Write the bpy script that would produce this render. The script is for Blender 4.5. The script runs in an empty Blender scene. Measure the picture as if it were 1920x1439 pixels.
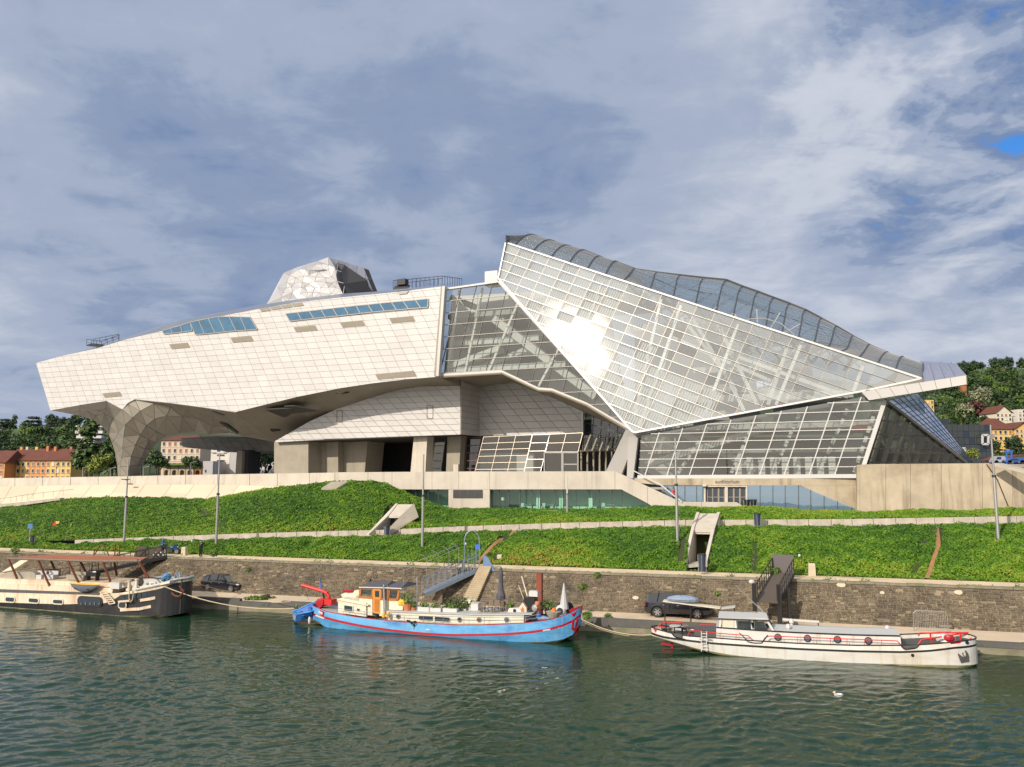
import bpy, math, random
import numpy as np
from mathutils import Vector, Matrix, geometry
random.seed(7); rng = np.random.default_rng(7)
S = bpy.context.scene
C = S.collection

# ---------------------------------------------------------------- camera
CAM = Vector((0.0, 0.0, 14.0))
PITCH = math.atan(175.5/1500.0)
cd = bpy.data.cameras.new('camera'); cam = bpy.data.objects.new('camera', cd); C.objects.link(cam)
cd.sensor_width = 36.0; cd.lens = 36.0*1500/1920; cd.clip_start = 0.5; cd.clip_end = 8000
cam.location = CAM; cam.rotation_euler = (math.pi/2+PITCH, 0, 0)
S.camera = cam

# ---------------------------------------------------------------- sun, sky, exposure
SAZ, SEL = math.radians(40), math.radians(28)
SUN = Vector((-math.sin(SAZ)*math.cos(SEL), -math.cos(SAZ)*math.cos(SEL), math.sin(SEL)))
sl = bpy.data.lights.new('sun', 'SUN'); sl.energy = 4.2; sl.angle = math.radians(0.6); sl.color = (1.0, 0.905, 0.79)
so = bpy.data.objects.new('sun', sl); C.objects.link(so)
so.rotation_euler = SUN.to_track_quat('Z', 'Y').to_euler()
S.view_settings.view_transform = 'Standard'; S.view_settings.look = 'None'
S.view_settings.gamma = 1; S.view_settings.use_curve_mapping = False; S.view_settings.exposure = 0.0
S.render.engine = 'CYCLES'
S.cycles.transparent_max_bounces = 24; S.cycles.max_bounces = 8

W = bpy.data.worlds.new('World'); S.world = W; W.use_nodes = True
def build_world():
    nt = W.node_tree; N = nt.nodes; L = nt.links; N.clear()
    def nd(t, **k):
        n = N.new(t)
        for a, b in k.items(): setattr(n, a, b)
        return n
    def mth(op, a, b=None, c=None):
        n = nd('ShaderNodeMath', operation=op)
        for i, x in enumerate((a, b, c)):
            if x is None: continue
            if isinstance(x, (int, float)): n.inputs[i].default_value = x
            else: L.new(x, n.inputs[i])
        return n.outputs[0]
    out = nd('ShaderNodeOutputWorld')
    sky = nd('ShaderNodeTexSky', sky_type='NISHITA', sun_disc=False, sun_elevation=SEL, sun_rotation=math.radians(220))
    sky.air_density = 1.2; sky.dust_density = 1.0; sky.ozone_density = 2.0
    b1 = nd('ShaderNodeBackground'); b1.inputs[1].default_value = 0.11
    tn = nd('ShaderNodeVectorMath', operation='MULTIPLY'); tn.inputs[1].default_value = (0.34, 0.78, 1.35); L.new(sky.outputs[0], tn.inputs[0]); L.new(tn.outputs[0], b1.inputs[0])
    tc = nd('ShaderNodeTexCoord'); sep = nd('ShaderNodeSeparateXYZ'); L.new(tc.outputs['Generated'], sep.inputs[0])
    X, Y, Z = sep.outputs
    zz = mth('ADD', mth('MAXIMUM', Z, 0.0), 0.22)
    cmb = nd('ShaderNodeCombineXYZ'); L.new(mth('DIVIDE', X, zz), cmb.inputs[0]); L.new(mth('DIVIDE', Y, zz), cmb.inputs[1])
    def noise(scale, detail, rough, dist, loc, sc=(1, 1, 1), rot=0):
        mp = nd('ShaderNodeMapping'); mp.inputs['Location'].default_value = loc; mp.inputs['Scale'].default_value = sc
        mp.inputs['Rotation'].default_value = (0, 0, rot)
        L.new(cmb.outputs[0], mp.inputs[0])
        n = nd('ShaderNodeTexNoise'); n.inputs['Scale'].default_value = scale; n.inputs['Detail'].default_value = detail
        n.inputs['Roughness'].default_value = rough; n.inputs['Distortion'].default_value = dist
        L.new(mp.outputs[0], n.inputs['Vector']); return n.outputs[0]
    def rng_(v, a, b, c=0, d=1):
        n = nd('ShaderNodeMapRange', interpolation_type='SMOOTHSTEP'); n.inputs[1].default_value = a; n.inputs[2].default_value = b
        n.inputs[3].default_value = c; n.inputs[4].default_value = d; L.new(v, n.inputs[0]); return n.outputs[0]
    def blob(px, py, r0, r1):
        d = ray(px, py).normalized()
        dp = nd('ShaderNodeVectorMath', operation='DOT_PRODUCT'); dp.inputs[1].default_value = d
        L.new(tc.outputs['Generated'], dp.inputs[0])
        return rng_(dp.outputs['Value'], math.cos(math.radians(r1)), math.cos(math.radians(r0)))
    big = noise(0.75, 5, 0.5, 0.4, (3.1, 7.2, 0), (1, .7, 1), .5)
    mid = noise(2.9, 10, 0.56, 0.25, (1.7, 0.3, 0), (1, .8, 1), .9)
    wis = noise(6.0, 10, 0.62, 0.5, (5.7, 2.3, 0), (.7, 1.1, 1), .4)
    v = mth('ADD', mth('MULTIPLY', big, 0.34), mth('ADD', mth('MULTIPLY', mid, 0.42), mth('MULTIPLY', wis, 0.24)))
    # a brighter bank of cloud to the right, thin darker veils left of the middle, a blue gap at the top right
    v2 = mth('ADD', v, mth('MULTIPLY', blob(1560, 330, 2, 22), 0.075))
    v2 = mth('SUBTRACT', v2, mth('MULTIPLY', blob(1840, 150, 1, 15), mth('MULTIPLY', rng_(mth('ADD', mid, mth('MULTIPLY', wis, .35)), .50, .80, 1, 0), 0.37)))
    v2 = mth('SUBTRACT', v2, mth('MULTIPLY', blob(1000, 330, 2, 12), 0.03))
    v2 = mth('SUBTRACT', v2, mth('MULTIPLY', blob(380, 470, 3, 14), 0.05))
    v2 = mth('ADD', v2, mth('MULTIPLY', blob(150, 330, 3, 14), 0.04))
    cov = rng_(v2, 0.23, 0.35)
    ramp = nd('ShaderNodeValToRGB'); cr = ramp.color_ramp; cr.interpolation = 'EASE'
    cr.elements[0].position = 0.34; cr.elements[0].color = (0.19, 0.27, 0.455, 1)
    cr.elements[1].position = 0.68; cr.elements[1].color = (0.60, 0.64, 0.73, 1)
    e = cr.elements.new(0.42); e.color = (0.265, 0.34, 0.50, 1)
    e = cr.elements.new(0.50); e.color = (0.375, 0.44, 0.58, 1)
    L.new(v2, ramp.inputs[0])
    # cloud brightens towards the sun behind the camera
    sd = nd('ShaderNodeVectorMath', operation='DOT_PRODUCT'); sd.inputs[1].default_value = SUN; L.new(tc.outputs['Generated'], sd.inputs[0])
    glow = mth('ADD', 1.0, rng_(sd.outputs['Value'], 0.3, 1.0, 0, 1.6))
    wm = nd('ShaderNodeMix', data_type='RGBA'); wm.inputs[7].default_value = (0.60, 0.56, 0.50, 1); L.new(rng_(sd.outputs['Value'], 0.2, 0.95, 0, .8), wm.inputs[0]); L.new(ramp.outputs[0], wm.inputs[6])
    b2 = nd('ShaderNodeBackground'); L.new(wm.outputs[2], b2.inputs[0]); L.new(glow, b2.inputs[1])
    mx = nd('ShaderNodeMixShader'); L.new(cov, mx.inputs[0]); L.new(b1.outputs[0], mx.inputs[1]); L.new(b2.outputs[0], mx.inputs[2])
    L.new(mx.outputs[0], out.inputs[0])

# ---------------------------------------------------------------- geometry of the place: points found along sight lines on real planes
FW = Vector((0, math.cos(PITCH), math.sin(PITCH))); UP = Vector((0, -math.sin(PITCH), math.cos(PITCH)))
def ray(px, py): return FW + Vector((1, 0, 0))*((px-960)/1500) + UP*(-(py-719.5)/1500)
def hit(px, py, P, Nn):
    r = ray(px, py); return CAM + r*((P-CAM).dot(Nn)/r.dot(Nn))
def proj(p):
    q = Vector(p)-CAM; f = q.dot(FW)
    return 960+1500*q.x/f, 719.5-1500*q.dot(UP)/f
AB = math.radians(17.4); BD = Vector((math.cos(AB), -math.sin(AB), 0)); BN = Vector((math.sin(AB), math.cos(AB), 0))
AF = math.radians(22.0); FD = Vector((math.cos(AF), -math.sin(AF), 0)); FN = Vector((math.sin(AF), math.cos(AF), 0))
FP0 = Vector((-11, 125, 0)); Z3 = Vector((0, 0, 1))
def bt(px, py, t): return hit(px, py, BN*t, BN)
def fp(px, py, w): return hit(px, py, FP0+FN*w, FN)
def gz(px, py, z): return hit(px, py, Vector((0, 0, z)), Z3)
def Bk(s, t, z): return BD*s + BN*t + Z3*z
def lerp(a, b, k): return a+(b-a)*k
def interp(x, pts):
    if x <= pts[0][0]:
        (a, b), (c, d) = pts[0], pts[1]
    elif x >= pts[-1][0]:
        (a, b), (c, d) = pts[-2], pts[-1]
    else:
        for (a, b), (c, d) in zip(pts, pts[1:]):
            if a <= x <= c: break
    return b+(d-b)*(x-a)/(c-a)
def interp_c(x, pts): return interp(min(max(x, pts[0][0]), pts[-1][0]), pts)

build_world()

# ---------------------------------------------------------------- objects
def tag(o, label=None, cat=None, group=None, kind=None):
    if label: o['label'] = label
    if cat: o['category'] = cat
    if group: o['group'] = group
    if kind: o['kind'] = kind
    return o
def wmat(o):
    return Matrix.LocRotScale(o.location, o.rotation_euler, o.scale)
def thing(name, label, cat, loc=(0, 0, 0), rz=0, group=None):
    o = bpy.data.objects.new(name, None); C.objects.link(o); o.empty_display_size = .3
    o.location = loc; o.rotation_euler = (0, 0, rz)
    return tag(o, label, cat, group)
class MB:
    def __init__(s): s.v = []; s.f = []
    def add(s, vs, fs):
        n = len(s.v); s.v += [tuple(p) for p in vs]; s.f += [tuple(i+n for i in f) for f in fs]; return s
    def poly(s, pts): return s.add(pts, [tuple(range(len(pts)))])
    def prism(s, pts, vec):
        n = len(pts); vec = Vector(vec); a = [Vector(p) for p in pts]; b = [p+vec for p in a]
        nrm = Vector((0, 0, 0))
        for i in range(n): nrm += a[i].cross(a[(i+1) % n])
        if nrm.dot(vec) > 0: a.reverse(); b.reverse()
        fs = [tuple(range(n)), tuple(reversed(range(n, 2*n)))]
        fs += [((i+1) % n, i, n+i, n+(i+1) % n) for i in range(n)]
        return s.add(a+b, fs)
    def box(s, c, size, ax=None):
        c = Vector(c); X, Y, Z = ax if ax else (Vector((1, 0, 0)), Vector((0, 1, 0)), Z3)
        a, b, d = size[0]/2, size[1]/2, size[2]/2
        vs = [c+X*i*a+Y*j*b+Z*k*d for k in (-1, 1) for j in (-1, 1) for i in (-1, 1)]
        return s.add(vs, [(0, 2, 3, 1), (4, 5, 7, 6), (0, 1, 5, 4), (2, 6, 7, 3), (0, 4, 6, 2), (1, 3, 7, 5)])
    def bar(s, a, b, w, h=None, up=Z3):
        a = Vector(a); b = Vector(b); d = b-a; L = d.length
        if L < 1e-6: return s
        d /= L; side = d.cross(Vector(up))
        if side.length < 1e-3: side = d.cross(Vector((0, 1, 0)))
        side.normalize(); u = side.cross(d)
        return s.box((a+b)/2, (L, w, h or w), (d, side, u))
    def tube(s, a, b, r, n=7, r2=None, cap=True):
        a = Vector(a); b = Vector(b); d = b-a
        if d.length < 1e-6: return s
        d.normalize(); r2 = r if r2 is None else r2
        sd = d.cross(Z3)
        if sd.length < 1e-3: sd = d.cross(Vector((0, 1, 0)))
        sd.normalize(); u = sd.cross(d)
        vs = []
        for (p, rr) in ((a, r), (b, r2)):
            for i in range(n):
                t = 2*math.pi*i/n; vs.append(p+sd*math.cos(t)*rr+u*math.sin(t)*rr)
        fs = [(i, n+i, n+(i+1) % n, (i+1) % n) for i in range(n)]
        if cap: fs += [tuple(range(n)), tuple(reversed(range(n, 2*n)))]
        return s.add(vs, fs)
    def path(s, pts, r, n=6):
        for a, b in zip(pts, pts[1:]): s.tube(a, b, r, n)
        return s
    def lathe(s, c, prof, n=12, ax=Z3):
        c = Vector(c); ax = Vector(ax).normalized(); sd = ax.orthogonal().normalized(); u = ax.cross(sd); vs = []
        for r, z in prof:
            for i in range(n):
                t = 2*math.pi*i/n; vs.append(c+ax*z+sd*math.cos(t)*r+u*math.sin(t)*r)
        m = len(prof)
        fs = [(j*n+i, j*n+(i+1) % n, (j+1)*n+(i+1) % n, (j+1)*n+i) for j in range(m-1) for i in range(n)]
        fs += [tuple(reversed(range(n))), tuple(range((m-1)*n, m*n))]
        return s.add(vs, fs)
    def blob(s, c, r, n=8, jit=0.0, ax=None):
        if isinstance(r, (int, float)): r = (r, r, r)
        c = Vector(c); X, Y, Z = ax if ax else (Vector((1, 0, 0)), Vector((0, 1, 0)), Z3); m = n//2+1; vs = []
        for j in range(m+1):
            ph = math.pi*j/m
            for i in range(n):
                t = 2*math.pi*i/n; k = 1+random.uniform(-jit, jit)
                vs.append(c+X*(r[0]*k*math.sin(ph)*math.cos(t))+Y*(r[1]*k*math.sin(ph)*math.sin(t))-Z*(r[2]*k*math.cos(ph)))
        fs = [(j*n+i, j*n+(i+1) % n, (j+1)*n+(i+1) % n, (j+1)*n+i) for j in range(m) for i in range(n)]
        return s.add(vs, fs)
    def leaves(s, c, r, num, size, flat=.6, up=.5):
        for _ in range(num):
            d = Vector((random.gauss(0, 1), random.gauss(0, 1), random.gauss(0, 1))).normalized()
            rr = random.random()**.4
            p = Vector(c)+Vector((d.x*r[0]*rr, d.y*r[1]*rr, d.z*r[2]*rr))
            n = (d+Vector((0, 0, up))+Vector((random.gauss(0, .5), random.gauss(0, .5), random.gauss(0, .5)))).normalized()
            a = n.orthogonal().normalized(); a.rotate(Matrix.Rotation(random.random()*6.28, 3, n)); b = n.cross(a)
            k = size*random.uniform(.6, 1.4)
            s.add([p-a*k, p+b*k*flat, p+a*k, p-b*k*flat], [(0, 1, 2, 3)])
        return s
    def build(s, name, mat, parent=None, world=False, kind=None, smooth=False, vary=False, label=None):
        me = bpy.data.meshes.new(name); me.from_pydata(s.v, [], s.f)
        o = finish(name, me, mat, parent, world, kind, smooth, label)
        if vary: vattr(me)
        return o
def vattr(me):
    at = me.attributes.new('v', 'FLOAT', 'FACE'); at.data.foreach_set('value', rng.random(len(me.polygons)).astype(np.float32))
def finish(name, me, mat, parent, world=False, kind=None, smooth=False, label=None):
    if mat:
        for m in (mat if isinstance(mat, (list, tuple)) else [mat]): me.materials.append(m)
    if smooth: me.polygons.foreach_set('use_smooth', [True]*len(me.polygons))
    me.update()
    o = bpy.data.objects.new(name, me); C.objects.link(o)
    if parent:
        o.parent = parent
        if world and parent.parent is None: o.matrix_parent_inverse = wmat(parent).inverted()
    if kind: o['kind'] = kind
    if label: o['label'] = label
    return o
def copy_tree(o, parent=None):
    c = o.copy(); C.objects.link(c); c.parent = parent
    if parent: c.matrix_parent_inverse = o.matrix_parent_inverse.copy()
    for ch in o.children: copy_tree(ch, c)
    return c
def pieces(name, lst, mat, parent, limit=300, world=True, label=None, plural=None):
    """lst: list of MB; the largest in view become objects of their own, the rest one joined part"""
    def size(m):
        c = sum((Vector(v) for v in m.v), Vector())/len(m.v); dd = (c-CAM).length
        p = [proj(v) for v in m.v] if world else [(v[0]*20, v[2]*20) for v in m.v]
        xs = [q[0] for q in p]; ys = [q[1] for q in p]
        return (max(xs)-min(xs))*(max(ys)-min(ys))
    lst = sorted(lst, key=size, reverse=True)
    for m in lst[:limit]:
        o = m.build(name, mat, parent, world)
        vs = o.data.attributes.new('v', 'FLOAT', 'FACE'); vs.data.foreach_set('value', [random.random()]*len(o.data.polygons))
    if len(lst) > limit:
        J = MB(); vals = []
        for m in lst[limit:]: J.add(m.v, m.f); vals += [random.random()]*len(m.f)
        o = J.build(plural or name+'s', mat, parent, world, kind='stuff')
        at = o.data.attributes.new('v', 'FLOAT', 'FACE'); at.data.foreach_set('value', vals)

# ---------------------------------------------------------------- materials
def nodes(name):
    m = bpy.data.materials.new(name); m.use_nodes = True; nt = m.node_tree; p = nt.nodes['Principled BSDF']; return m, nt, p
def M(name, col, rough=.6, metal=0., var=0., scale=1., pv=0., bump=0., bscale=4., streak=0., sscale=.8, dirt=None, dirts=.5, spec=.5, coat=0., stretch=None, emit=0, streakc=None):
    m, nt, p = nodes(name); N = nt.nodes; L = nt.links
    p.inputs['Roughness'].default_value = rough; p.inputs['Metallic'].default_value = metal
    p.inputs['Specular IOR Level'].default_value = spec; p.inputs['Coat Weight'].default_value = coat
    p.inputs['Coat Roughness'].default_value = .05
    tc = N.new('ShaderNodeTexCoord')
    def noise(sc, det=5, st=None):
        n = N.new('ShaderNodeTexNoise'); n.inputs['Scale'].default_value = sc; n.inputs['Detail'].default_value = det; n.inputs['Roughness'].default_value = .6
        src = tc.outputs['Object']
        if st:
            mp = N.new('ShaderNodeMapping'); mp.inputs['Scale'].default_value = st; L.new(src, mp.inputs[0]); src = mp.outputs[0]
        L.new(src, n.inputs['Vector']); return n.outputs[0]
    def rmp(s, a, b, c, d):
        n = N.new('ShaderNodeMapRange'); 
        for i, x in enumerate((a, b, c, d)): n.inputs[i+1].default_value = x
        L.new(s, n.inputs[0]); return n.outputs[0]
    def mul(c, f):
        n = N.new('ShaderNodeVectorMath'); n.operation = 'SCALE'; L.new(c, n.inputs[0]); L.new(f, n.inputs['Scale']); return n.outputs[0]
    rgb = N.new('ShaderNodeRGB'); rgb.outputs[0].default_value = (*col, 1); c = rgb.outputs[0]
    if dirt:
        mx = N.new('ShaderNodeMix'); mx.data_type = 'RGBA'; mx.inputs[7].default_value = (*dirt, 1)
        L.new(rmp(noise(scale*.6, 8, stretch), .5, .72, 0, dirts), mx.inputs[0]); L.new(c, mx.inputs[6]); c = mx.outputs[2]
    if var: c = mul(c, rmp(noise(scale, 6, stretch), .25, .75, 1-var, 1+var))
    if streak:
        mx = N.new('ShaderNodeMix'); mx.data_type = 'RGBA'; mx.inputs[7].default_value = (*(streakc or tuple(x*.35 for x in col)), 1)
        L.new(rmp(noise(sscale, 7, (1, 1, .09)), .52, .75, 0, streak), mx.inputs[0]); L.new(c, mx.inputs[6]); c = mx.outputs[2]
    if pv:
        at = N.new('ShaderNodeAttribute'); at.attribute_name = 'v'; c = mul(c, rmp(at.outputs['Fac'], 0, 1, 1-pv, 1+pv))
    L.new(c, p.inputs['Base Color'])
    if bump:
        b = N.new('ShaderNodeBump'); b.inputs['Strength'].default_value = bump; b.inputs['Distance'].default_value = .1
        L.new(noise(bscale, 6, stretch), b.inputs['Height']); L.new(b.outputs[0], p.inputs['Normal'])
    if emit:
        L.new(c, p.inputs['Emission Color']); p.inputs['Emission Strength'].default_value = emit
    return m
def glass(name, tint, refl=.1, rough=.03, gcol=(1, 1, 1), opaque=0., ocol=(.1, .1, .1), pv=0.):
    """clear pane: transparent body, Fresnel reflection, optional body colour (frit, dirt, painted sky reflection)"""
    m = bpy.data.materials.new(name); m.use_nodes = True; nt = m.node_tree; N = nt.nodes; L = nt.links; N.clear()
    out = N.new('ShaderNodeOutputMaterial'); tr = N.new('ShaderNodeBsdfTransparent'); tr.inputs[0].default_value = (*tint, 1)
    gl = N.new('ShaderNodeBsdfGlossy'); gl.inputs[0].default_value = (*gcol, 1); gl.inputs['Roughness'].default_value = rough
    body = tr.outputs[0]
    if opaque:
        df = N.new('ShaderNodeBsdfDiffuse'); df.inputs[0].default_value = (*ocol, 1)
        mx = N.new('ShaderNodeMixShader'); mx.inputs[0].default_value = opaque
        if pv:
            at = N.new('ShaderNodeAttribute'); at.attribute_name = 'v'; r = N.new('ShaderNodeMapRange')
            r.inputs[3].default_value = opaque*(1-pv); r.inputs[4].default_value = min(1, opaque*(1+pv)); L.new(at.outputs['Fac'], r.inputs[0]); L.new(r.outputs[0], mx.inputs[0])
        L.new(body, mx.inputs[1]); L.new(df.outputs[0], mx.inputs[2]); body = mx.outputs[0]
    ge = N.new('ShaderNodeNewGeometry'); dp = N.new('ShaderNodeVectorMath'); dp.operation = 'DOT_PRODUCT'; L.new(ge.outputs['Normal'], dp.inputs[0]); L.new(ge.outputs['Incoming'], dp.inputs[1])
    def mt(op, a, b=None):
        n = N.new('ShaderNodeMath'); n.operation = op
        for i, x in enumerate((a, b)):
            if x is None: continue
            if isinstance(x, (int, float)): n.inputs[i].default_value = x
            else: L.new(x, n.inputs[i])
        return n.outputs[0]
    fr_ = mt('MULTIPLY', mt('POWER', mt('SUBTRACT', 1.0, mt('ABSOLUTE', dp.outputs['Value'])), 5.0), .9)
    ad = N.new('ShaderNodeMath'); ad.operation = 'ADD'; ad.use_clamp = True; ad.inputs[1].default_value = refl+.045; L.new(fr_, ad.inputs[0])
    m2 = N.new('ShaderNodeMixShader'); L.new(ad.outputs[0], m2.inputs[0]); L.new(body, m2.inputs[1]); L.new(gl.outputs[0], m2.inputs[2])
    L.new(m2.outputs[0], out.inputs[0]); return m
MT = dict(
 clad=M('white_cladding', (.53, .508, .48), .38, 0, .06, .3, pv=.05, bump=.02, bscale=.8),
 joint=M('joint_backing', (.30, .24, .18), .9),
 vent=M('bronze_grille', (.30, .26, .20), .6, 0, .15, 3, pv=.12),
 facet=M('brushed_steel', (.36, .325, .265), .42, .45, .08, .5, pv=.16, bump=.03, bscale=1.2),
 facetgap=M('facet_joint', (.10, .09, .08), .8),
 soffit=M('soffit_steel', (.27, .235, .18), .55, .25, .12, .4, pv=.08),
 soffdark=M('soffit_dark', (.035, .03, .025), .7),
 roofsil=M('roof_steel', (.42, .44, .47), .35, .8, .1, .3, pv=.1),
 tower=M('tower_steel', (.47, .455, .44), .42, .35, .06, .4, pv=.14),
 towerdk=M('tower_steel_mesh', (.50, .50, .55), .5, .0, .1, .5, pv=.18),
 white=M('white_steel', (.54, .52, .49), .35),
 offw=M('interior_white', (.44, .44, .425), .7),
 intgrey=M('interior_grey', (.30, .30, .29), .8, var=.1),
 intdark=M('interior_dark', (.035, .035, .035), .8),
 mull=M('mullion_aluminium', (.33, .31, .285), .3, .3),
 mulld=M('mullion_dark', (.09, .09, .09), .4, .3),
 mullb=M('mullion_bronze', (.34, .29, .22), .4, .3),
 conc=M('pale_concrete', (.52, .465, .38), .85, 0, .12, .3, bump=.12, bscale=2.5, streak=.5, sscale=1.1, streakc=(.27, .23, .17), dirt=(.36, .31, .24), dirts=.5),
 concr=M('stained_concrete', (.45, .375, .265), .9, 0, .22, .3, bump=.15, bscale=2, streak=.85, streakc=(.12, .085, .045), dirt=(.25, .20, .13), dirts=.85),
 concsl=M('sloping_concrete', (.56, .465, .335), .85, 0, .08, .12, bump=.08, bscale=2, pv=.07),
 concg=M('grey_concrete', (.31, .275, .21), .88, 0, .14, .5, bump=.15, bscale=3, streak=.35),
 paving=M('paving', (.36, .33, .29), .9, 0, .1, .4),
 road=M('quay_gravel', (.60, .47, .32), .95, 0, .12, .35, bump=.3, bscale=6, dirt=(.36, .30, .22), dirts=.6),
 path=M('sandy_path', (.66, .52, .33), .95, 0, .14, .5, bump=.3, bscale=6, dirt=(.3, .28, .12), dirts=.5),
 kerb=M('kerb_stone', (.10, .095, .085), .9, 0, .2, 1, bump=.3, bscale=5),
 quayst=M('quay_stone', (.22, .19, .14), .9, 0, .3, .8, bump=.5, bscale=4, dirt=(.10, .13, .04), dirts=.8),
 stone=M('wall_stone', (.118, .092, .060), .92, 0, .30, .5, pv=.27, bump=.6, bscale=5, dirt=(.05, .04, .03), dirts=.8),
 mortar=M('wall_mortar', (.24, .19, .12), .95, 0, .25, .5, bump=.3, bscale=6, dirt=(.10, .08, .06), dirts=.9),
 stair=M('stair_stone', (.40, .32, .21), .9, 0, .15, 1, bump=.3, bscale=5),
 patch=M('lime_patch', (.50, .42, .30), .9, 0, .15, 2),
 earth=M('brown_earth', (.28, .15, .06), .95, 0, .2, 1.5),
 soil=M('dark_soil', (.035, .045, .012), .95, 0, .3, .6),
 hill=M('hill_ground', (.03, .05, .015), .95, 0, .3, .05),
 wlow=M('low_wall_stone', (.40, .355, .29), .9, 0, .25, 1.2, bump=.3, bscale=5, streak=.4),
 pole=M('galvanised_pole', (.36, .35, .33), .45, .6, .08, 1),
 black=M('black_paint', (.012, .012, .013), .35),
 iron=M('dark_iron', (.035, .032, .03), .55, .3, .1, 3),
 steelb=M('blue_grey_steel', (.22, .27, .33), .5, .4, .1, 3),
 bluep=M('blue_paint', (.03, .12, .40), .45),
 tyre=M('rubber', (.02, .02, .02), .8),
 chrome=M('alloy', (.65, .65, .66), .25, .9),
 carp=M('black_car_paint', (.010, .010, .016), .18, 0, coat=1.0),
 carg=M('car_glass', (.02, .025, .028), .06, 0, spec=.8),
 hlamp=M('headlamp', (.7, .72, .75), .1, .3),
 tlamp=M('tail_lamp', (.35, .01, .01), .3),
 bwhite=M('barge_white', (.64, .62, .57), .45, 0, .07, .7, dirt=(.45, .30, .13), dirts=.45, stretch=(.5, 1, 1.6), streak=.45, sscale=2.2, streakc=(.36, .24, .12)),
 lwhite=M('weathered_cream', (.68, .58, .43), .55, 0, .10, .8, dirt=(.36, .15, .04), dirts=.62, stretch=(.6, 1, .5), streak=.6, sscale=2.4, streakc=(.34, .16, .06)),
 cream=M('cream_paint', (.66, .60, .46), .45, 0, .07, 1, streak=.3, sscale=3, streakc=(.42, .32, .2)),
 blue=M('barge_blue', (.10, .33, .58), .5, 0, .22, 1.1, dirt=(.02, .15, .40), dirts=.95, stretch=(.6, 1, 1.2), streak=.5, sscale=2.6, streakc=(.22, .36, .44)),
 red=M('barge_red', (.36, .008, .014), .4, 0, .15, 1.5),
 bredr=M('bright_red', (.55, .02, .015), .4, 0, .1, 2),
 hullb=M('hull_black', (.017, .016, .018), .45, 0, .2, 1, dirt=(.05, .045, .035), dirts=.6, streak=.5, sscale=2.5, streakc=(.07, .06, .05)),
 slime=M('waterline_slime', (.30, .27, .14), .7, 0, .4, 1.2, dirt=(.05, .07, .02), dirts=.9, stretch=(.7, 1, 3)),
 wood=M('varnished_wood', (.42, .14, .025), .35, 0, .2, 2, stretch=(4, 4, .6)),
 woodor=M('orange_door_wood', (.60, .24, .03), .35, 0, .15, 2, stretch=(4, 4, .6)),
 timber=M('old_timber', (.17, .13, .095), .8, 0, .25, 3),
 rust=M('rusty_steel', (.13, .04, .018), .7, .2, .3, 3),
 rustroof=M('awning_rust', (.36, .12, .045), .75, 0, .10, .8, dirt=(.22, .08, .04), dirts=.5),
 deck=M('deck_grey', (.42, .42, .40), .7, 0, .1, 1.5),
 deckd=M('deck_dark', (.08, .075, .07), .7, 0, .2, 2),
 bglass=M('dark_window', (.025, .035, .045), .06, 0, spec=.8),
 bglassb=M('blue_window', (.035, .12, .21), .08, 0, spec=.8, var=.35, scale=.5),
 terr=M('terracotta', (.50, .17, .07), .8, 0, .1, 3),
 plant=M('plant_green', (.10, .17, .025), .7, 0, .4, 2),
 ivy=M('bush_green', (.055, .075, .018), .7, 0, .4, 2),
 flower=M('pale_blossom', (.62, .60, .42), .8),
 rope=M('hemp_rope', (.52, .42, .26), .9),
 cloth=M('grey_canvas', (.085, .08, .09), .9, 0, .2, 3),
 tarp=M('blue_grey_tarp', (.20, .25, .33), .6, 0, .15, 1.5),
 canvas=M('cream_canvas', (.62, .56, .42), .8, 0, .15, 2),
 yellow=M('yellow_plastic', (.75, .42, .04), .5),
 orange=M('orange_plastic', (.80, .16, .02), .5),
 grey=M('grey_plastic', (.13, .14, .17), .5),
 skin=M('skin', (.45, .28, .2), .6),
 yel=M('ochre_render', (.66, .43, .13), .85, 0, .06, .3),
 ora=M('orange_render', (.60, .26, .09), .85, 0, .06, .3),
 pink=M('rose_render', (.62, .48, .36), .85, 0, .05, .3),
 tile=M('roof_tile', (.13, .042, .026), .85, 0, .2, .5),
 shut=M('brown_shutter', (.30, .13, .07), .7),
 pale=M('pale_render', (.60, .56, .50), .85, 0, .06, .2),
 lilac=M('grey_render', (.46, .43, .42), .85, 0, .05, .2),
 sill=M('stone_sill', (.60, .55, .45), .8),
 dglass=M('smoked_curtain_wall', (.045, .05, .045), .12, 0, .25, .15, spec=.8),
 bark=M('bark', (.07, .05, .035), .9, 0, .2, 2),
 brick=M('old_brick', (.36, .15, .07), .9, 0, .2, 1),
 redcoat=M('red_jacket', (.65, .01, .01), .7),
 haz=M('pale_slat', (.70, .66, .60), .6),
)
GL = dict(
 crystal=glass('crystal_glass', (.84, .87, .85), .15, .036, (1, .97, .93), .20, (.50, .53, .52), pv=.8),
 side=glass('side_glass', (.86, .90, .87), .05, .03, (1, .92, .8), opaque=.06, ocol=(.5, .55, .55), pv=.6),
 low=glass('lower_glass', (.80, .83, .79), .05, .03, (1, .92, .8), opaque=.05, ocol=(.4, .45, .45), pv=.6),
 dark=glass('dark_glass', (.55, .60, .55), .03, .03, opaque=.10, ocol=(.05, .06, .05), pv=.5),
 roof=glass('roof_glass', (.45, .54, .60), .12, .08, (.8, .9, 1), .40, (.22, .28, .36), pv=.25),
 teal=glass('green_glass', (.72, .95, .86), .0, .02, opaque=.03, ocol=(.03, .14, .12), pv=.4),
 ice=glass('ice_blue_glass', (.62, .80, .88), .12, .03, opaque=.45, ocol=(.36, .60, .82), pv=.4),
 bluet=glass('blue_slope_glass', (.3, .4, .5), .25, .05, opaque=.5, ocol=(.14, .24, .44), pv=.3),  # diffuse blue painted in for the sky reflected off the slope
 boat=glass('boat_window_glass', (.55, .6, .58), .1, .03),
)
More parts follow.
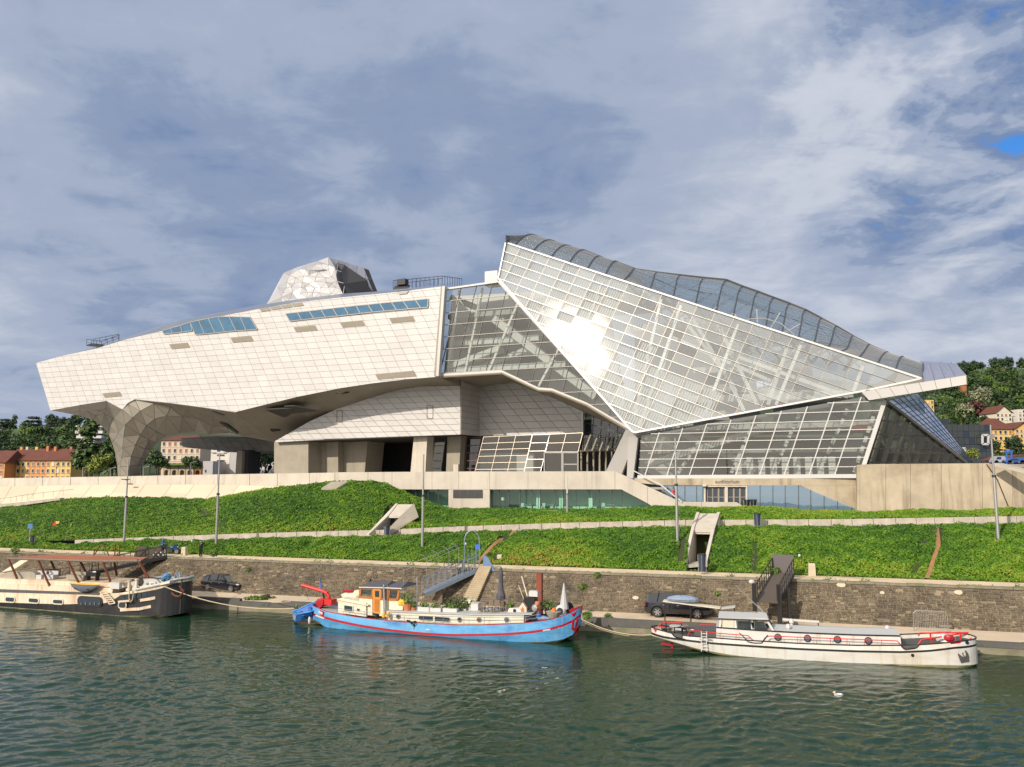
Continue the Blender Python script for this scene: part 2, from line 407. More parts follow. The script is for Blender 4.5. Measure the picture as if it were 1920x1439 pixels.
# ================================================================ SETTING: water, bank, terraces, ground
def structure(name, mb, mat, **k):
    o = mb.build(name, mat, None, **k); o['kind'] = 'structure'; return o
def water_mat():
    m, nt, p = nodes('river_water'); N = nt.nodes; L = nt.links
    p.inputs['Base Color'].default_value = (.008, .034, .014, 1); p.inputs['Roughness'].default_value = .035; p.inputs['IOR'].default_value = 1.33
    tc = N.new('ShaderNodeTexCoord')
    def nz(scale, st, det, dist, rot):
        mp = N.new('ShaderNodeMapping'); mp.inputs['Scale'].default_value = st; mp.inputs['Rotation'].default_value = (0, 0, rot)
        L.new(tc.outputs['Object'], mp.inputs[0])
        n = N.new('ShaderNodeTexNoise'); n.inputs['Scale'].default_value = scale; n.inputs['Detail'].default_value = det; n.inputs['Distortion'].default_value = dist
        n.inputs['Roughness'].default_value = .5
        L.new(mp.outputs[0], n.inputs['Vector']); return n.outputs[0]
    b = nz(3.6, (.6, 1.1, 1), 3, .5, -.15)
    bp = N.new('ShaderNodeBump'); bp.inputs['Strength'].default_value = 1.0; bp.inputs['Distance'].default_value = .02
    L.new(b, bp.inputs['Height']); L.new(bp.outputs[0], p.inputs['Normal'])
    return m
WM = water_mat()
structure('river_water', MB().poly([(-1500, -400, -.4), (1500, -400, -.4), (1500, 700, -.4), (-1500, 700, -.4)]), WM)
def waves():
    """rippled river surface as real relief, finer towards the near bank"""
    nr, nc = 580, 980
    Y = 24*np.exp(np.linspace(0, math.log(150/24), nr)); A = np.concatenate([-.76-2.4*np.linspace(1, 0, 61)[:-1]**2, np.linspace(-.76, .76, 860), .76+2.4*np.linspace(0, 1, 61)[1:]**2]); nc = len(A)
    YY, AA = np.meshgrid(Y, A, indexing='ij'); XX = AA*YY
    r = np.random.default_rng(5)
    wx = XX+.55*np.sin(XX*.55+YY*.35+1)+.35*np.sin(YY*1.1-XX*.4); wy = YY+.4*np.sin(XX*.45-YY*.3)+.22*np.sin(XX*1.25+YY*.5+2)
    H = np.zeros_like(XX)
    for i in range(52):
        lam = .36*(6.0**r.random()); k = 2*math.pi/lam; th = math.pi/2+.25+r.normal()*.48; ph = r.random()*6.283
        amp = .0050*lam**.9*(.6+.8*r.random())
        s_ = np.sin(k*(wx*math.cos(th)+wy*math.sin(th))+ph); H += amp*(s_+.25*s_*s_)
    calm = .5+.5*np.sin(XX*.09+YY*.05+1.3)*np.sin(YY*.11-XX*.04+.5)
    H *= (.45+.85*calm)*np.clip((YY-20)/25, .6, 1)
    H *= np.where(XX*math.sin(AB)+YY*math.cos(AB) > 60, .5, 1)
    H *= np.clip(1.25-np.abs(AA)/3.2, .25, 1)*np.where(np.abs(AA) > .9, .5, 1)
    V = np.stack([XX, YY, H], -1).reshape(-1, 3)
    i, j = np.meshgrid(np.arange(nr-1), np.arange(nc-1), indexing='ij'); a = (i*nc+j).ravel()
    F = np.stack([a, a+1, a+nc+1, a+nc], 1).astype(np.int32); n = len(F)
    me = bpy.data.meshes.new('river_ripples'); me.vertices.add(len(V)); me.vertices.foreach_set('co', V.ravel())
    me.loops.add(4*n); me.loops.foreach_set('vertex_index', F.ravel()); me.polygons.add(n)
    me.polygons.foreach_set('loop_start', np.arange(0, 4*n, 4, dtype=np.int32)); me.polygons.foreach_set('loop_total', np.full(n, 4, dtype=np.int32))
    tag(finish('river_ripples', me, WM, None, smooth=True), kind='structure')
waves()

S0, S1 = -260, 170
T_Q, T_F, T_W, T_G = 74.0, 79.3, 81.6, 84.6          # quay edge, wall foot, wall top, grass foot
def strip(name, prof, mat, s0=S0, s1=S1, n=40, kind='structure'):
    mb = MB()
    for i in range(n):
        a = lerp(s0, s1, i/n); b = lerp(s0, s1, (i+1)/n)
        for (t, z), (t2, z2) in zip(prof, prof[1:]):
            mb.poly([Bk(a, t, z), Bk(b, t, z), Bk(b, t2, z2), Bk(a, t2, z2)])
    o = mb.build(name, mat); o['kind'] = kind; return o
strip('quay_edge', [(T_Q, -3), (T_Q, .72)], MT['quayst'])
strip('quay_kerb', [(T_Q-.06, .55), (T_Q-.06, .98), (T_Q+.5, .98), (T_Q+.5, .85)], MT['kerb'])
strip('quay_road', [(T_Q+.3, .88), (T_F+.3, .95)], MT['road'])
strip('upper_quay_path', [(T_W+.35, 4.40), (T_G+.6, 4.5)], MT['path'])
# ---- the battered stone wall: mortar bed, coping, stones laid one by one
wall = thing('quay_wall', 'long battered quay wall of brown rubble stone between lower quay and grass bank', 'wall', Bk(0, T_F, .9))
SL = Vector((0, 0, 0)) + BN*(T_W-T_F) + Z3*(4.2-.9); SLL = SL.length; SLU = SL.normalized(); SLN = BD.cross(SLU).normalized()
if SLN.dot(BN) > 0: SLN = -SLN
def onwall(s, q, out=0.0): return Bk(s, T_F, .9)+SLU*q+SLN*out
mb = MB(); mb.poly([onwall(S0, 0), onwall(S1, 0), onwall(S1, SLL), onwall(S0, SLL)])
mb.build('mortar_bed', MT['mortar'], wall, True)
def stone_mb(s, q, w, h, d):
    j = lambda a: random.uniform(-a, a)
    m = MB(); o = [(s+j(.03), q+j(.015)), (s+w+j(.03), q+j(.015)), (s+w+j(.03), q+h+j(.015)), (s+j(.03), q+h+j(.015))]
    b = [onwall(x, y, -.02) for x, y in o]; cx = s+w/2; cy = q+h/2
    f = [onwall(lerp(x, cx, .10), lerp(y, cy, .12), d+j(.025)) for x, y in o]
    m.add(b+f, [(4, 5, 6, 7), (0, 1, 5, 4), (1, 2, 6, 5), (2, 3, 7, 6), (3, 0, 4, 7)]); return m
st = []; q = .03; row = 0
while q < SLL-.12:
    h = random.choice((.15, .17, .19, .23)); s = -118+random.uniform(0, .5)
    while s < 58:
        w = random.uniform(.24, .62)
        if s > 20: w *= 1.15
        if random.random() > .035: st.append(stone_mb(s, q, w-.035, h-.032, random.uniform(.02, .075)))
        s += w
    q += h; row += 1
pieces('stone', st, MT['stone'], wall, 300, plural='far_stones')
cp = []; s = S0
while s < S1:
    w = random.uniform(1.1, 1.5)
    if -120 < s < 60 or random.random() < .3:
        m = MB(); c = Bk(s+w/2, T_W+.18, 4.31+random.uniform(-.015, .015)); m.box(c, (w-.03, .62, .20), (BD, BN, Z3)); cp.append(m)
    s += w
pieces('coping_stone', cp, MT['quayst'], wall, 200, plural='far_coping_stones')
# lime patches on the wall
for px, py in ((1192, 1122), (1577, 1098), (1654, 1113), (1797, 1112)):
    P = hit(px, py, Bk(0, T_F, .9), SLN); r = random.uniform(.2, .38); m = MB()
    ring = [P+BD*math.cos(a)*r*random.uniform(.8, 1.2)+SLU*math.sin(a)*r*.7*random.uniform(.8, 1.2)+SLN*.09 for a in [i*.785 for i in range(8)]]
    m.prism(ring, SLN*.03); m.build('lime_patch', MT['patch'], wall, True)
# rubble and plants in the low quay edge
EDGE = [(s, T_Q+.3+random.uniform(-.3, .2)) for s in [random.uniform(-110, 60) for _ in range(260)]]
mb = MB()
for s, t in EDGE:
    if random.random() < .5 or proj(Bk(s, t, 1))[0] > 1470: mb.leaves(Bk(s, t, .85+random.uniform(-.3, .15)), (.5, .3, .25), 26, .11)
for s in np.arange(22, 58, .22):
    mb.leaves(Bk(s, T_Q+.95+random.uniform(-.3, .35), 1.0), (.3, .45, .2), 22, .12)
tag(mb.build('grass_tufts', MT['plant'], None, vary=True), 'low green weeds and grass along the quay edge', 'weeds', kind='stuff')
mb = MB()
for s in np.arange(-115, 58, .5):
    if random.random() < .3: mb.leaves(Bk(s, T_W+.5+random.uniform(-.1, .1), 4.45), (.3, .12, .05), 5, .07)
    if random.random() < .04: mb.leaves(Bk(s, T_W+.5, 4.5), (.6, .3, .25), 30, .10)
    if random.random() < .5: mb.leaves(Bk(s, T_G+.15+random.uniform(-.2, .2), 4.6), (.5, .3, .15), 12, .11)
tag(mb.build('path_weeds', MT['plant'], None, vary=True), 'weeds growing along both edges of the sandy upper path', 'weeds', kind='stuff')

# ---- terraces above: lines across the bank, each found on its own vertical plane
XS = sorted(set(list(range(-500, 2460, 20))+list(range(1270, 1350, 4))+list(range(676, 770, 4))))
F_PY = [(-300, 1030), (0, 1028), (115, 1025), (415, 1014), (600, 1009), (700, 1007), (830, 1001), (950, 997), (1080, 993), (1280, 989), (1600, 988), (1920, 983), (2400, 978)]
F_T = [(-300, 86), (115, 86.6), (420, 89), (700, 91.5), (1080, 93.5), (1600, 95), (1920, 95.5), (2400, 96)]
U_PY = [(-400, 958), (-100, 953), (0, 950), (60, 945), (115, 937), (200, 933), (385, 937), (420, 932), (470, 922), (510, 915), (560, 910), (610, 905), (650, 902), (700, 903), (722, 907), (760, 925), (800, 943), (840, 956), (920, 957), (1100, 957), (1230, 955), (1420, 958), (1600, 961), (1700, 964), (1920, 970), (2400, 985)]
def t_f(px): return interp(px, F_T)
def front(px): return bt(px, interp(px, F_PY), t_f(px))
def bulge(a, b, k, amt): return a.lerp(b, k)+Z3*(amt*math.sin(math.pi*k))
def p_foot(px):
    r = ray(px, 900); r = Vector((r.x, r.y, 0)); k = T_G/r.dot(BN); return Vector((r.x*k, r.y*k, 4.5))
def p_pathback(px): p = front(px); return p+BN*2.4
def p_lowtop(px): return p_pathback(px)+BN*.35+Z3*.62
def p_top(px): return bt(px, interp(px, U_PY), 107.0)
def gully(px, c, w): return -.45*math.exp(-((px-c)/w)**2)
def lower(px, k):
    p = bulge(p_foot(px), front(px), k, .5); z = 0
    for c, sh in ((600, -40), (957, -30), (1278, -15), (1425, -20), (1757, -60)): z += gully(px-sh*(1-k), c, 9)
    z += .16*math.sin(px*.021+k*3)+.10*math.sin(px*.057+k*5+1)
    q = p+Z3*z*math.sin(math.pi*min(1, max(0, k)))**.5
    if k < .93 and abs(px-(1303+16*k)) < 21: q.z = 4.5
    return q
def upper(px, k):
    a, b = p_lowtop(px), p_top(px); p = bulge(a, b, k, .6 if px < 760 else .35)
    z = .28*math.sin(px*.013+k*4)+.16*math.sin(px*.041+k*6+2)+gully(px+60*k, 400, 16)
    q = p+Z3*z*math.sin(math.pi*min(1, max(0, k)))**.5
    if k < .42 and abs(px-(704+30*k/.4)) < 15: q.z = a.z-.5
    return q
def loft(name, fn, mat, n=10, xs=XS, k0=0, k1=1):
    mb = MB(); R = [[fn(x, lerp(k0, k1, j/n)) for j in range(n+1)] for x in xs]
    vs = [p for r in R for p in r]; m = n+1
    fs = [(i*m+j, (i+1)*m+j, (i+1)*m+j+1, i*m+j+1) for i in range(len(xs)-1) for j in range(n)]
    mb.add(vs, fs); return structure(name, mb, mat, smooth=True)
loft('lower_bank', lower, MT['soil'])
loft('upper_bank', upper, MT['soil'], 14)
loft('ramp_path', lambda x, k: front(x).lerp(p_pathback(x), k)+Z3*.03, MT['wlow'], 1)
# low stone kerb wall behind the ramp path, in separate blocks
lw = thing('low_terrace_wall', 'low pale stone wall running along the sloping path halfway up the grass bank', 'wall', p_pathback(1000))
bl = []; x = 112
while x < 2100:
    x2 = x+random.uniform(34, 44); a, b = p_pathback(x), p_pathback(x2)
    m = MB(); m.bar(a+BN*.22+Z3*.33+(b-a)*.012, b+BN*.22+Z3*.33-(b-a)*.012, .42, .72); bl.append(m); x = x2
pieces('block', bl, MT['wlow'], lw, 200)
# ---- leaf carpet on both banks
def leafmat():
    m, nt, p = nodes('bank_leaves'); N = nt.nodes; L = nt.links
    at = N.new('ShaderNodeAttribute'); at.attribute_name = 'v'
    cr = N.new('ShaderNodeValToRGB'); c = cr.color_ramp
    c.elements[0].position = 0; c.elements[0].color = (.028, .085, .008, 1); c.elements[1].position = 1; c.elements[1].color = (.30, .15, .04, 1)
    for ps, co in ((.32, (.075, .175, .010)), (.6, (.15, .27, .014)), (.8, (.25, .31, .030))):
        e = c.elements.new(ps); e.color = (*co, 1)
    L.new(at.outputs['Fac'], cr.inputs[0]); L.new(cr.outputs[0], p.inputs['Base Color'])
    p.inputs['Roughness'].default_value = .55; p.inputs['Specular IOR Level'].default_value = .3
    tr = N.new('ShaderNodeBsdfTranslucent'); L.new(cr.outputs[0], tr.inputs[0]); mx = N.new('ShaderNodeMixShader'); mx.inputs[0].default_value = .22
    L.new(p.outputs[0], mx.inputs[1]); L.new(tr.outputs[0], mx.inputs[2]); L.new(mx.outputs[0], nt.nodes['Material Output'].inputs[0]); return m
LEAF = leafmat()
def carpet(name, label, fn, n, size, browns=(), xr=(-260, 2260), kr=(0, 1), path=(), weight=None):
    xs = np.linspace(xr[0], xr[1], 740); ks = np.linspace(kr[0], kr[1], 44)
    G = np.array([[tuple(fn(x, k)) for k in ks] for x in xs])
    u = rng.random(n)
    u = u*(len(xs)-1.001); v = rng.random(n)*(len(ks)-1.001)
    i = u.astype(int); j = v.astype(int); fu = (u-i)[:, None]; fv = (v-j)[:, None]
    P = (G[i, j]*(1-fu)*(1-fv)+G[i+1, j]*fu*(1-fv)+G[i, j+1]*(1-fu)*fv+G[i+1, j+1]*fu*fv)
    PX = np.interp(u, range(len(xs)), xs); K = np.interp(v, range(len(ks)), ks)
    s = P@np.array(BD); t = P@np.array(BN)
    cl = (np.sin(s*2.1+np.sin(t*1.7)*2)+np.sin(t*2.6+s*.9+np.sin(s*.8)*2)+np.sin(s*4.3-t*3.1)*.6)/2.6
    big = (np.sin(s*.23+1)+np.sin(t*.5+s*.11)+np.sin(s*.61+t*.3))/3
    keep = np.ones(n, bool)
    for (x0, k0, x1, k1, w) in path:            # worn bare tracks
        tt = np.clip((K-k0)/(k1-k0+1e-6), 0, 1); xc = x0+(x1-x0)*tt; keep &= ~((np.abs(PX-xc) < w) & (K >= min(k0, k1)) & (K <= max(k0, k1)))
    P, PX, K, cl, big = P[keep], PX[keep], K[keep], cl[keep], big[keep]; n = len(P)
    hgt = .10+.20*np.clip(cl+.4, 0, 1.4)
    P[:, 2] += hgt*rng.random(n)**.6
    col = .30+.17*cl+.15*big+.115*rng.normal(size=n)
    edge = np.clip(1-K*3.2, 0, 1); col += .22*edge
    for (bx, bk, rx, rk, amt) in browns: col += amt*np.exp(-((PX-bx)/rx)**2-((K-bk)/rk)**2)*(.55+.45*rng.random(n))
    col = np.clip(col, .02, .98)
    nr = rng.normal(size=(n, 3))*.55+np.array([-.25, -.55, .9]); nr /= np.linalg.norm(nr, axis=1)[:, None]
    rd = rng.normal(size=(n, 3)); a = np.cross(nr, rd); a /= np.linalg.norm(a, axis=1)[:, None]; b = np.cross(nr, a)
    sz = size*(.6+.8*rng.random(n))[:, None]
    a *= sz; b *= sz*.62
    V = np.stack([P-a, P+b, P+a, P-b], 1).reshape(-1, 3)
    me = bpy.data.meshes.new(name); me.vertices.add(4*n); me.vertices.foreach_set('co', V.ravel())
    me.loops.add(4*n); me.loops.foreach_set('vertex_index', np.arange(4*n, dtype=np.int32))
    me.polygons.add(n); me.polygons.foreach_set('loop_start', np.arange(0, 4*n, 4, dtype=np.int32)); me.polygons.foreach_set('loop_total', np.full(n, 4, dtype=np.int32))
    at = me.attributes.new('v', 'FLOAT', 'FACE'); at.data.foreach_set('value', col.astype(np.float32))
    tag(finish(name, me, LEAF, None, kind='stuff'), label, 'ground cover')
carpet('bank_vegetation', 'dense green creeper covering the lower slope of the river bank', lower, 215000, .115,
       browns=((1010, .25, 70, .35, .45), (1100, .35, 60, .25, .25), (1610, .12, 170, .12, .22), (430, .3, 120, .3, .18), (1890, .6, 90, .5, .25), (1450, .4, 30, .6, .15)),
       path=((897, .0, 965, 1, 5), (1727, .0, 1755, .45, 5), (1755, .45, 1762, .9, 6), (1272, .15, 1282, .75, 6), (1303, 0, 1318, .93, 21)))
carpet('upper_bank_vegetation', 'dense green creeper covering the upper slope and mound below the museum', upper, 300000, .125,
       browns=((1500, .7, 170, .5, .42), (1700, .8, 200, .4, .25), (470, .95, 60, .12, .30), (600, .05, 400, .1, .12), (1870, .5, 90, .5, .22), (385, .6, 15, .3, .2)),
       path=((704, 0, 735, .42, 15),), kr=(.0, 1.0))
# bare earth showing in the tracks is the bank itself; two trodden paths as sheets
def track(name, label, pts, w, lift=.10):
    mb = MB()
    for (x, k), (x2, k2) in zip(pts, pts[1:]):
        mb.poly([lower(x-w, k)+Z3*lift, lower(x+w, k)+Z3*lift, lower(x2+w, k2)+Z3*lift, lower(x2-w, k2)+Z3*lift])
    structure(name, mb, MT['earth'])
track('trodden_path', '', [(897+68*k, k) for k in np.linspace(0, 1, 9)], 3.5)
track('trodden_track', '', [(1727+28*min(1, k/.45), k) for k in np.linspace(0, .95, 10)], 4.5)

# ---- ground behind, hill
structure('ground', MB().poly([(-1500, 175, 8), (1500, 175, 8), (1500, 3500, 8), (-1500, 3500, 8)]), MT['hill'])
structure('bank_ground', MB().poly([Bk(-300, 108.0, 7.5), Bk(190, 108.0, 7.5), Bk(260, 330, 7.5), Bk(-420, 330, 7.5)]), MT['paving'])
def hz(x, y):
    H = 34+39*(1/(1+math.exp(-(x-90)/55)))
    k = min(1, max(0, (y-300)/250)); k = k*k*(3-2*k)
    return 10+H*k+2.5*math.sin(x*.021)+2*math.sin(x*.05+y*.02)
xs = np.linspace(-700, 800, 90); ys = np.linspace(300, 900, 36)
mb = MB(); mb.add([(x, y, hz(x, y)) for x in xs for y in ys], [(i*36+j, (i+1)*36+j, (i+1)*36+j+1, i*36+j+1) for i in range(89) for j in range(35)])
structure('hill', mb, MT['hill'], smooth=True)
# ================================================================ THE MUSEUM
MUS = thing('museum', 'large angular museum with white flank, steel legs and leaning glass crystal on the bank', 'museum', (0, 128, 13.6))
def clip(poly, a, n):
    out = []
    for i in range(len(poly)):
        p, q = poly[i], poly[(i+1) % len(poly)]; dp = (p[0]-a[0])*n[0]+(p[1]-a[1])*n[1]; dq = (q[0]-a[0])*n[0]+(q[1]-a[1])*n[1]
        if dp >= 0: out.append(p)
        if (dp >= 0) != (dq >= 0):
            k = dp/(dp-dq); out.append((p[0]+(q[0]-p[0])*k, p[1]+(q[1]-p[1])*k))
    return out
def area2(p): return abs(sum(p[i][0]*p[(i+1) % len(p)][1]-p[(i+1) % len(p)][0]*p[i][1] for i in range(len(p))))/2
class Grid:
    """a sheared grid of cells on a plane, cut to an outline"""
    def __init__(s, outline, o, u, v, du, dv, out):
        s.o = Vector(o); s.u = u.normalized(); s.v = v.normalized(); s.du = du; s.dv = dv; s.n = s.u.cross(s.v).normalized()
        if s.n.dot(out) < 0: s.n = -s.n
        G = Matrix(((s.u.dot(s.u), s.u.dot(s.v)), (s.u.dot(s.v), s.v.dot(s.v)))).inverted(); s.G = G
        s.out = [s.uv(p) for p in outline]
    def uv(s, p):
        d = Vector(p)-s.o; q = s.G @ Vector((d.dot(s.u), d.dot(s.v))); return (q.x/s.du, q.y/s.dv)
    def xyz(s, q, h=0.): return s.o+s.u*(q[0]*s.du)+s.v*(q[1]*s.dv)+s.n*h
    def cells(s, gu, gv, minarea=.02):
        us = [q[0] for q in s.out]; vs = [q[1] for q in s.out]
        for i in range(math.floor(min(us)), math.ceil(max(us))):
            for j in range(math.floor(min(vs)), math.ceil(max(vs))):
                p = s.out
                for a, n in (((i+gu/s.du, 0), (1, 0)), ((i+1-gu/s.du, 0), (-1, 0)), ((0, j+gv/s.dv), (0, 1)), ((0, j+1-gv/s.dv), (0, -1))):
                    p = clip(p, a, n)
                    if len(p) < 3: break
                if len(p) >= 3 and area2(p) > minarea: yield i, j, p
    def lines(s, w, axis, step=1, h=0., d=.12, shift=0, w2=None):
        """bars along the grid lines, cut to the outline; returns a list of MB"""
        res = []; ax = [q[axis] for q in s.out]; i = math.floor(min(ax))
        while i <= math.ceil(max(ax)):
            c = i+shift; sc = (s.du, s.dv)[axis]; xs = []
            for k in range(len(s.out)):
                p, q = s.out[k], s.out[(k+1) % len(s.out)]
                if (p[axis]-c)*(q[axis]-c) < 0:
                    t = (c-p[axis])/(q[axis]-p[axis]); xs.append(p[1-axis]+(q[1-axis]-p[1-axis])*t)
            xs.sort()
            for a, b in zip(xs[::2], xs[1::2]):
                A = (c, a) if axis == 0 else (a, c); B = (c, b) if axis == 0 else (b, c)
                m = MB(); m.bar(s.xyz(A, h), s.xyz(B, h), w, d, s.n); res.append(m)
            i += step
        return res
    def panes(s, gu, gv, h, th=0., test=None, tilt=0.):
        L = []
        for i, j, p in s.cells(gu, gv):
            c = (sum(q[0] for q in p)/len(p), sum(q[1] for q in p)/len(p))
            if test and not test(i, j, s.xyz(c)): continue
            m = MB(); tx, ty = random.gauss(0, tilt), random.gauss(0, tilt)
            P = [s.xyz(q, h+((q[0]-c[0])*s.du*tx+(q[1]-c[1])*s.dv*ty)) for q in p]
            if th: m.prism(P, s.n*-th)
            else: m.poly(P)
            L.append(m)
        return L
def inpoly(x, y, P):
    r = False
    for i in range(len(P)):
        (a, b), (c, d) = P[i], P[i-1]
        if (b > y) != (d > y) and x < (c-a)*(y-b)/(d-b)+a: r = not r
    return r
def inpx(P, poly): return inpoly(*proj(P), poly)
OUTF = -FN
# ---- white flank
WF = 2.5
TOP = [(68, 681), (120, 667), (180, 654), (240, 636), (305, 621), (330, 612), (400, 596), (485, 580), (553, 568), (640, 558), (735, 549), (833, 537)]
BOT = [(820, 707), (760, 712), (700, 719), (640, 728), (560, 744), (490, 761), (442, 773), (380, 764), (320, 756), (253, 749), (240, 756), (230, 768), (200, 752), (150, 760), (95, 770)]
flank = [fp(x, y, WF) for x, y in TOP+BOT]
back = MB(); back.prism([p+FN*.10 for p in flank], FN*.5); hull_o = back.build('flank_wall', MT['joint'], MUS, True)
vd = fp(300, 600, WF)-fp(300-(-1), 600, WF)
jdir = (fp(640+20, 650+42, WF)-fp(640, 650, WF))
g = Grid(flank, fp(640, 650, WF), FD, jdir, 2.25, 1.04/ (jdir.normalized().z*-1), OUTF)
VENTS = [(318, 646, 40, 9), (433, 634, 44, 9), (551, 614, 46, 9.5), (638, 605, 48, 9.5), (730, 597, 50, 9.5), (193, 738, 38, 8), (704, 702, 78, 10)]
pieces('facade_panel', g.panes(.022, .022, .045, .08, tilt=.0025), MT['clad'], MUS, 300, plural='far_facade_panels')
for x, y, w, h in VENTS:
    a, b = fp(x, y, WF), fp(x+w-6, y-w*.09+.5, WF); dn = fp(x+h*.55, y+h, WF)-a
    m = MB()
    v = MB().prism([a, b, b+dn, a+dn], FN*-.14); vo = v.build('vent', MT['vent'], MUS, True)
    gr = MB()
    for k in range(1, 5): gr.bar(a+dn*k/5-FN*.15, b+dn*k/5-FN*.15, .03, .04, FN)
    gr.build('grille_bars', MT['joint'], vo)
# strip windows: frame, then one pane each
def stripwin(tops, bots, name='strip_window'):
    T = [fp(x, y, WF)-FN*.10 for x, y in tops]; B = [fp(x, y, WF)-FN*.10 for x, y in bots]
    fr = MB().prism(T+B[::-1], FN*-.06).build(name, MT['joint'], MUS, True)
    for i in range(len(T)-1):
        a, b, c, d = T[i], T[i+1], B[i+1], B[i]; k = .035
        m = MB(); q = [a.lerp(b, k), a.lerp(b, 1-k), d.lerp(c, 1-k), d.lerp(c, k)]; m.prism([p-FN*.06 for p in q], -FN*.03); m.build('pane', MT['bglassb'], fr)
    m = MB()
    for a, b in zip(T, B): m.bar(a-FN*.08, b-FN*.08, .14, .12, FN)
    for L_ in (T, B):
        for a, b in zip(L_, L_[1:]): m.bar(a-FN*.08, b-FN*.08, .14, .12, FN)
    m.build('window_frame', MT['mull'], fr)
stripwin([(537, 589), (559, 586.5), (581, 584), (603, 581.5), (625, 579), (647, 576.5), (669, 574), (691, 572), (713, 569.5), (735, 567.5), (757, 565.5), (780, 563.5), (804, 561)],
         [(545, 603), (567, 600.5), (590, 598), (612, 595.5), (634, 593.5), (655, 591), (677, 588.5), (700, 586), (722, 584), (745, 582), (767, 580), (790, 578), (803, 577)])
stripwin([(306, 621), (322, 616), (340, 611), (358, 605)], [(309, 627), (325, 625.5), (343, 623.5), (362, 621)])
stripwin([(358, 605), (374, 601.5), (392, 598), (410, 594.5), (431, 594.5), (452, 595), (470, 595.5)], [(368, 628), (385, 627), (405, 625), (423, 623), (444, 621), (463, 620), (484, 618.5)])
# bronze band under the steel roof
a, b = fp(486, 579.5, WF), fp(567, 567.5, WF); dn = fp(490, 584.5, WF)-a
for k in range(4):
    p, q = a.lerp(b, k/4+.01), a.lerp(b, (k+1)/4-.01); MB().prism([p, q, q+dn*1.1, p+dn*1.1], FN*-.15).build('bronze_panel', MT['vent'], MUS, True)
# ---- steel facets: triangulated skins
def facets(name, pts, outline, mat, gap=.05, th=.05, out=None, lim=300, shell=True, ysc=1.):
    """pts: (px, py, w) on planes parallel to the flank; outline: indices"""
    V = [fp(*p) for p in pts]; n = len(outline)
    co = [Vector((p[0], -p[1]*ysc)) for p in pts]
    r = geometry.delaunay_2d_cdt(co, [(outline[i], outline[(i+1) % n]) for i in range(n)], [list(outline)], 1, 1e-4)
    tri = [f for f in r[2]]; idx = [o[0] if o else None for o in r[3]]; L = []; B = MB()
    for f in tri:
        ids = [idx[k] for k in f]
        if None in ids: continue
        a = [V[k] for k in ids]; c = sum(a, Vector())/len(a); nn = (a[1]-a[0]).cross(a[2]-a[0])
        if nn.length < 1e-6: continue
        nn.normalize()
        if nn.dot(CAM-c) < 0: nn = -nn
        q = []
        for p in a:
            d = c-p; q.append(p+d*min(.3, gap*1.8/max(d.length, .1))+nn*.03)
        m = MB(); m.prism(q, nn*-th); L.append(m); B.poly([p-nn*.02 for p in a])
    if shell: B.build('facet_backing', MT['facetgap'], MUS, True)
    pieces(name, L, mat, MUS, lim)
    return V
LEGP = [(229.5, 768, 2.5), (240, 757, 2.7), (253, 749.5, 2.8), (263, 771, 3.2), (249, 784, 3.4), (235, 797, 4.0), (232, 819, 5.6), (230, 840, 6.8), (228, 858, 7.8), (226, 875, 8.3), (225, 893, 8.6),
        (290, 786, 5.0), (312.6, 780, 5.6), (342, 782, 7.0), (372, 786, 8.4), (399, 799, 10.5), (289, 757, 3.4), (320, 764, 4.6), (275, 798, 5.6), (294, 810, 8.2), (311, 818, 10.5), (337, 812, 11.5), (365, 810, 12.5), (392, 815, 13.5),
        (263, 816, 6.8), (279, 825, 9.2), (293, 831, 11), (254, 835, 7.4), (272, 842, 10), (284, 843, 12), (246, 856, 8.3), (264, 860, 10.8), (274, 860, 12.6), (243, 875, 8.8), (258, 872, 11), (266, 874, 13), (240, 893, 9), (262, 893, 13),
        (430, 811, 14), (455, 817, 14.5), (425, 800, 12.5)]
facets('facet', LEGP, [0, 1, 2, 16, 17, 13, 14, 15, 40, 38, 39, 23, 22, 21, 20, 26, 29, 32, 35, 37, 36, 10, 9, 8, 7, 6, 5], MT['facet'])
LEFTP = [(96, 770, 2.55), (150, 760.5, 2.55), (200, 752.5, 2.55), (229.5, 768, 2.5), (235, 797, 4.0), (232, 819, 5.6), (230, 840, 6.8), (228, 858, 7.8), (226, 875, 8.3), (225, 893, 8.6),
         (221, 893, 12), (220, 872, 12.5), (216, 850, 12.5), (210, 830, 12), (202, 812, 11.5), (190, 798, 11), (175, 788, 10), (150, 780, 8), (120, 774, 5),
         (198, 766, 5.5), (213, 785, 7.5), (222, 812, 8.2), (225, 845, 9.5), (224, 870, 10.2), (196, 776, 7.6), (205, 797, 9.2), (186, 770, 6.6), (180, 779, 8.6), (165, 772, 6.8), (214, 826, 10.4), (150, 771, 5.6)]
facets('leg_panel', LEFTP, list(range(0, 19)), MT['facet'])
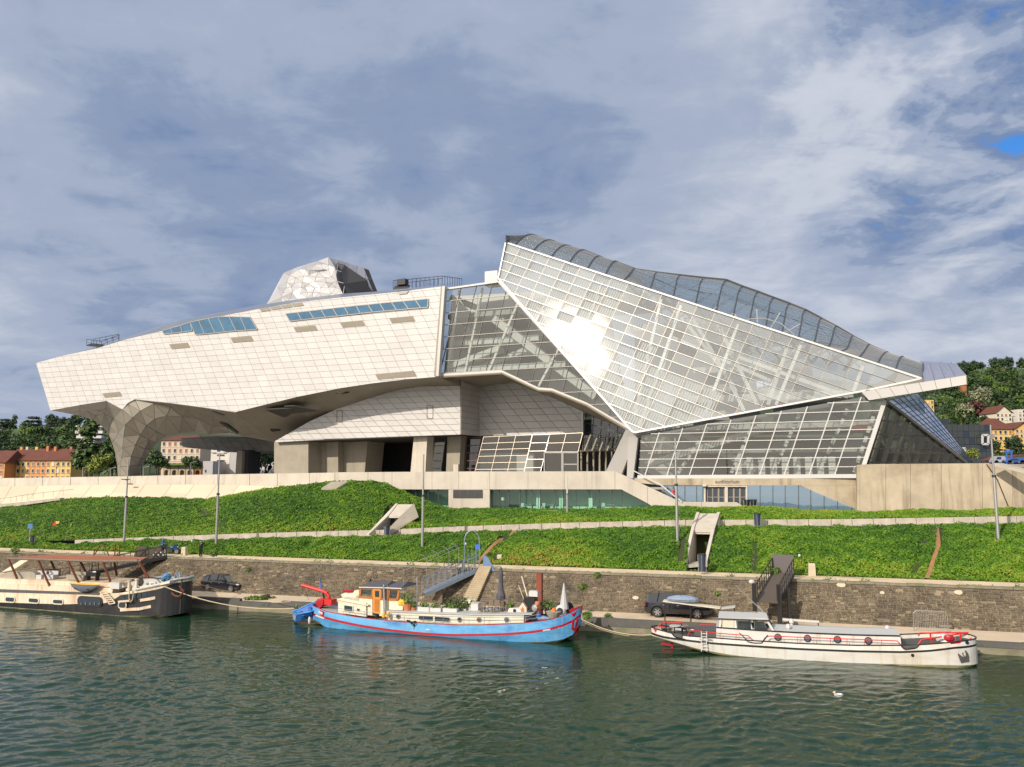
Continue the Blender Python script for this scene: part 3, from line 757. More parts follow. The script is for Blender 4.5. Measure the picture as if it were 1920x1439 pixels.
# ---- soffits (undersides)
def skin(name, pts, mat, gridstep=None, mb_only=False):
    m = MB(); m.poly([fp(*p) for p in pts]); return m.build(name, mat, MUS, True)
S1_ = [(253, 749.5, 2.55), (320, 756.5, 2.55), (380, 764.5, 2.55), (442, 773.5, 2.55), (515, 829, 17), (455, 818, 14.6), (425, 800, 12.6), (399, 799, 10.6), (372, 786, 8.5), (342, 782, 7.1), (320, 764, 4.7), (289, 757, 3.5),
       (430, 790, 9), (470, 812, 14), (400, 776, 6), (350, 770, 4.8)]
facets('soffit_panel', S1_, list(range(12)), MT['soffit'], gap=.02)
S2_ = [(442, 773.5, 2.55), (490, 761.5, 2.55), (560, 744.5, 2.55), (640, 728.5, 2.55), (700, 719.5, 2.55), (760, 712.5, 2.55), (822, 707, 2.6), (863, 712, 9.9), (863, 724, 10), (790, 725, 10), (740, 733, 10), (690, 748, 10), (630, 768, 10), (580, 791, 12), (515, 829, 17),
       (500, 790, 8), (560, 775, 9), (620, 750, 7), (700, 733, 6.5), (780, 718, 6)]
m = MB(); V = [fp(*p) for p in S2_]; r = geometry.delaunay_2d_cdt([Vector((p[0], -p[1])) for p in S2_], [(i, (i+1) % 15) for i in range(15)], [list(range(15))], 1, 1e-4)
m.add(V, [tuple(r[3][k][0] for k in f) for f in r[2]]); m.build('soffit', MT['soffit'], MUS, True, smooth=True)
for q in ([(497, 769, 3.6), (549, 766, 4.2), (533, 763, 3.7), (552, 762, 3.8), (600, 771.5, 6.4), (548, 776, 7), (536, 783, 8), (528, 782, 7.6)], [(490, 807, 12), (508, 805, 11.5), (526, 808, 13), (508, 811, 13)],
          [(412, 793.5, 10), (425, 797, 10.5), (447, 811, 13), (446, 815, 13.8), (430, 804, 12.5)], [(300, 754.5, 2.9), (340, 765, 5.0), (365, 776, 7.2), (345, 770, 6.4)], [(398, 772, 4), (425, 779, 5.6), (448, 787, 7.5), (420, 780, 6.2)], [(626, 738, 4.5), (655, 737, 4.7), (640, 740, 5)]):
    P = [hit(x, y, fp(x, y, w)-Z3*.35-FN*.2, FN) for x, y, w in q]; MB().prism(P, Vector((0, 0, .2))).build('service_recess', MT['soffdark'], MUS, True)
# body closing the cloud behind and above: steel roof and hidden far side
RP = [(x, y, 2.6) for x, y in TOP]
RB = [(110, 676, 20), (140, 664, 22), (190, 648, 24), (245, 630, 25), (310, 608, 27), (335, 602, 28), (400, 588, 29), (485, 572.5, 30), (553, 561.5, 31), (640, 551, 32), (735, 545, 32), (833, 536, 30)]
RM = [(90, 678, 10), (128, 665, 10), (184, 650, 10), (242, 631, 10), (307, 611, 10), (332, 603, 9), (400, 589, 9), (485, 573.5, 9), (553, 562, 9), (640, 551.5, 9), (735, 546, 9), (833, 536, 9)]
m = MB()
for A_, B_ in ((RP, RM), (RM, RB)):
    for i in range(len(A_)-1): m.poly([fp(*A_[i]), fp(*A_[i+1]), fp(*B_[i+1]), fp(*B_[i])])
m.build('steel_roof', MT['roofsil'], MUS, True)
m = MB()
for i in range(len(RB)-1):
    a, b = fp(*RB[i]), fp(*RB[i+1]); m.poly([a, b, Vector((b.x, b.y, b.z-min(14, 1.2*(i+1)))), Vector((a.x, a.y, a.z-min(14, 1.2*i)))])
m.build('rear_wall', MT['intgrey'], MUS, True)
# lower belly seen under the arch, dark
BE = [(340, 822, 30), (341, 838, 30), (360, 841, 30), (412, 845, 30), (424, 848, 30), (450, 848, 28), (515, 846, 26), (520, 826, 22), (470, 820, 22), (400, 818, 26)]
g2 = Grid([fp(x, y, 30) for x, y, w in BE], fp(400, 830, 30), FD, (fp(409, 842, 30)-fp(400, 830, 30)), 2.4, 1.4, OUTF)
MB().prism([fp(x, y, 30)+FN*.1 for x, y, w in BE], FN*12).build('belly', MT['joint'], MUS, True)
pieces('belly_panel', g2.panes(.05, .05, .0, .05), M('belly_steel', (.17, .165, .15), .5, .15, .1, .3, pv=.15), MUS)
# pier standing under the belly
m = MB(); A = [fp(444, 846, 27), fp(454, 846, 27), fp(452, 893, 27), fp(441, 893, 27)]; m.prism(A, FN*3); m.build('pier', MT['concg'], MUS, True)
m = MB(); A = [fp(454.5, 844, 28), fp(466, 844, 28), fp(464, 893, 28), fp(452.5, 893, 28)]; m.prism(A, FN*4); m.build('pier', MT['intdark'], MUS, True)

# ---- tower behind
TW = [(500, 571, 22), (520, 538, 24), (532, 512, 25), (551, 504, 25), (575, 496, 24), (596, 490, 23), (616, 482.5, 22),
      (628, 502, 20), (632, 528, 18.5), (640, 545, 18), (648, 563, 17), (580, 574, 16), (530, 575, 18),
      (540, 535, 19), (565, 522, 18.5), (590, 510, 19), (608, 500, 18.6), (548, 552, 16.5), (575, 541, 16.8), (600, 523, 16.2), (608, 533, 15.8), (590, 536, 17.6), (583, 543, 15.4), (602, 545, 17), (565, 553, 14.6), (590, 560, 15.8), (618, 552, 16.5), (622, 518, 19)]
TW = TW[:13]; random.seed(21)
for ry, x0, x1, n_ in ((497, 585, 620, 3), (508, 556, 622, 6), (519, 538, 626, 7), (530, 534, 628, 7), (540, 530, 632, 8), (550, 524, 638, 8), (560, 518, 642, 8), (568, 516, 636, 7)):
    for k_ in range(n_):
        x_ = lerp(x0, x1, (k_+.5+random.uniform(-.3, .3))/n_); TW.append((x_, ry+random.uniform(-3, 3)*.8, 21-(x_-530)*.012-(ry-500)*.035+random.uniform(-.42, .42)))
facets('tower_facet', TW, list(range(13)), MT['tower'], gap=.03, ysc=2.4)
TR = [(616, 482.5, 22), (638, 488.5, 24), (660, 495, 26.5), (681, 502, 29), (688, 520, 30), (695, 537, 31), (701, 552, 31), (672, 556, 26), (645, 562, 18), (632, 528, 18.5), (628, 502, 20)]
rn = (fp(*TR[3])-fp(*TR[0])).cross(fp(*TR[5])-fp(*TR[0]))
m = MB(); m.poly([fp(*p)+FN*2.2 for p in TR]); m.build('facet_backing', MT['facetgap'], MUS, True)
P0 = fp(*TR[0]); UU = (fp(*TR[3])-P0); NN = UU.cross(fp(695, 537, 31)-P0).normalized(); NN = NN if NN.dot(CAM-P0) > 0 else -NN
VV = Vector((-.2, .1, -1)); VV -= NN*VV.dot(NN)
flat = [hit(x, y, P0, NN)+NN*.3 for x, y, w in TR]
g3 = Grid(flat, P0, UU, VV, 2.2, 2.2, NN)
L = []
for m_ in g3.panes(.05, .05, .15, 0):
    v = m_.v
    if len(v) == 4: L += [MB().prism([Vector(v[0]), Vector(v[1]), Vector(v[2])], NN*-.04), MB().prism([Vector(v[0]), Vector(v[2])+NN*.02, Vector(v[3])], NN*-.04)]
    else: L.append(MB().prism([Vector(p) for p in v], NN*-.04))
pieces('tower_panel', L, MT['towerdk'], MUS)
m = MB(); m.prism([fp(616, 483, 40), fp(681, 502, 44), fp(701, 556, 44), fp(500, 572, 36), fp(532, 512, 38)], FN*2); m.build('tower_rear', MT['towerdk'], MUS, True)
# ---- roof railings
def cage(name, pts, h, mat, r=.05, posts=8, mid=True):
    m = MB(); P = [fp(*p) for p in pts]
    for a, b in zip(P, P[1:]):
        m.tube(a+Z3*h, b+Z3*h, r, 5)
        if mid: m.tube(a+Z3*h*.5, b+Z3*h*.5, r*.7, 5)
        for k in range(posts+1): p = a.lerp(b, k/posts); m.tube(p, p+Z3*h, r*.8, 5)
    return m.build(name, mat, MUS, True)
cage('roof_railing', [(162, 648, 4), (190, 652, 4), (223, 640, 4)], 1.25, MT['iron'], posts=3)
cage('roof_railing', [(175, 646, 8), (222, 637, 8)], 1.1, MT['iron'], posts=4)
MB().prism([fp(162, 649, 3), fp(190, 652, 3), fp(196, 648, 6), fp(170, 646, 6)], Z3*.18).build('maintenance_platform', MT['iron'], MUS, True)
cage('roof_railing', [(737, 543, 5), (765, 541, 5), (829, 535, 5), (866, 539, 16)], 1.55, MT['iron'], posts=8, mid=False)
cage('roof_railing', [(745, 543, 9), (829, 533, 9)], 1.0, MT['iron'], posts=12, mid=False)
MB().prism([fp(737, 543.5, 2), fp(765, 541.5, 2), fp(769, 537, 6), fp(742, 539, 6)], Z3*.25).build('maintenance_platform', MT['iron'], MUS, True)
MB().box(fp(755, 530, 5), (1.6, 1.2, 1.0), (FD, FN, Z3)).build('plant_unit', MT['iron'], MUS, True)
MB().prism([fp(745, 548.6, 2.3), fp(766, 546, 2.3), fp(762, 551, 2.3), fp(749, 552.5, 2.3)], FN*.2).build('davit_bracket', MT['mull'], MUS, True)
# edge of the white flank beside the glass: seam and white jamb
MB().bar(fp(829, 538, 2.3), fp(816, 705, 2.3), .30, .3, FN).build('expansion_joint', MT['vent'], MUS, True)
MB().bar(fp(834, 538, 2.3), fp(822, 706, 2.3), .5, .9, FN).build('jamb', MT['clad'], MUS, True)

# ---- THE CRYSTAL
CPN = Vector((-.357, -.918, .174)).normalized(); CP0 = hit(1185, 808, Vector((0, 112, 0)), Vector((0, 1, 0)))
tc_ = (SUN+(CAM-hit(1082, 655, CP0, CPN)).normalized()).normalized(); CPN = tc_          # the face that throws the sun back to the bridge
CP0 = hit(1185, 808, Vector((0, 112, 0)), Vector((0, 1, 0)))
def cp(px, py, w=0.): return hit(px, py, CP0-CPN*w, CPN)
CF = [(949, 456), (1728, 711), (1615, 735), (1190, 812), (1184, 808), (935, 523)]
face = [cp(*p) for p in CF]
cu = (face[1]-face[0]).normalized(); cv = CPN.cross(cu); cv = cv if cv.z < 0 else -cv
rows = (cp(935, 523)-cp(949, 456)).dot(cv)/4
ncol = 23; cdu = (face[1]-face[0]).length/ncol
gc = Grid(face, face[0], cu, cv, cdu, rows, CPN)
pieces('glass_pane', gc.panes(.04, .04, .0, tilt=.006), GL['crystal'], MUS, 300, plural='far_glass_panes')
for m in gc.lines(.05, 1, h=.10, d=.14): m.build('mullion', MT['mull'], MUS, True)
for k, m in enumerate(gc.lines(.05, 0, h=-.06, d=.16)): m.build('mullion', MT['mullb'], MUS, True)
def frame_edges(pts, w, d, mat, name='edge_frame', close=True):
    n = len(pts)
    for i in range(n if close else n-1):
        m = MB(); m.bar(pts[i], pts[(i+1) % n], w, d, CPN); m.build(name, mat, MUS, True)
frame_edges([p+CPN*.1 for p in face], .24, .3, MT['white'])
# ribbed white blinds behind the left and lower panes
BL = [(940, 452), (1178, 520), (1150, 600), (1105, 590), (1100, 625), (1245, 655), (1232, 705), (1345, 722), (1322, 800), (1190, 816), (925, 520)]
BLX = [(1010, 640), (1110, 670), (1100, 705), (1060, 690)]
bl = []
for i, j, p in gc.cells(.22, .12):
    c = (sum(q[0] for q in p)/len(p), sum(q[1] for q in p)/len(p))
    if not inpx(gc.xyz(c), BL): continue
    us = [q[0] for q in p]; m = MB(); N_ = 6
    for k in range(N_):
        a = i+.08+k*.84/N_; q = clip(clip(p, (a, 0), (1, 0)), (a+.84/N_*.62, 0), (-1, 0))
        if len(q) >= 3 and area2(q) > .01: m.prism([gc.xyz(t, -.55) for t in q], CPN*-.08)
    if m.v: bl.append(m)
pieces('louvre_blind', bl, MT['offw'], MUS, 300)
# inside: floors, frames, spiral core, struts
def rin(px, py, w): return cp(px, py, w)
m = MB()
for k, (x0, y0, x1, y1) in enumerate(((1240, 562, 1190, 780), (1278, 572, 1200, 800), (1385, 605, 1320, 785), (1505, 640, 1455, 760), (1620, 682, 1600, 735), (1130, 528, 1085, 650))):
    c_ = MB().bar(rin(x0, y0, 1.3), rin(x1, y1, 1.3), .42, .42, CPN); c_.build('steel_column', MT['white'], MUS, True)
for (a, b) in (((1258, 632), (1445, 715)), ((1365, 663), (1590, 745)), ((1258, 632), (1240, 700)), ((1365, 663), (1330, 760)), ((1340, 596), (1420, 760)), ((1300, 600), (1380, 735)), ((1480, 640), (1440, 760)), ((1360, 700), (1395, 770)), ((1250, 560), (1360, 700))):
    MB().bar(rin(*a, 3.5), rin(*b, 3.5), .5, .3, CPN).build('steel_frame', MT['offw'], MUS, True)
hub = rin(1425, 655, 5)
wl = MB(); eu = cu; ev = cv
for k in range(14):
    a = k/14*2*math.pi; wl.bar(hub+eu*math.cos(a)*.6+ev*math.sin(a)*.6, hub+eu*math.cos(a+.25)*7.5+ev*math.sin(a+.25)*6.5-CPN*1.5, .16, .16, CPN)
    b = (k+1)/14*2*math.pi
    for R_ in (3.2, 5.4): wl.bar(hub+eu*math.cos(a)*R_+ev*math.sin(a)*R_*.86, hub+eu*math.cos(b)*R_+ev*math.sin(b)*R_*.86, .10, .10, CPN)
wl.build('gravity_well_truss', MT['intgrey'], MUS, True)
# floor slabs and ramps inside (horizontal, real depth)
def slab(name, pts, th, mat): return MB().prism([Vector(p) for p in pts], Z3*-th).build(name, mat, MUS, True)
def hor(px0, py0, px1, w0, w1, th=.8, mat='offw', rise=0):
    a = fp(px0, py0, w0); r = ray(px1, py0); b = fp(px1, py0, w0); b = Vector((b.x, b.y, a.z+rise)); return slab('floor_slab', [a, b, b+FN*(w1-w0), a+FN*(w1-w0)], th, MT[mat])
hor(1240, 745, 1600, 6, 22, 1.0); hor(1300, 690, 1520, 12, 24, .9); hor(1210, 800, 1640, 6, 24, .7, rise=0)
hor(1280, 720, 1560, 9, 15, .8, 'intgrey', rise=-2); hor(1215, 845, 1620, 8, 24, .5, 'intgrey')
hor(1180, 610, 1330, 12, 24, 1.0); hor(1000, 560, 1200, 8, 22, 1.0)
hor(840, 640, 1010, 7, 20, .9); hor(835, 690, 1060, 5, 20, .8); hor(840, 590, 960, 8, 22, .8, 'intgrey')
# white ramps crossing behind the glass
for (a, b, w, h) in (((845, 690), (940, 655), 6, .9), ((880, 700), (1010, 650), 9, .8), ((930, 600), (1120, 745), 7, 1.2), ((1220, 870), (1450, 800), 9, .9), ((1230, 790), (1420, 880), 11, .9), ((1260, 760), (1560, 640), 16, 1.0), ((850, 560), (950, 600), 10, 1.0)):
    MB().bar(fp(*a, w), fp(*b, w), 2.4, h).build('ramp', MT['offw'], MUS, True)
for x0, y0, x1, y1, w in ((862, 545, 838, 700, 4.6), (905, 540, 872, 700, 4.8), (975, 560, 915, 700, 4.8), (1050, 650, 1010, 725, 4.8), (852, 560, 846, 700, 7)):
    MB().bar(fp(x0, y0, w), fp(x1, y1, w), .34, .34).build('steel_column', MT['white'], MUS, True)
# concrete core and far glass wall closing the hall
MB().prism([fp(848, 556, 20), fp(1130, 540, 20), fp(1180, 800, 20), fp(830, 722, 20)], FN*2).build('core_wall', MT['offw'], MUS, True)
MB().prism([fp(1190, 620, 26), fp(1400, 600, 26), fp(1430, 815, 26), fp(1190, 815, 26)], FN*2).build('core_wall', MT['offw'], MUS, True)
MB().prism([fp(1450, 700, 27), fp(1600, 716, 27), fp(1600, 815, 27), fp(1450, 815, 27)], FN*2).build('core_wall', MT['intgrey'], MUS, True)
# ---- crystal roof: wavy glass between the face's top edge and the far ridge
KP = [(949, 455, 3), (1012, 447, 14), (1046, 457, 15), (1075, 466, 16), (1104, 474, 17), (1133, 486, 18), (1162, 495, 19), (1192, 506, 20), (1232, 512, 20), (1275, 517, 20), (1320, 522, 20), (1362, 526, 20), (1392, 538, 20), (1421, 548, 20), (1450, 559, 20), (1480, 570, 20), (1510, 582, 19), (1540, 598, 19), (1568, 613, 18), (1600, 632, 18), (1632, 649, 17), (1668, 665, 16), (1700, 678, 15), (1731, 689, 14)]
ncl = len(KP)-1
FR = [interp(x, [(0, 949), (ncl, 1731)]) for x in range(ncl+1)]
FRp = [(x-(18 if 0 < i < ncl else 0), 456+(x-(18 if 0 < i < ncl else 0)-949)*.3275) for i, x in enumerate(FR)]
DIP = [0, 0, 0, 0, 0, 0, 0, .2, .6, 1, 1.15, 1.2, 1.2, 1.15, 1.1, 1.0, .9, .7, .5, .35, .2, .1, 0, 0]
def roofpt(i, k):
    i0 = min(int(i), ncl-1); f = i-i0
    a = cp(*FRp[i0]).lerp(cp(*FRp[i0+1]), f); kk = [fp(*KP[j]) for j in (i0, i0+1)]; b = kk[0].lerp(kk[1], f)
    d = lerp(DIP[i0], DIP[i0+1], f); p = a.lerp(b, k)
    p.z += 1.1*math.sin(math.pi*k)*(1-d) - 3.4*d*math.sin(math.pi*min(1, k*1.15))**1.3*(1 if k < .87 else .3)
    return p
NS = 12; m = MB(); stp = MB(); RG = [[roofpt(i, j/NS) for j in range(NS+1)] for i in range(ncl+1)]
rp = []
for i in range(ncl):
    for j in range(0, NS, 3):
        q = MB(); vs = []
        for a in (0, .5, 1):
            for b in range(4): vs.append(roofpt(i+a*.98+.01, (j+b*.98)/NS))
        q.add(vs, [(r_*4+c_, (r_+1)*4+c_, (r_+1)*4+c_+1, r_*4+c_+1) for r_ in range(2) for c_ in range(3)]); rp.append(q)
pieces('roof_pane', rp, GL['roof'], MUS, 300)
for i in range(ncl+1):
    q = MB().path([roofpt(i, j/NS)+Z3*.12 for j in range(NS+1)], .10, 5); q.build('roof_rib', MT['mulld'], MUS, True)
for j in range(1, NS*2):
    stp.path([roofpt(i, j/NS/2)+Z3*.06 for i in range(ncl+1)], .045, 4)
stp.build('roof_glazing_bars', MT['pole'], MUS, True)
MB().path([fp(*k)+Z3*.1 for k in KP], .16, 5).build('ridge_beam', MT['mulld'], MUS, True)
# trusses under the wavy roof
tr = MB()
for i in range(7, 20):
    for k in (0.15, .5, .8):
        a = roofpt(i, k); b = roofpt(i+1, min(1, k+.25)); tr.bar(a-Z3*.4, b-Z3*2.6, .18, .18); tr.bar(a-Z3*2.6, b-Z3*.4, .18, .18)
    tr.bar(roofpt(i, .05)-Z3*2.4, roofpt(i, .95)-Z3*3, .22, .22)
tr.build('roof_truss', MT['intgrey'], MUS, True)
# left end of the crystal (thin return) and far side glass
MB().poly([fp(*KP[0]), fp(*KP[1]), fp(1000, 520, 14), cp(935, 523)]).build('end_glazing', GL['dark'], MUS, True)
sd = MB()
for i in range(1, ncl):
    a, b = fp(*KP[i]), fp(*KP[i+1]); sd.poly([a, b, Vector((b.x, b.y, max(15, b.z-14)))+FN*3, Vector((a.x, a.y, max(15, a.z-14)))+FN*3])
sd.build('rear_glazing', glass('rear_glass', (.62, .68, .68), .06, .05, opaque=.35, ocol=(.55, .58, .57)), MUS, True)

# ---- glass flank between cladding and crystal
SD = [(836, 543), (936, 529), (1184, 806), (1100, 757), (1036, 731), (1010, 729), (942, 697), (822, 704)]
WS = 3.3; sideo = [fp(x, y, WS) for x, y in SD]
sv = fp(850-30, 600+120, WS)-fp(850, 600, WS)
gs = Grid(sideo, fp(836, 543, WS), FD, sv, 2.75, 1.98/abs(sv.normalized().z), OUTF)
pieces('side_pane', gs.panes(.03, .03, 0, tilt=.003), GL['side'], MUS, 300)
for q in gs.lines(.10, 1, h=.10, d=.14): q.build('mullion', MT['mull'], MUS, True)
for q in gs.lines(.09, 0, h=.0, d=.2): q.build('mullion', MT['mulld'], MUS, True)
for a, b in zip(sideo, sideo[1:]+sideo[:1]): MB().bar(a+OUTF*.1, b+OUTF*.1, .3, .5, FN).build('edge_frame', MT['white'], MUS, True)
MB().prism([fp(836, 541, 3.4), fp(936, 527, 3.4), fp(965, 525, 16), fp(866, 538, 16)], Z3*-.3).build('flat_roof', MT['roofsil'], MUS, True)
MB().box(fp(925, 524, 14), (2.4, 2, 2.5), (FD, FN, Z3)).build('roof_lift_housing', MT['clad'], MUS, True)
# soffit under the glass flank
SO = [(822, 704, 3.2), (942, 697, 3.2), (1010, 729, 3.2), (1036, 731, 3.2), (1100, 757, 3.2), (1184, 807, 3.2), (1186, 812, 8), (1092, 772, 16), (1040, 748, 16), (1000, 733, 16), (960, 716, 16), (899, 727, 16), (863, 713, 10)]
m = MB(); V = [fp(*p) for p in SO]; n_ = len(SO); r = geometry.delaunay_2d_cdt([Vector((p[0], -p[1])) for p in SO], [(i, (i+1) % n_) for i in range(n_)], [list(range(n_))], 1, 1e-4)
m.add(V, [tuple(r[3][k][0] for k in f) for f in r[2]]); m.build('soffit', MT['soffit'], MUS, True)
MB().path([fp(822, 707, 3.1), fp(942, 700, 3.1), fp(1010, 732, 3.1), fp(1036, 734, 3.1), fp(1100, 760, 3.1), fp(1184, 810, 3.1)], .22, 6).build('soffit_edge', MT['mullb'], MUS, True)

# ---- lower glass hall under the crystal
DL = [(1203, 817), (1615, 745), (1659, 751), (1613, 893), (1196, 895)]
WD = -1.2; low = [fp(x, y, WD) for x, y in DL]
lv = fp(1500-34, 790+100, WD)-fp(1500, 790, WD)
gl_ = Grid(low, fp(1613, 893, WD), FD, lv, 3.05, 1.17/abs(lv.normalized().z), OUTF)
pieces('lower_pane', gl_.panes(.04, .04, 0, tilt=.004), GL['low'], MUS, 300)
for q in gl_.lines(.10, 1, h=.12, d=.15): q.build('mullion', MT['white'], MUS, True)
for q in gl_.lines(.14, 0, h=.10, d=.18): q.build('mullion', MT['white'], MUS, True)
MB().bar(low[3]+OUTF*.1, low[4]+OUTF*.1, .45, .5).build('sill_beam', MT['white'], MUS, True)
MB().bar(low[2]+OUTF*.1, low[3]+OUTF*.1, .5, .4, FN).build('edge_frame', MT['white'], MUS, True)
# dark shadow gap beam under the crystal edge
MB().bar(fp(1195, 819, -.6), fp(1640, 746, -.6), .5, .5).build('edge_gutter', MT['mulld'], MUS, True)
for x0, y0, x1, y1 in ((1330, 800, 1270, 890), (1415, 790, 1370, 890), (1500, 775, 1448, 890), (1590, 765, 1535, 890), (1645, 760, 1600, 890)):
    q = MB(); a, b = fp(x0, y0, 1.6), fp(x1, y1, 1.6)
    for k in range(7): q.bar(a.lerp(b, k/7+.02), a.lerp(b, (k+1)/7-.03), .45, .3, FN)
    q.build('slatted_column', MT['offw'], MUS, True)
for k in range(9):
    p = fp(1385+k*22, 890, 6); MB().box(p+Z3*1.2, (.9, .5, 2.4), (FD, FN, Z3)).build('ticket_counter', MT['offw'], MUS, True)
MB().blob(fp(1618, 803, 5), (1.6, .6, .5), 10).build('hanging_exhibit', MT['bredr'], MUS, True)
MB().prism([fp(1200, 893, 24), fp(1640, 893, 24), fp(1640, 820, 24), fp(1200, 820, 24)], FN*1).build('hall_rear_wall', MT['intgrey'], MUS, True)
MB().prism([fp(1200, 897, -1), fp(1640, 897, -1), fp(1640, 897, -1)+FN*30, fp(1200, 897, -1)+FN*30], Z3*-.4).build('hall_floor', MT['intgrey'], MUS, True)

# ---- end wall on the right: dark ribbed triangle and blue slope
A_, B_ = fp(1659, 751, WD), fp(1613, 893, WD); C_ = hit(1812, 868, Vector((0, 113, 0)), Vector((0, 1, 0)))
EN = (B_-A_).cross(C_-A_).normalized(); EN = EN if EN.dot(CAM-A_) > 0 else -EN
def ep(px, py, w=0.): return hit(px, py, A_-EN*w, EN)
tri = [ep(1661, 752), ep(1812, 869), ep(1814, 895), ep(1613, 895)]
eu_ = Vector((EN.y, -EN.x, 0)).normalized(); eu_ = eu_ if eu_.x > 0 else -eu_
ev_ = ep(1700-28, 870)-ep(1700, 780)
ge = Grid(tri, ep(1613, 893), eu_, ev_, 2.3, 1.75/abs(ev_.normalized().z), EN)
pieces('end_pane', ge.panes(.03, .03, 0), GL['dark'], MUS, 300)
for q in ge.lines(.34, 0, h=-.5, d=.5): q.build('end_rib', MT['concg'], MUS, True)
for q in ge.lines(.10, 1, h=.02, d=.14): q.build('mullion', MT['mulld'], MUS, True)
MB().bar(ep(1660, 848, .6), ep(1766, 850, .6), .6, .3).build('lintel', MT['concg'], MUS, True)
MB().prism([ep(1710, 852, 5), ep(1752, 852, 5), ep(1752, 880, 5), ep(1710, 880, 5)], EN*-.5).build('inner_wall', MT['concg'], MUS, True)
MB().prism([ep(1640, 770, 11), ep(1790, 858, 11), ep(1800, 890, 11), ep(1600, 890, 11)], EN*-.5).build('inner_wall', MT['intdark'], MUS, True)
MB().path([ep(1661, 751, -.1), ep(1812, 868, -.1)], .2, 6).build('edge_frame', MT['concg'], MUS, True)
bs = [ep(1664, 752, -.2), hit(1678, 744, Vector((0, 104, 0)), Vector((0, 1, 0))), hit(1722, 738, Vector((0, 119, 0)), Vector((0, 1, 0))), hit(1826, 869, Vector((0, 121, 0)), Vector((0, 1, 0))), ep(1814, 869, -.2)]
q0 = bs[0]; q1 = bs[4]; q2 = bs[2]; q3 = bs[3]; L = []; bars = MB()
for i in range(16):
    for j in range(6):
        k0, k1 = i/16, (i+1)/16; l0, l1 = j/6, (j+1)/6
        def bp(k, l): return q0.lerp(q1, k).lerp(q2.lerp(q3, k), l)
        e = .06; L.append(MB().poly([bp(lerp(k0, k1, e), lerp(l0, l1, e)), bp(lerp(k0, k1, 1-e), lerp(l0, l1, e)), bp(lerp(k0, k1, 1-e), lerp(l0, l1, 1-e)), bp(lerp(k0, k1, e), lerp(l0, l1, 1-e))]))
pieces('slope_pane', L, GL['bluet'], MUS)
for j in range(7): bars.tube(bp(0, 0) if False else q0.lerp(q2, j/6), q1.lerp(q3, j/6), .07, 5)
for i in range(17): bars.tube(q0.lerp(q1, i/16), q2.lerp(q3, i/16), .05, 5)
bars.build('slope_glazing_bars', MT['mulld'], MUS, True)
MB().poly([q0-Z3*.5, q1-Z3*.3, q3-Z3*.3, q2-Z3*.5]).build('slope_lining', MT['intdark'], MUS, True)

# ---- white fin at the right tip
H_ = lambda x, y, Y: hit(x, y, Vector((0, Y, 0)), Vector((0, 1, 0)))
fA = [H_(1615, 735, 100.5), H_(1812, 704, 92), H_(1813, 721, 92), H_(1629, 751, 100)]
fn_ = (fA[1]-fA[0]).cross(fA[3]-fA[0]).normalized(); fn_ = fn_ if fn_.dot(CAM-fA[0]) > 0 else -fn_
fbk = [H_(1700, 683, 109), H_(1725, 677, 110), H_(1793, 682, 108), H_(1812, 704, 92)]
MB().prism(fA, -fn_*.35).build('fin_core', MT['joint'], MUS, True)
for k in range(7):
    a, b = k/7+.003, (k+1)/7-.003; sk = .06*(0)
    P = [fA[0].lerp(fA[1], a), fA[0].lerp(fA[1], b), fA[3].lerp(fA[2], b), fA[3].lerp(fA[2], a)]
    MB().prism([p+fn_*.05 for p in P], fn_*-.06).build('fin_panel', MT['clad'], MUS, True)
tp = [fA[0].lerp(fA[1], .62), fbk[1], fbk[2], fA[1]]
tn = (tp[1]-tp[0]).cross(tp[3]-tp[0]).normalized(); tn = tn if tn.dot(CAM-tp[0]) > 0 else -tn
vio = M('fin_top_steel', (.36, .36, .44), .4, .5, .05, .5)  # violet-grey base colour stands for sky reflected in the steel
for k in range(4):
    a, b = k/4+.004, (k+1)/4-.004
    P = [tp[0].lerp(tp[3], a), tp[0].lerp(tp[3], b), tp[1].lerp(tp[2], b), tp[1].lerp(tp[2], a)]
    MB().prism(P, tn*-.1).build('fin_roof_panel', vio, MUS, True)
MB().prism([p-tn*.15 for p in [fA[0], fbk[0], fbk[1], fbk[2], fA[1]]], tn*-.3).build('fin_deck', MT['soffit'], MUS, True)

# ---- lower clad boxes
B1 = [(515, 828), (580, 791), (630, 768), (690, 748), (740, 733), (790, 725), (863, 723), (863, 815), (740, 819), (628, 823), (515, 830)]
W1 = 10.
b1 = [fp(x, y, W1) for x, y in B1]; j1 = fp(700+28, 760+30, W1)-fp(700, 760, W1)
gb = Grid(b1, fp(628, 823, W1), FD, j1, 2.25, 1.0/abs(j1.normalized().z), OUTF)
MB().prism([p+FN*.1 for p in b1], FN*.3).build('lower_wall', MT['joint'], MUS, True)
pieces('wall_panel', gb.panes(.04, .04, .03, .06), MT['clad'], MUS, 300)
R0, R1, R2, R3 = fp(863.5, 713, W1), fp(899, 724, 18), fp(899, 818, 18), fp(863.5, 815, W1)
ru = (R1-R0); ru.z = 0; sn = ru.cross(Z3).normalized(); sn = sn if sn.dot(CAM-R0) > 0 else -sn
MB().prism([R0, R1, R2, R3], sn*-.3).build('return_wall', MT['joint'], MUS, True)
gr_ = Grid([R0, R1, R2, R3], R3, ru, -Z3, 1.6, 1.0, sn); pieces('return_panel', gr_.panes(.035, .035, .06, .05), MT['clad'], MUS)
B2 = [(898, 724), (960, 712), (1010, 728), (1094, 770), (1094, 814), (898, 818)]
b2 = [fp(x, y, 17.9) for x, y in B2]; j2 = fp(960+30, 740+36, 18)-fp(960, 740, 18)
g4 = Grid(b2, fp(898, 818, 17.9), FD, j2, 2.6, 1.15/abs(j2.normalized().z), OUTF)
MB().prism([p+FN*.1 for p in b2], FN*.3).build('lower_wall', MT['joint'], MUS, True)
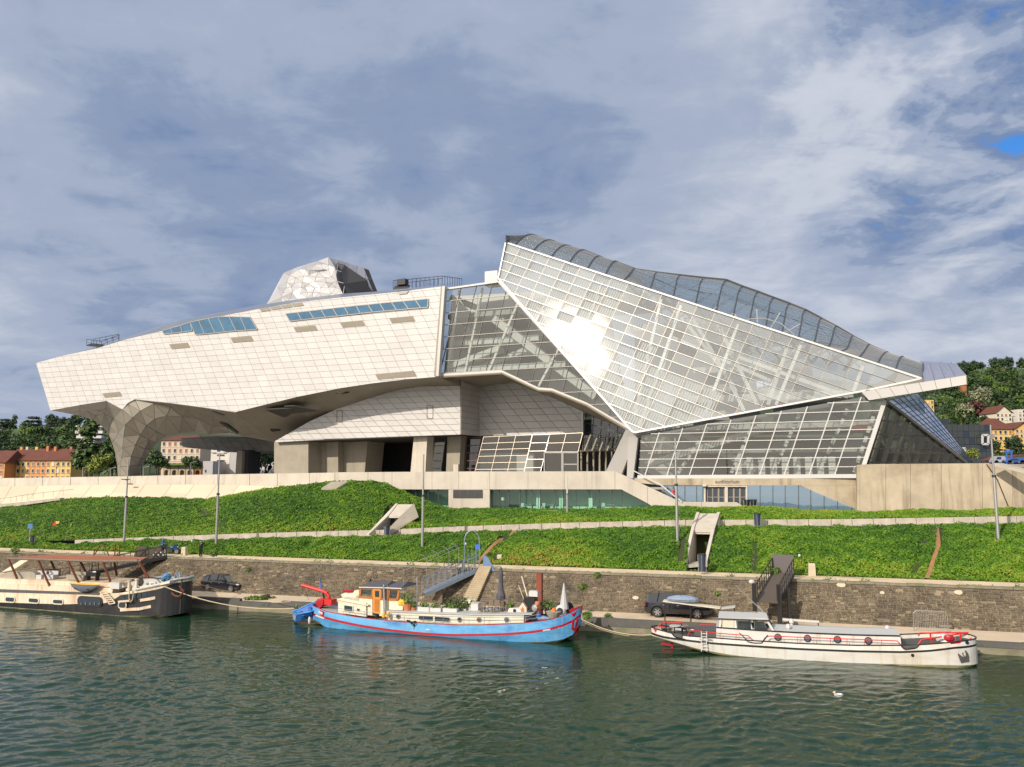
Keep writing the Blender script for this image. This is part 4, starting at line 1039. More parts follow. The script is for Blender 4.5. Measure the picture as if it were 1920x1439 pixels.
pieces('rear_wall_panel', g4.panes(.045, .045, .03, .06), MT['clad'], MUS)
MB().bar(fp(1092, 768, 17.7), fp(1092, 816, 17.7), .5, .4).build('corner_post', MT['mull'], MUS, True)
for x0, y0, x1, y1 in ((801, 761, 812, 785), (632, 770, 642, 792)):
    P = [fp(x0, y0, W1), fp(x1, y0, W1), fp(x1, y1, W1), fp(x0, y1, W1)]; m = MB()
    for a, b in zip(P, P[1:]+P[:1]): m.bar(a-FN*.10, b-FN*.10, .07, .06, FN)
    m.build('access_hatch', MT['joint'], MUS, True)
# ceiling of the undercroft
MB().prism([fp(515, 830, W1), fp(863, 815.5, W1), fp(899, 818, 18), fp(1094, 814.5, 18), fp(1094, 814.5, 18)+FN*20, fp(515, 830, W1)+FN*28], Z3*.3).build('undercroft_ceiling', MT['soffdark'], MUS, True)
# concrete blocks and piers
def block(name, px, w, depth, mat='concg', bot=893):
    (a, b), (c, d) = px[0], px[1]; P = [fp(*px[0], w), fp(*px[1], w), fp(*px[2], w), fp(*px[3], w)]
    return MB().prism(P, FN*depth).build(name, MT[mat], MUS, True)
block('concrete_block', [(514, 829), (578, 826), (578, 893), (514, 893)], 11, 14, 'concg')
block('concrete_wall_panel', [(578.5, 826), (610, 825), (610, 893), (578.5, 893)], 15, 10)
block('concrete_wall_panel', [(604, 825), (634, 824), (634, 893), (604, 893)], 15.1, 10)
block('concrete_wall_panel', [(631, 823), (690, 820), (683, 893), (631, 893)], 17, 6)
block('leaning_pier', [(776, 819), (801, 818), (797, 893), (769, 893)], 11.5, 2.5, 'conc')
block('leaning_pier', [(839, 817), (865, 816), (860, 893), (836, 893)], 15, 2.5)
block('bollard', [(850, 871), (859, 871), (859, 893), (850, 893)], 13, .6, 'conc')
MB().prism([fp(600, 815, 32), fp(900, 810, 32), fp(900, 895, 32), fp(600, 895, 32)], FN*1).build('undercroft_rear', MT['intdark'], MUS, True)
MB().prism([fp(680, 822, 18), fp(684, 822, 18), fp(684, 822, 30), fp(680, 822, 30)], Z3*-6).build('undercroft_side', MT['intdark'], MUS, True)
# leaning windows in the undercroft
def glaz(name, P, nu, nv, mat, frmat, w=.12, pn='window_pane', par=None):
    a, b, c, d = P; n = (b-a).cross(d-a).normalized(); n = n if n.dot(CAM-a) > 0 else -n
    F = MB()
    for i in range(nu+1): F.bar(a.lerp(b, i/nu)+n*.05, d.lerp(c, i/nu)+n*.05, w, w, n)
    for j in range(nv+1): F.bar(a.lerp(d, j/nv)+n*.05, b.lerp(c, j/nv)+n*.05, w, w, n)
    fo = F.build(name, frmat, par or MUS, True)
    for i in range(nu):
        for j in range(nv):
            def q(u, v): return a.lerp(b, u).lerp(d.lerp(c, u), v)
            MB().poly([q(i/nu, j/nv), q((i+1)/nu, j/nv), q((i+1)/nu, (j+1)/nv), q(i/nu, (j+1)/nv)]).build(pn, mat, fo)
    return fo
glaz('leaning_glazing', [fp(907, 820, 13), fp(998, 816, 13), fp(981, 893, 11.5), fp(889, 893, 11.5)], 3, 6, GL['low'], MT['mullb'], .07)
glaz('leaning_glazing', [fp(998.5, 816, 13), fp(1031, 815, 13), fp(1012, 893, 11.5), fp(981.5, 893, 11.5)], 1, 5, GL['low'], MT['mull'], .06)
glaz('leaning_glazing', [fp(1031, 815, 13), fp(1093, 812, 13), fp(1084, 848, 12.4), fp(1022, 848, 12.4)], 2, 2, GL['low'], MT['mullb'], .08)
glaz('entrance_door', [fp(1021, 849, 11.5), fp(1054, 849, 11.5), fp(1054, 893, 11.5), fp(1021, 893, 11.5)], 1, 1, GL['low'], MT['mull'], .2)
glaz('entrance_door', [fp(1056, 849, 11.5), fp(1084, 849, 11.5), fp(1084, 893, 11.5), fp(1056, 893, 11.5)], 1, 2, GL['low'], MT['mull'], .2)
glaz('leaning_glazing', [fp(816, 822, 20), fp(836, 822, 20), fp(826, 893, 20), fp(806, 893, 20)], 1, 5, GL['side'], MT['mulld'], .12)
glaz('leaning_glazing', [fp(876, 822, 17), fp(903, 820, 17), fp(889, 893, 17), fp(868, 893, 17)], 1, 5, GL['dark'], M('plum_frame', (.13, .05, .06), .5), .14)
# dark glazing below the crystal, beside the A-shaped leg
glaz('dark_glazing', [fp(1099, 775, 20), fp(1188, 812, 20), fp(1188, 846, 20), fp(1092, 846, 20)], 6, 4, GL['dark'], MT['mulld'], .14)
for k in range(6):
    x = 1108+k*14; MB().bar(fp(x, 815, 14+k), fp(x-12, 846, 13+k), .22, .3, FN).build('glazing_fin', MT['concg'], MUS, True)
MB().bar(fp(1088, 846, 13), fp(1155, 842, 20), .3, .3).build('transom', MT['concg'], MUS, True)
for k in range(7):
    x = 1090+k*11.5; MB().bar(fp(x, 846, 13.5+k), fp(x, 893, 13.5+k), .3, .25).build('door_post', MT['concg'], MUS, True)
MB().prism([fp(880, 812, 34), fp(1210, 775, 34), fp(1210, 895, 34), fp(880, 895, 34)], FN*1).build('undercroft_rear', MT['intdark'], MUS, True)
MB().prism([fp(900, 850, 24), fp(1000, 850, 24), fp(1000, 895, 24), fp(900, 895, 24)], FN*1).build('inner_wall', MT['intgrey'], MUS, True)
# A-shaped leg carrying the tip of the crystal
apex = cp(1186, 806, 1.2)
leg = MB(); leg.prism([apex+FD*-1.0, apex+FD*.9, fp(1164, 893, 3), fp(1132, 893, 3)], FN*.9); leg.build('leg', MT['clad'], MUS, True)
leg = MB(); leg.prism([apex+FD*-.5+Z3*.6, apex+FD*1.0+Z3*.6, fp(1187, 897, 2), fp(1175, 897, 2)], FN*.8+Vector((0,0,.01))); leg.build('leg', MT['clad'], MUS, True)
MB().prism([Vector(p) for p in (Bk(-150, 111.1, 13.6), Bk(95, 111.1, 13.6), Bk(110, 185, 13.6), Bk(-190, 185, 13.6))], Z3*-.3).build('platform', MT['paving'], MUS, True)
# ================================================================ PODIUM / retaining wall in front of the museum
POD = thing('podium', 'pale concrete podium wall with green glass windows and auditorium entrance below the museum', 'retaining wall', Bk(0, 109, 9))
TP = 108.7
def pp(x, y, t=TP): return bt(x, y, t)
def pwall(name, px, t=TP, d=.5, mat='conc'): return MB().prism([pp(x, y, t) for x, y in px], BN*d).build(name, MT[mat], POD, True)
# left: curved wall, upright band on a sloping foot, laid in slabs
top = [(-420, 899), (0, 897), (200, 894), (400, 890), (600, 887), (628, 886.5)]
kink = [(-420, 914), (0, 912.5), (200, 909), (400, 909), (520, 912), (628, 913)]
def foot(x): p = bt(x, interp(x, U_PY)+7, 106.6); return p
x = -420; nb = 0
while x < 622:
    x2 = min(x+random.choice((52, 60)), 628)
    a, b = x+.4, x2-.4
    T = [bt(a, interp(a, top), 110.1), bt(b, interp(b, top), 110.1)]; K = [bt(a, interp(a, kink), 109.9), bt(b, interp(b, kink), 109.9)]
    MB().prism([T[0], T[1], K[1], K[0]], BN*.4).build('wall_slab', MT['conc'], POD, True, vary=True)
    x = x2
x = -430
while x < 618:
    x2 = x+random.choice((42, 50)); sk = 34
    m = MB(); R = []
    for k in (0, .33, .66, 1):
        row = []
        for xx in (x+.3, min(x2-.3, 640)):
            xs_ = xx-sk*k; tpt = bt(xs_+sk*0, interp(xs_, kink), 109.85); ft = foot(xs_)
            p = tpt.lerp(ft, k); p = p-Z3*(.55*math.sin(math.pi*k)); row.append(p)
        R.append(row)
    for i in range(3): m.poly([R[i][0], R[i][1], R[i+1][1], R[i+1][0]])
    m.build('sloping_slab', MT['concsl'], POD, True, vary=True); x = x2
mb = MB()
for i in range(56):
    a = -430+i*20; b = a+20
    if b > 660: break
    mb.poly([bt(a, interp(a, kink)+1, 110.2), bt(b, interp(b, kink)+1, 110.2), foot(b)+BN*.6-Z3*.8, foot(a)+BN*.6-Z3*.8])
mb.build('wall_backing', MT['conc'], POD, True)
# ledge and rail at the far left foot
m = MB().prism([bt(-200, 955, 105.5), bt(20, 944, 105.5), bt(112, 934, 106), bt(112, 938, 106), bt(20, 951, 105.5), bt(-200, 964, 105.5)], BN*.8); m.build('ledge', MT['wlow'], POD, True)
m = MB(); P = [bt(-60, 950, 105.2), bt(20, 943, 105.2), bt(62, 936, 105.2), bt(137, 928, 106)]
m.path([p+Z3*.9 for p in P], .04, 5)
for a, b in zip(P, P[1:]):
    for k in range(4): m.tube(a.lerp(b, k/4), a.lerp(b, k/4)+Z3*.9, .03, 5)
m.build('handrail', MT['pole'], POD, True)
# right of 628: flush concrete with joints, cut by windows and the ramp
def up(x): return interp(x, [(628, 886), (860, 884.5), (1153, 884), (1275, 941)])
xs_ = [628, 690, 735, 810, 860, 918, 990, 1058, 1110, 1153]
for a, b in zip(xs_, xs_[1:]): pwall('parapet_panel', [(a+.25, up(a)), (b-.25, up(b)), (b-.25, 918), (a+.25, 918)])
pwall('parapet_panel', [(1153.3, 884), (1214, 912.5), (1214, 944), (1165, 918), (1153.3, 918)])
pwall('parapet_panel', [(1214.5, 912.7), (1275, 941), (1315, 941.5), (1315, 962), (1242, 962), (1214.5, 944.2)])
pwall('parapet_panel', [(1315.5, 941.5), (1381, 942), (1414, 962), (1315.5, 962)])
pwall('pier', [(628, 918.3), (735, 918.3), (735, 966), (628, 966)]); pwall('pier', [(841, 918.3), (918, 918.3), (918, 966), (841, 966)])
# stains hanging from the coping
lv_ = MB().prism([pp(850, 918.8), pp(905, 918.8), pp(905, 934.5), pp(850, 934.5)], BN*-.06).build('louvre_vent', MT['iron'], POD, True)
m = MB()
for k in range(9): m.bar(pp(850.5, 919.5+k*1.75)-BN*.09, pp(904.5, 919.5+k*1.75)-BN*.09, .06, .06, BN)
for k in range(5): m.bar(pp(850.5+k*13.5, 919)-BN*.10, pp(850.5+k*13.5, 934)-BN*.10, .06, .06, BN)
m.build('louvre_blades', MT['mulld'], lv_)
for x, y in ((245, 908), (700, 903)): MB().box(pp(x, y)-BN*.15, (1.0, .3, .16), (BD, BN, Z3)).build('wall_spout', MT['black'], POD, True)
# green windows
def winrow(px, t, mat, name='window_pane'):
    for a, b in zip(px, px[1:]):
        MB().poly([pp(a[0]+.3, a[1], t), pp(b[0]-.3, b[1], t), pp(b[0]-.3, b[2], t), pp(a[0]+.3, a[2], t)]).build(name, mat, POD, True)
        MB().bar(pp(b[0], b[1], t-.05), pp(b[0], b[2], t-.05), .07, .12, BN).build('glazing_joint', MT['mulld'], POD, True)
winrow([(735, 918, 964), (780, 918, 964), (803, 918, 964), (822, 918, 964), (841, 918, 964)], TP+.8, GL['teal'])
winrow([(918, 918, 966)]+[(x, 918, 966) for x in (936, 954, 975, 997, 1013, 1040, 1056, 1080, 1102, 1123, 1148, 1166)], TP+.8, GL['teal'])
MB().poly([pp(1166, 918, TP+.8), pp(1240, 964, TP+.8), pp(1166, 964, TP+.8)]).build('window_pane', GL['teal'], POD, True)
intg = M('pale_green_wall', (.55, .62, .52), .8); intf = M('office_floor', (.22, .22, .2), .8)
for x0, x1 in ((728, 846), (912, 1250)):
    MB().prism([pp(x0, 910, 113), pp(x1, 910, 113), pp(x1, 972, 113), pp(x0, 972, 113)], BN*.3).build('room_wall', intg, POD, True)
    a, b = pp(x0, 918, TP+.6), pp(x1, 918, TP+.6); a.z = b.z = min(a.z, b.z)+.1; MB().prism([a, b, b+BN*9, a+BN*9], Z3*.3).build('room_ceiling', MT['intgrey'], POD, True)
    a, b = pp(x0, 962, TP+.4), pp(x1, 962, TP+.4); MB().prism([a, b, b+BN*9, a+BN*9], Z3*-.3).build('room_floor', intf, POD, True)
for x in (1010, 1053, 1108): MB().box(pp(x, 942, TP+2.4), (.55, .55, 5), (BD, BN, Z3)).build('room_column', intg, POD, True)
def furn(name, label, cat, x, t=TP+3): return thing(name, label, cat, pp(x, 957, t), -AB)
L_ = furn('floor_lamp', 'floor lamp with pale shade behind the green glass', 'lamp', 943, TP+2); MB().tube((0, 0, 0), (0, 0, 1.5), .04).build('stand', MT['mull'], L_); MB().lathe((0, 0, 1.4), [(.28, 0), (.22, .42)], 10).build('lamp_shade', MT['cream'], L_); MB().lathe((0, 0, 0), [(.2, 0), (.2, .04)], 10).build('base', MT['mull'], L_)
for i, (x, lab) in enumerate(((988, 'white desk nearest the floor lamp behind the green glass'), (1028, 'white desk between two columns behind the green glass'), (1140, 'white desk at the right end behind the green glass'))):
    d = furn('desk', lab, 'desk', x); MB().box((0, 0, .74), (1.8, .8, .05)).build('desk_top', MT['offw'], d)
    for sx in (-.8, .8): MB().box((sx, 0, .36), (.06, .7, .72)).build('leg', MT['offw'], d)
    c_ = furn('chair', 'white office chair '+('next to the floor lamp', 'between the columns', 'at the right end')[i]+' behind the green glass', 'chair', x-9, TP+2.2)
    MB().box((0, 0, .45), (.45, .45, .06)).build('seat', MT['offw'], c_); MB().box((0, .22, .75), (.45, .05, .5)).build('backrest', MT['offw'], c_)
    for sx in (-.2, .2):
        for sy in (-.2, .2): MB().tube((sx, sy, 0), (sx, sy, .44), .02, 5).build('leg', MT['offw'], c_)
d = furn('sofa', 'dark sofa beside the floor lamp behind the green glass', 'sofa', 966, TP+3)
MB().box((0, 0, .25), (2.2, .9, .4)).build('seat', MT['black'], d); MB().box((0, .4, .6), (2.2, .2, .5)).build('backrest', MT['black'], d)
# auditorium front, set back
TA = 110.2
def aw(name, px, mat='concr', d=.5, t=TA): return MB().prism([pp(x, y, t) for x, y in px], BN*d).build(name, MT[mat], POD, True)
aw('lintel_wall', [(1190, 897.5), (1614, 897.5), (1614, 910), (1240, 910.5), (1190, 905)])
aw('right_wall', [(1500, 910.3), (1614, 910.3), (1614, 964), (1624, 964)], d=.5)
winrow([(1240, 911, 950), (1262, 911, 950), (1284, 911, 950), (1306, 911, 950), (1319, 911, 950)], TA+.2, GL['ice'], 'ice_blue_pane')
winrow([(1402, 910, 962), (1425, 910, 962), (1449, 910, 962), (1472, 910, 962), (1497, 910, 962), (1520, 919, 962), (1545, 929.5, 962), (1570, 940, 962), (1597, 951, 962)], TA-.1, GL['ice'], 'ice_blue_pane')
MB().poly([pp(1597, 951, TA-.1), pp(1624, 962, TA-.1), pp(1597, 962, TA-.1)]).build('ice_blue_pane', GL['ice'], POD, True)
MB().prism([pp(1235, 905, 117), pp(1625, 905, 117), pp(1625, 966, 117), pp(1235, 966, 117)], BN*.3).build('room_wall', MT['offw'], POD, True)
aw('door_surround', [(1319.5, 911), (1401.5, 911), (1401.5, 913.5), (1319.5, 913.5)], 'conc', .3, TA-.15); aw('door_jamb', [(1319.5, 913.6), (1323, 913.6), (1323, 945), (1319.5, 945)], 'conc', .3, TA-.15)
aw('door_jamb', [(1359, 913.6), (1364.5, 913.6), (1364.5, 950), (1359, 950)], 'conc', .3, TA-.1); aw('door_jamb', [(1398.5, 913.6), (1401.5, 913.6), (1401.5, 960), (1398.5, 960)], 'conc', .3, TA-.15)
for k, x in enumerate((1326, 1336.5, 1348, 1365, 1376.5, 1388)):
    a, b = x, x+10; d = MB().prism([pp(a, 916, TA+.3), pp(b, 916, TA+.3), pp(b, 960, TA+.3), pp(a, 960, TA+.3)], BN*.08).build('door', MT['bglass'], POD, True)
    m = MB(); m.bar(pp(a, 916, TA+.25), pp(a, 960, TA+.25), .09, .09, BN); m.bar(pp(b, 916, TA+.25), pp(b, 960, TA+.25), .09, .09, BN); m.bar(pp(a, 932.5, TA+.22), pp(b, 932.5, TA+.22), .07, .06, BN); m.build('door_frame', MT['mullb'], d)
MB().bar(pp(1233, 905, TP-.1), pp(1279, 942, TP-.1), .16, .16).build('handrail', MT['white'], POD, True)
MB().bar(pp(1188, 883, TP+.3), pp(1236, 908, TP+.3), .14, .14).build('handrail', MT['white'], POD, True)
MB().box(pp(1321, 910.5, TA-.4), (.5, .5, .25), (BD, BN, Z3)).build('floodlight', MT['white'], POD, True)
# lettering
fc = bpy.data.curves.new('t', 'FONT'); fc.body = 'auditorium'; fc.size = .66; fc.extrude = .03; fc.space_character = 1.06
to = bpy.data.objects.new('t', fc); C.objects.link(to); dg = bpy.context.evaluated_depsgraph_get(); me = bpy.data.meshes.new_from_object(to.evaluated_get(dg)); bpy.data.objects.remove(to)
L0 = pp(1341, 906.2, TA-.06); mt = Matrix.Translation(L0) @ Matrix((( BD.x, 0, -BN.x), (BD.y, 0, -BN.y), (0, 1, 0))).to_4x4()
me.transform(mt); me.name = 'lettering'; finish('lettering', me, M('letter_grey', (.16, .15, .17), .5), POD, True)
# right wall: big stained panels
RT = [(1608, 872), (1640, 870.5), (1855, 869), (1905, 884), (1990, 905), (2400, 960)]
xs_ = [1612, 1661, 1707, 1765, 1842, 1899, 1990, 2400]
for a, b in zip(xs_, xs_[1:]):
    pts = [(a+.3, interp(a, RT))]+[(x, y) for x, y in RT if a < x < b]+[(b-.3, interp(b, RT)), (b-.3, 985), (a+.3, 985)]
    pwall('stained_panel', pts, TP, .8, 'concr')
MB().prism([pp(1612, 872, TP), pp(1612, 985, TP), pp(1612, 985, TP)+BN*3, pp(1612, 872, TP)+BN*3], BD*-.3).build('wall_return', MT['concr'], POD, True)
m = MB(); P = [(1850, 871), (1870, 900), (1897, 966)]; m.path([pp(x, y, TP-.08) for x, y in P], .06, 5); m.build('drain_pipe', MT['iron'], POD, True)
MB().bar(pp(1870, 871, 107), pp(1990, 900, 100), 1.4, .3).build('ramp_parapet', MT['conc'], POD, True)
# concrete pad in the upper bank
for pts, nm in (([(612, 917), (622, 905), (652, 904), (640, 918)], 'slab'), ([(998, 964), (1003, 959), (1047, 959), (1044, 967), (1037, 968), (1010, 966)], 'slab')):
    P = [bt(x, y, 105.4)-BN*((y-905)*.12 if y < 930 else (y-960)*.1) for x, y in pts]
    tag(MB().prism([p+Z3*.12 for p in P], Z3*-.25).build('concrete_slab', MT['concg'], None), 'grey concrete slab showing at the top of the grass mound' if y < 930 else 'lilac grey concrete slab in front of the green glass windows', 'slab')

# ---- stair shelters in the bank
def shelter(label, quad_top, lo, dep, t0, t1, side, bin_=False):
    pass
def stairhouse(label, TL, TR, ML, MR, BL, BR, tt, tm, tb):
    """sloping concrete stair exit: top edge at plane tt, lintel edge at tm, feet at tb"""
    s = thing('stair_exit', label, 'stair exit', bt((BL[0]+BR[0])/2, BL[1], tb))
    tl, tr = bt(*TL, tt), bt(*TR, tt); ml, mr = bt(*ML, tm), bt(*MR, tm); bl, br = bt(*BL, tb), bt(*BR, tb)
    MB().prism([tl, tr, mr, ml], Z3*-.3).build('roof_slab', MT['conc'], s, True)
    for a, b, c in ((tl, ml, bl), (tr, mr, br)):
        dn = Z3*-4.2
        o = BD*(-.0 if a is tl else 0.); w = BD*(.32 if a is tl else -.32)
        up_ = Z3*.16
        m = MB(); m.prism([a+up_, b+up_, c+up_, c-Z3*.4, Vector((a.x, a.y, c.z-.4))], w); m.build('side_wall', MT['conc'], s, True)
    q = ml.lerp(mr, .03); 
    MB().prism([ml+BN*.1+BD*.3, mr+BN*.1-BD*.3, mr+BN*.1-BD*.3+Z3*-.5, ml+BN*.1+BD*.3+Z3*-.5], BN*.3).build('lintel', MT['conc'], s, True)
    d0, d1 = ml+BN*2.2+BD*.35, mr+BN*2.2-BD*.35
    dr = MB().prism([d0, d1, Vector((d1.x, d1.y, br.z)), Vector((d0.x, d0.y, bl.z))], BN*.1).build('door', MT['iron'], s, True)
    m = MB(); 
    for k in (.33, .6): m.bar((d0.lerp(Vector((d0.x, d0.y, bl.z)), k))-BN*.05, (d1.lerp(Vector((d1.x, d1.y, br.z)), k))-BN*.05, .08, .08)
    m.build('door_bar', MT['pole'], dr)
    MB().prism([bl+BD*.3-Z3*.05, br-BD*.3-Z3*.05, br-BD*.3+BN*3-Z3*.05, bl+BD*.3+BN*3-Z3*.05], Z3*-.3).build('threshold', MT['wlow'], s, True)
    return s
stairhouse('tall concrete stair exit with dark door in the lower grass bank near the middle right', (1306, 963), (1350, 963), (1296, 993), (1340, 994), (1281, 1059), (1326, 1056), 97, 92, 86)
#stairhouse('low slanting concrete stair exit in the upper bank left of centre', (742, 946), (776, 946), (722, 968), (753, 967), (688, 1003), (719, 1001), 103, 99, 93.5)

s = thing('stair_exit', 'low slanting concrete stair exit in the upper bank left of centre', 'stair exit', bt(704, 1003, 93.5))
q0, q1, q2, q3 = bt(742, 946, 99.9), bt(776, 946, 99.9), bt(753, 968, 96.8), bt(725, 968, 96.8)
MB().prism([q0, q1, q2, q3], Z3*-.25).build('roof_slab', MT['conc'], s, True)
b0, b1 = bt(688, 1003, 92.5), bt(718, 1003, 92.3); e1 = bt(785, 970, 96.8)
n_ = BN*.05
MB().prism([q1+Z3*.12, e1, b1+BD*.4-Z3*.3, b1+Z3*.1, q2+Z3*.12], BN*.35-BD*.12).build('side_wall', MT['concg'], s, True)  # right-hand wall in greyer concrete, its shade put into the colour
MB().prism([q0+Z3*.12, q3+Z3*.12, b0+Z3*.1, b0-Z3*.9, Vector((q3.x, q3.y, b0.z-.9))+BN*1.5, q0-Z3*3], BD*.28).build('side_wall', MT['conc'], s, True)
d0, d1 = q3+BN*.8+BD*.2, q2+BN*.8-BD*.2; dr = MB().prism([d0, d1, d1-Z3*3, d0-Z3*3], BN*.1).build('door', MT['iron'], s, True)
MB().bar(d0.lerp(d1, .45)-BN*.05, d0.lerp(d1, .45)-BN*.05-Z3*2.6, .06).build('door_edge', MT['pole'], dr)
MB().prism([b0-Z3*.05, b1-Z3*.05, b1+BN*4-Z3*.05, b0+BN*4-Z3*.05], Z3*-.3).build('threshold', MT['wlow'], s, True)
# ================================================================ TREES AND HOUSES BEYOND
def crown_mesh(name, shape, blobs, leaves, size, mat, trunk_h, seed, spread=1.):
    random.seed(seed); m = MB()
    for _ in range(blobs):
        a = random.random()*6.28; r = random.random()**.6
        if shape == 'round': c = (math.cos(a)*r*3.1*spread, math.sin(a)*r*3.1*spread, trunk_h+2.6+random.uniform(-1.8, 3.0)*(1-r*.45)); rr = random.uniform(1.0, 1.8)
        elif shape == 'tall': h = random.random(); c = (math.cos(a)*r*1.8*(1-h*.5), math.sin(a)*r*1.8*(1-h*.5), trunk_h+h*9.5); rr = random.uniform(.9, 1.4)
        elif shape == 'cedar': h = random.randint(0, 4); c = (math.cos(a)*r*(5-h*.7), math.sin(a)*r*(5-h*.7), trunk_h+h*1.7); rr = random.uniform(1.2, 1.9)
        m.leaves(c, (rr, rr, rr*(.35 if shape == 'cedar' else .85)), leaves, size, .62, .7)
    me = bpy.data.meshes.new(name); me.from_pydata(m.v, [], m.f); me.materials.append(mat); vattr(me); return me
def fol(name, c, k=.5):
    return M(name, c, .65, 0, .25, .6, pv=k)
FM = [fol('oak_leaves', (.050, .095, .018)), fol('ash_leaves', (.10, .165, .022)), fol('dark_leaves', (.028, .058, .016)), fol('cedar_needles', (.035, .048, .030)), fol('blossom_leaves', (.21, .22, .12)), fol('purple_leaves', (.085, .022, .018)), fol('lime_leaves', (.19, .23, .03))]
CR = [crown_mesh('crown_a', 'round', 26, 46, .42, FM[0], 3, 1), crown_mesh('crown_b', 'round', 24, 46, .40, FM[1], 3, 2), crown_mesh('crown_c', 'round', 26, 46, .42, FM[2], 3, 3, .9),
      crown_mesh('crown_d', 'tall', 26, 44, .38, FM[0], 2, 4), crown_mesh('crown_e', 'cedar', 34, 44, .40, FM[3], 3, 5), crown_mesh('crown_f', 'round', 22, 50, .36, FM[4], 2.5, 6, .8), crown_mesh('crown_g', 'round', 20, 46, .36, FM[5], 2.5, 7, .7), crown_mesh('crown_h', 'round', 22, 44, .36, FM[6], 1.5, 8, .9)]
random.seed(99)
tm_ = MB(); tm_.tube((0, 0, -1.5), (0, 0, 3.2), .34, 6, .22)
for a in range(5): tm_.tube((0, 0, 2.6), (math.cos(a*1.26)*1.9, math.sin(a*1.26)*1.9, 5.4), .16, 5, .06)
TRK = bpy.data.meshes.new('trunk'); TRK.from_pydata(tm_.v, [], tm_.f); TRK.materials.append(MT['bark'])
LAB = ['mid green broadleaf tree in the wood on the hill', 'bright green broadleaf tree in the wood on the hill', 'dark green broadleaf tree in the wood on the hill', 'slender upright tree in the wood on the hill', 'dark spreading cedar on the hill left of the museum', 'cream blossoming tree on the right hillside', 'small dark red tree on the right hillside', 'yellow green shrubby tree beside the museum leg']
def tree(p, kind, s, label=None, sz=None, group=None):
    if label is None:
        side = 'left' if p[0] < 0 else 'right'; q_ = proj(p); lv = 'crest' if q_[1] < (800 if side == 'left' else 735) else ('middle slope' if q_[1] < (850 if side == 'left' else 800) else 'foot')
        label = LAB[kind].split(' in the')[0].split(' on the')[0]+' on the '+lv+' of the '+side+' hill'
        group = label.replace('tree', 'trees', 1)
    o = thing('tree', label, 'tree', p, random.random()*6.28, group); o.scale = (s, s, s*(sz or 1))
    for nm, me in (('trunk', TRK), ('crown', CR[kind])):
        c = bpy.data.objects.new(nm, me); C.objects.link(c); c.parent = o
    return o
def at_hill(px, py):
    """first meeting of a sight line with the hill"""
    r = ray(px, py); lo = None
    for k in range(300, 900, 4):
        p = CAM+r*k
        if p.z < hz(p.x, p.y): return p
    return None
cnt = 0; pts = []
def free(px, py, d): return all((px-a)**2+((py-b)*1.3)**2 > d*d for a, b in pts)
# skyline trees
for px in list(range(-70, 215, 22))+list(range(1690, 1990, 22)):
    x0 = px+random.uniform(-6, 6)
    # find skyline depth
    best = None
    for Y in range(420, 700, 10):
        X = (x0-960)/1500*Y; e = (hz(X, Y)-14)/Y
        if best is None or e > best[0]: best = (e, X, Y)
    e, X, Y = best; pts.append(proj((X, Y, hz(X, Y)))); tree((X, Y-6, hz(X, Y-6)-2), random.choice((0, 2, 2, 3, 0, 1)), random.uniform(.8, 1.35)); cnt += 1
tries = 0
while cnt < 246 and tries < 6000:
    tries += 1
    if random.random() < .36: px = random.uniform(-70, 232); py = random.uniform(775, 893)
    else: px = random.uniform(1690, 1990); py = random.uniform(690, 880)
    if not free(px, py, 13.5): continue
    p = at_hill(px, py)
    if p is None: continue
    kind = random.choices((0, 1, 2, 3), (5, 3, 4, 2))[0]
    if px < 125 and 780 < py < 825 and random.random() < .6: kind = 4
    if px < 240 and kind == 2 and random.random() < .5: kind = 0
    pts.append((px, py)); tree(p-Z3*1.0, kind, random.uniform(.75, 1.3)); cnt += 1
for px in range(266, 512, 16):
    p = hit(px, random.uniform(838, 862), Vector((0, 360, 0)), Vector((0, 1, 0))); tree(Vector((p.x, 360, max(hz(p.x, 360)-1, p.z-9))), random.choice((0, 2, 2, 1)), random.uniform(1.0, 1.5), 'broadleaf tree on the dark slope seen under the museum belly', group='trees on the slope seen under the museum')
# particular trees
def ptree(px, py, kind, s, label, Y=None, g=None):
    p = at_hill(px, py) if Y is None else hit(px, py, Vector((0, Y, 0)), Vector((0, 1, 0)))
    tree(p, kind, s, label, group=g)
ptree(1842, 778, 5, 1.9, 'large cream blossoming tree high on the right hillside')
ptree(1829, 795, 6, 1.6, 'dark red leaved tree on the right hillside below the blossoming tree', g=None)
ptree(1810, 800, 5, 1.5, 'pale green blossoming tree just above the dark glass building')
for x, s, k, l in ((160, 1.5, 3, 'tall willow like tree right of the yellow and orange row of houses'), (208, 1.4, 3, 'tall dark tree touching the left outline of the museum leg'), (185, .8, 7, 'yellow green bushy tree between the row of houses and the museum leg'), (172, .55, 7, 'low lime green bush beside the row of houses'), (218, 1.1, 0, 'round tree half hidden by the museum leg')):
    ptree(x, 897, k, s*1.3, l, 250-(20 if k == 7 else 0))
for x, s, l in ((292, .75, 'small street tree left of the stone arches'), (300, .6, 'small street tree nearest the museum leg arch'), (356, .62, 'round street tree in front of the stone arches'), (364, .5, 'lesser street tree right of the stone arches'), (497, .8, 'tree behind the white bridge truss')):
    ptree(x, 893, 0 if s < .7 else 2, s, l, 215)
for x, s, l in ((1838, .9, 'dark tree in front of the yellow villa'), (1860, .8, 'dark round tree below the yellow villa'), (1905, .9, 'tree under the small yellow house'), (1825, .45, 'bright bush at the foot of the dark glass building')):
    ptree(x, 868, 2 if s > .5 else 7, s, l, 240 if s > .5 else 170)
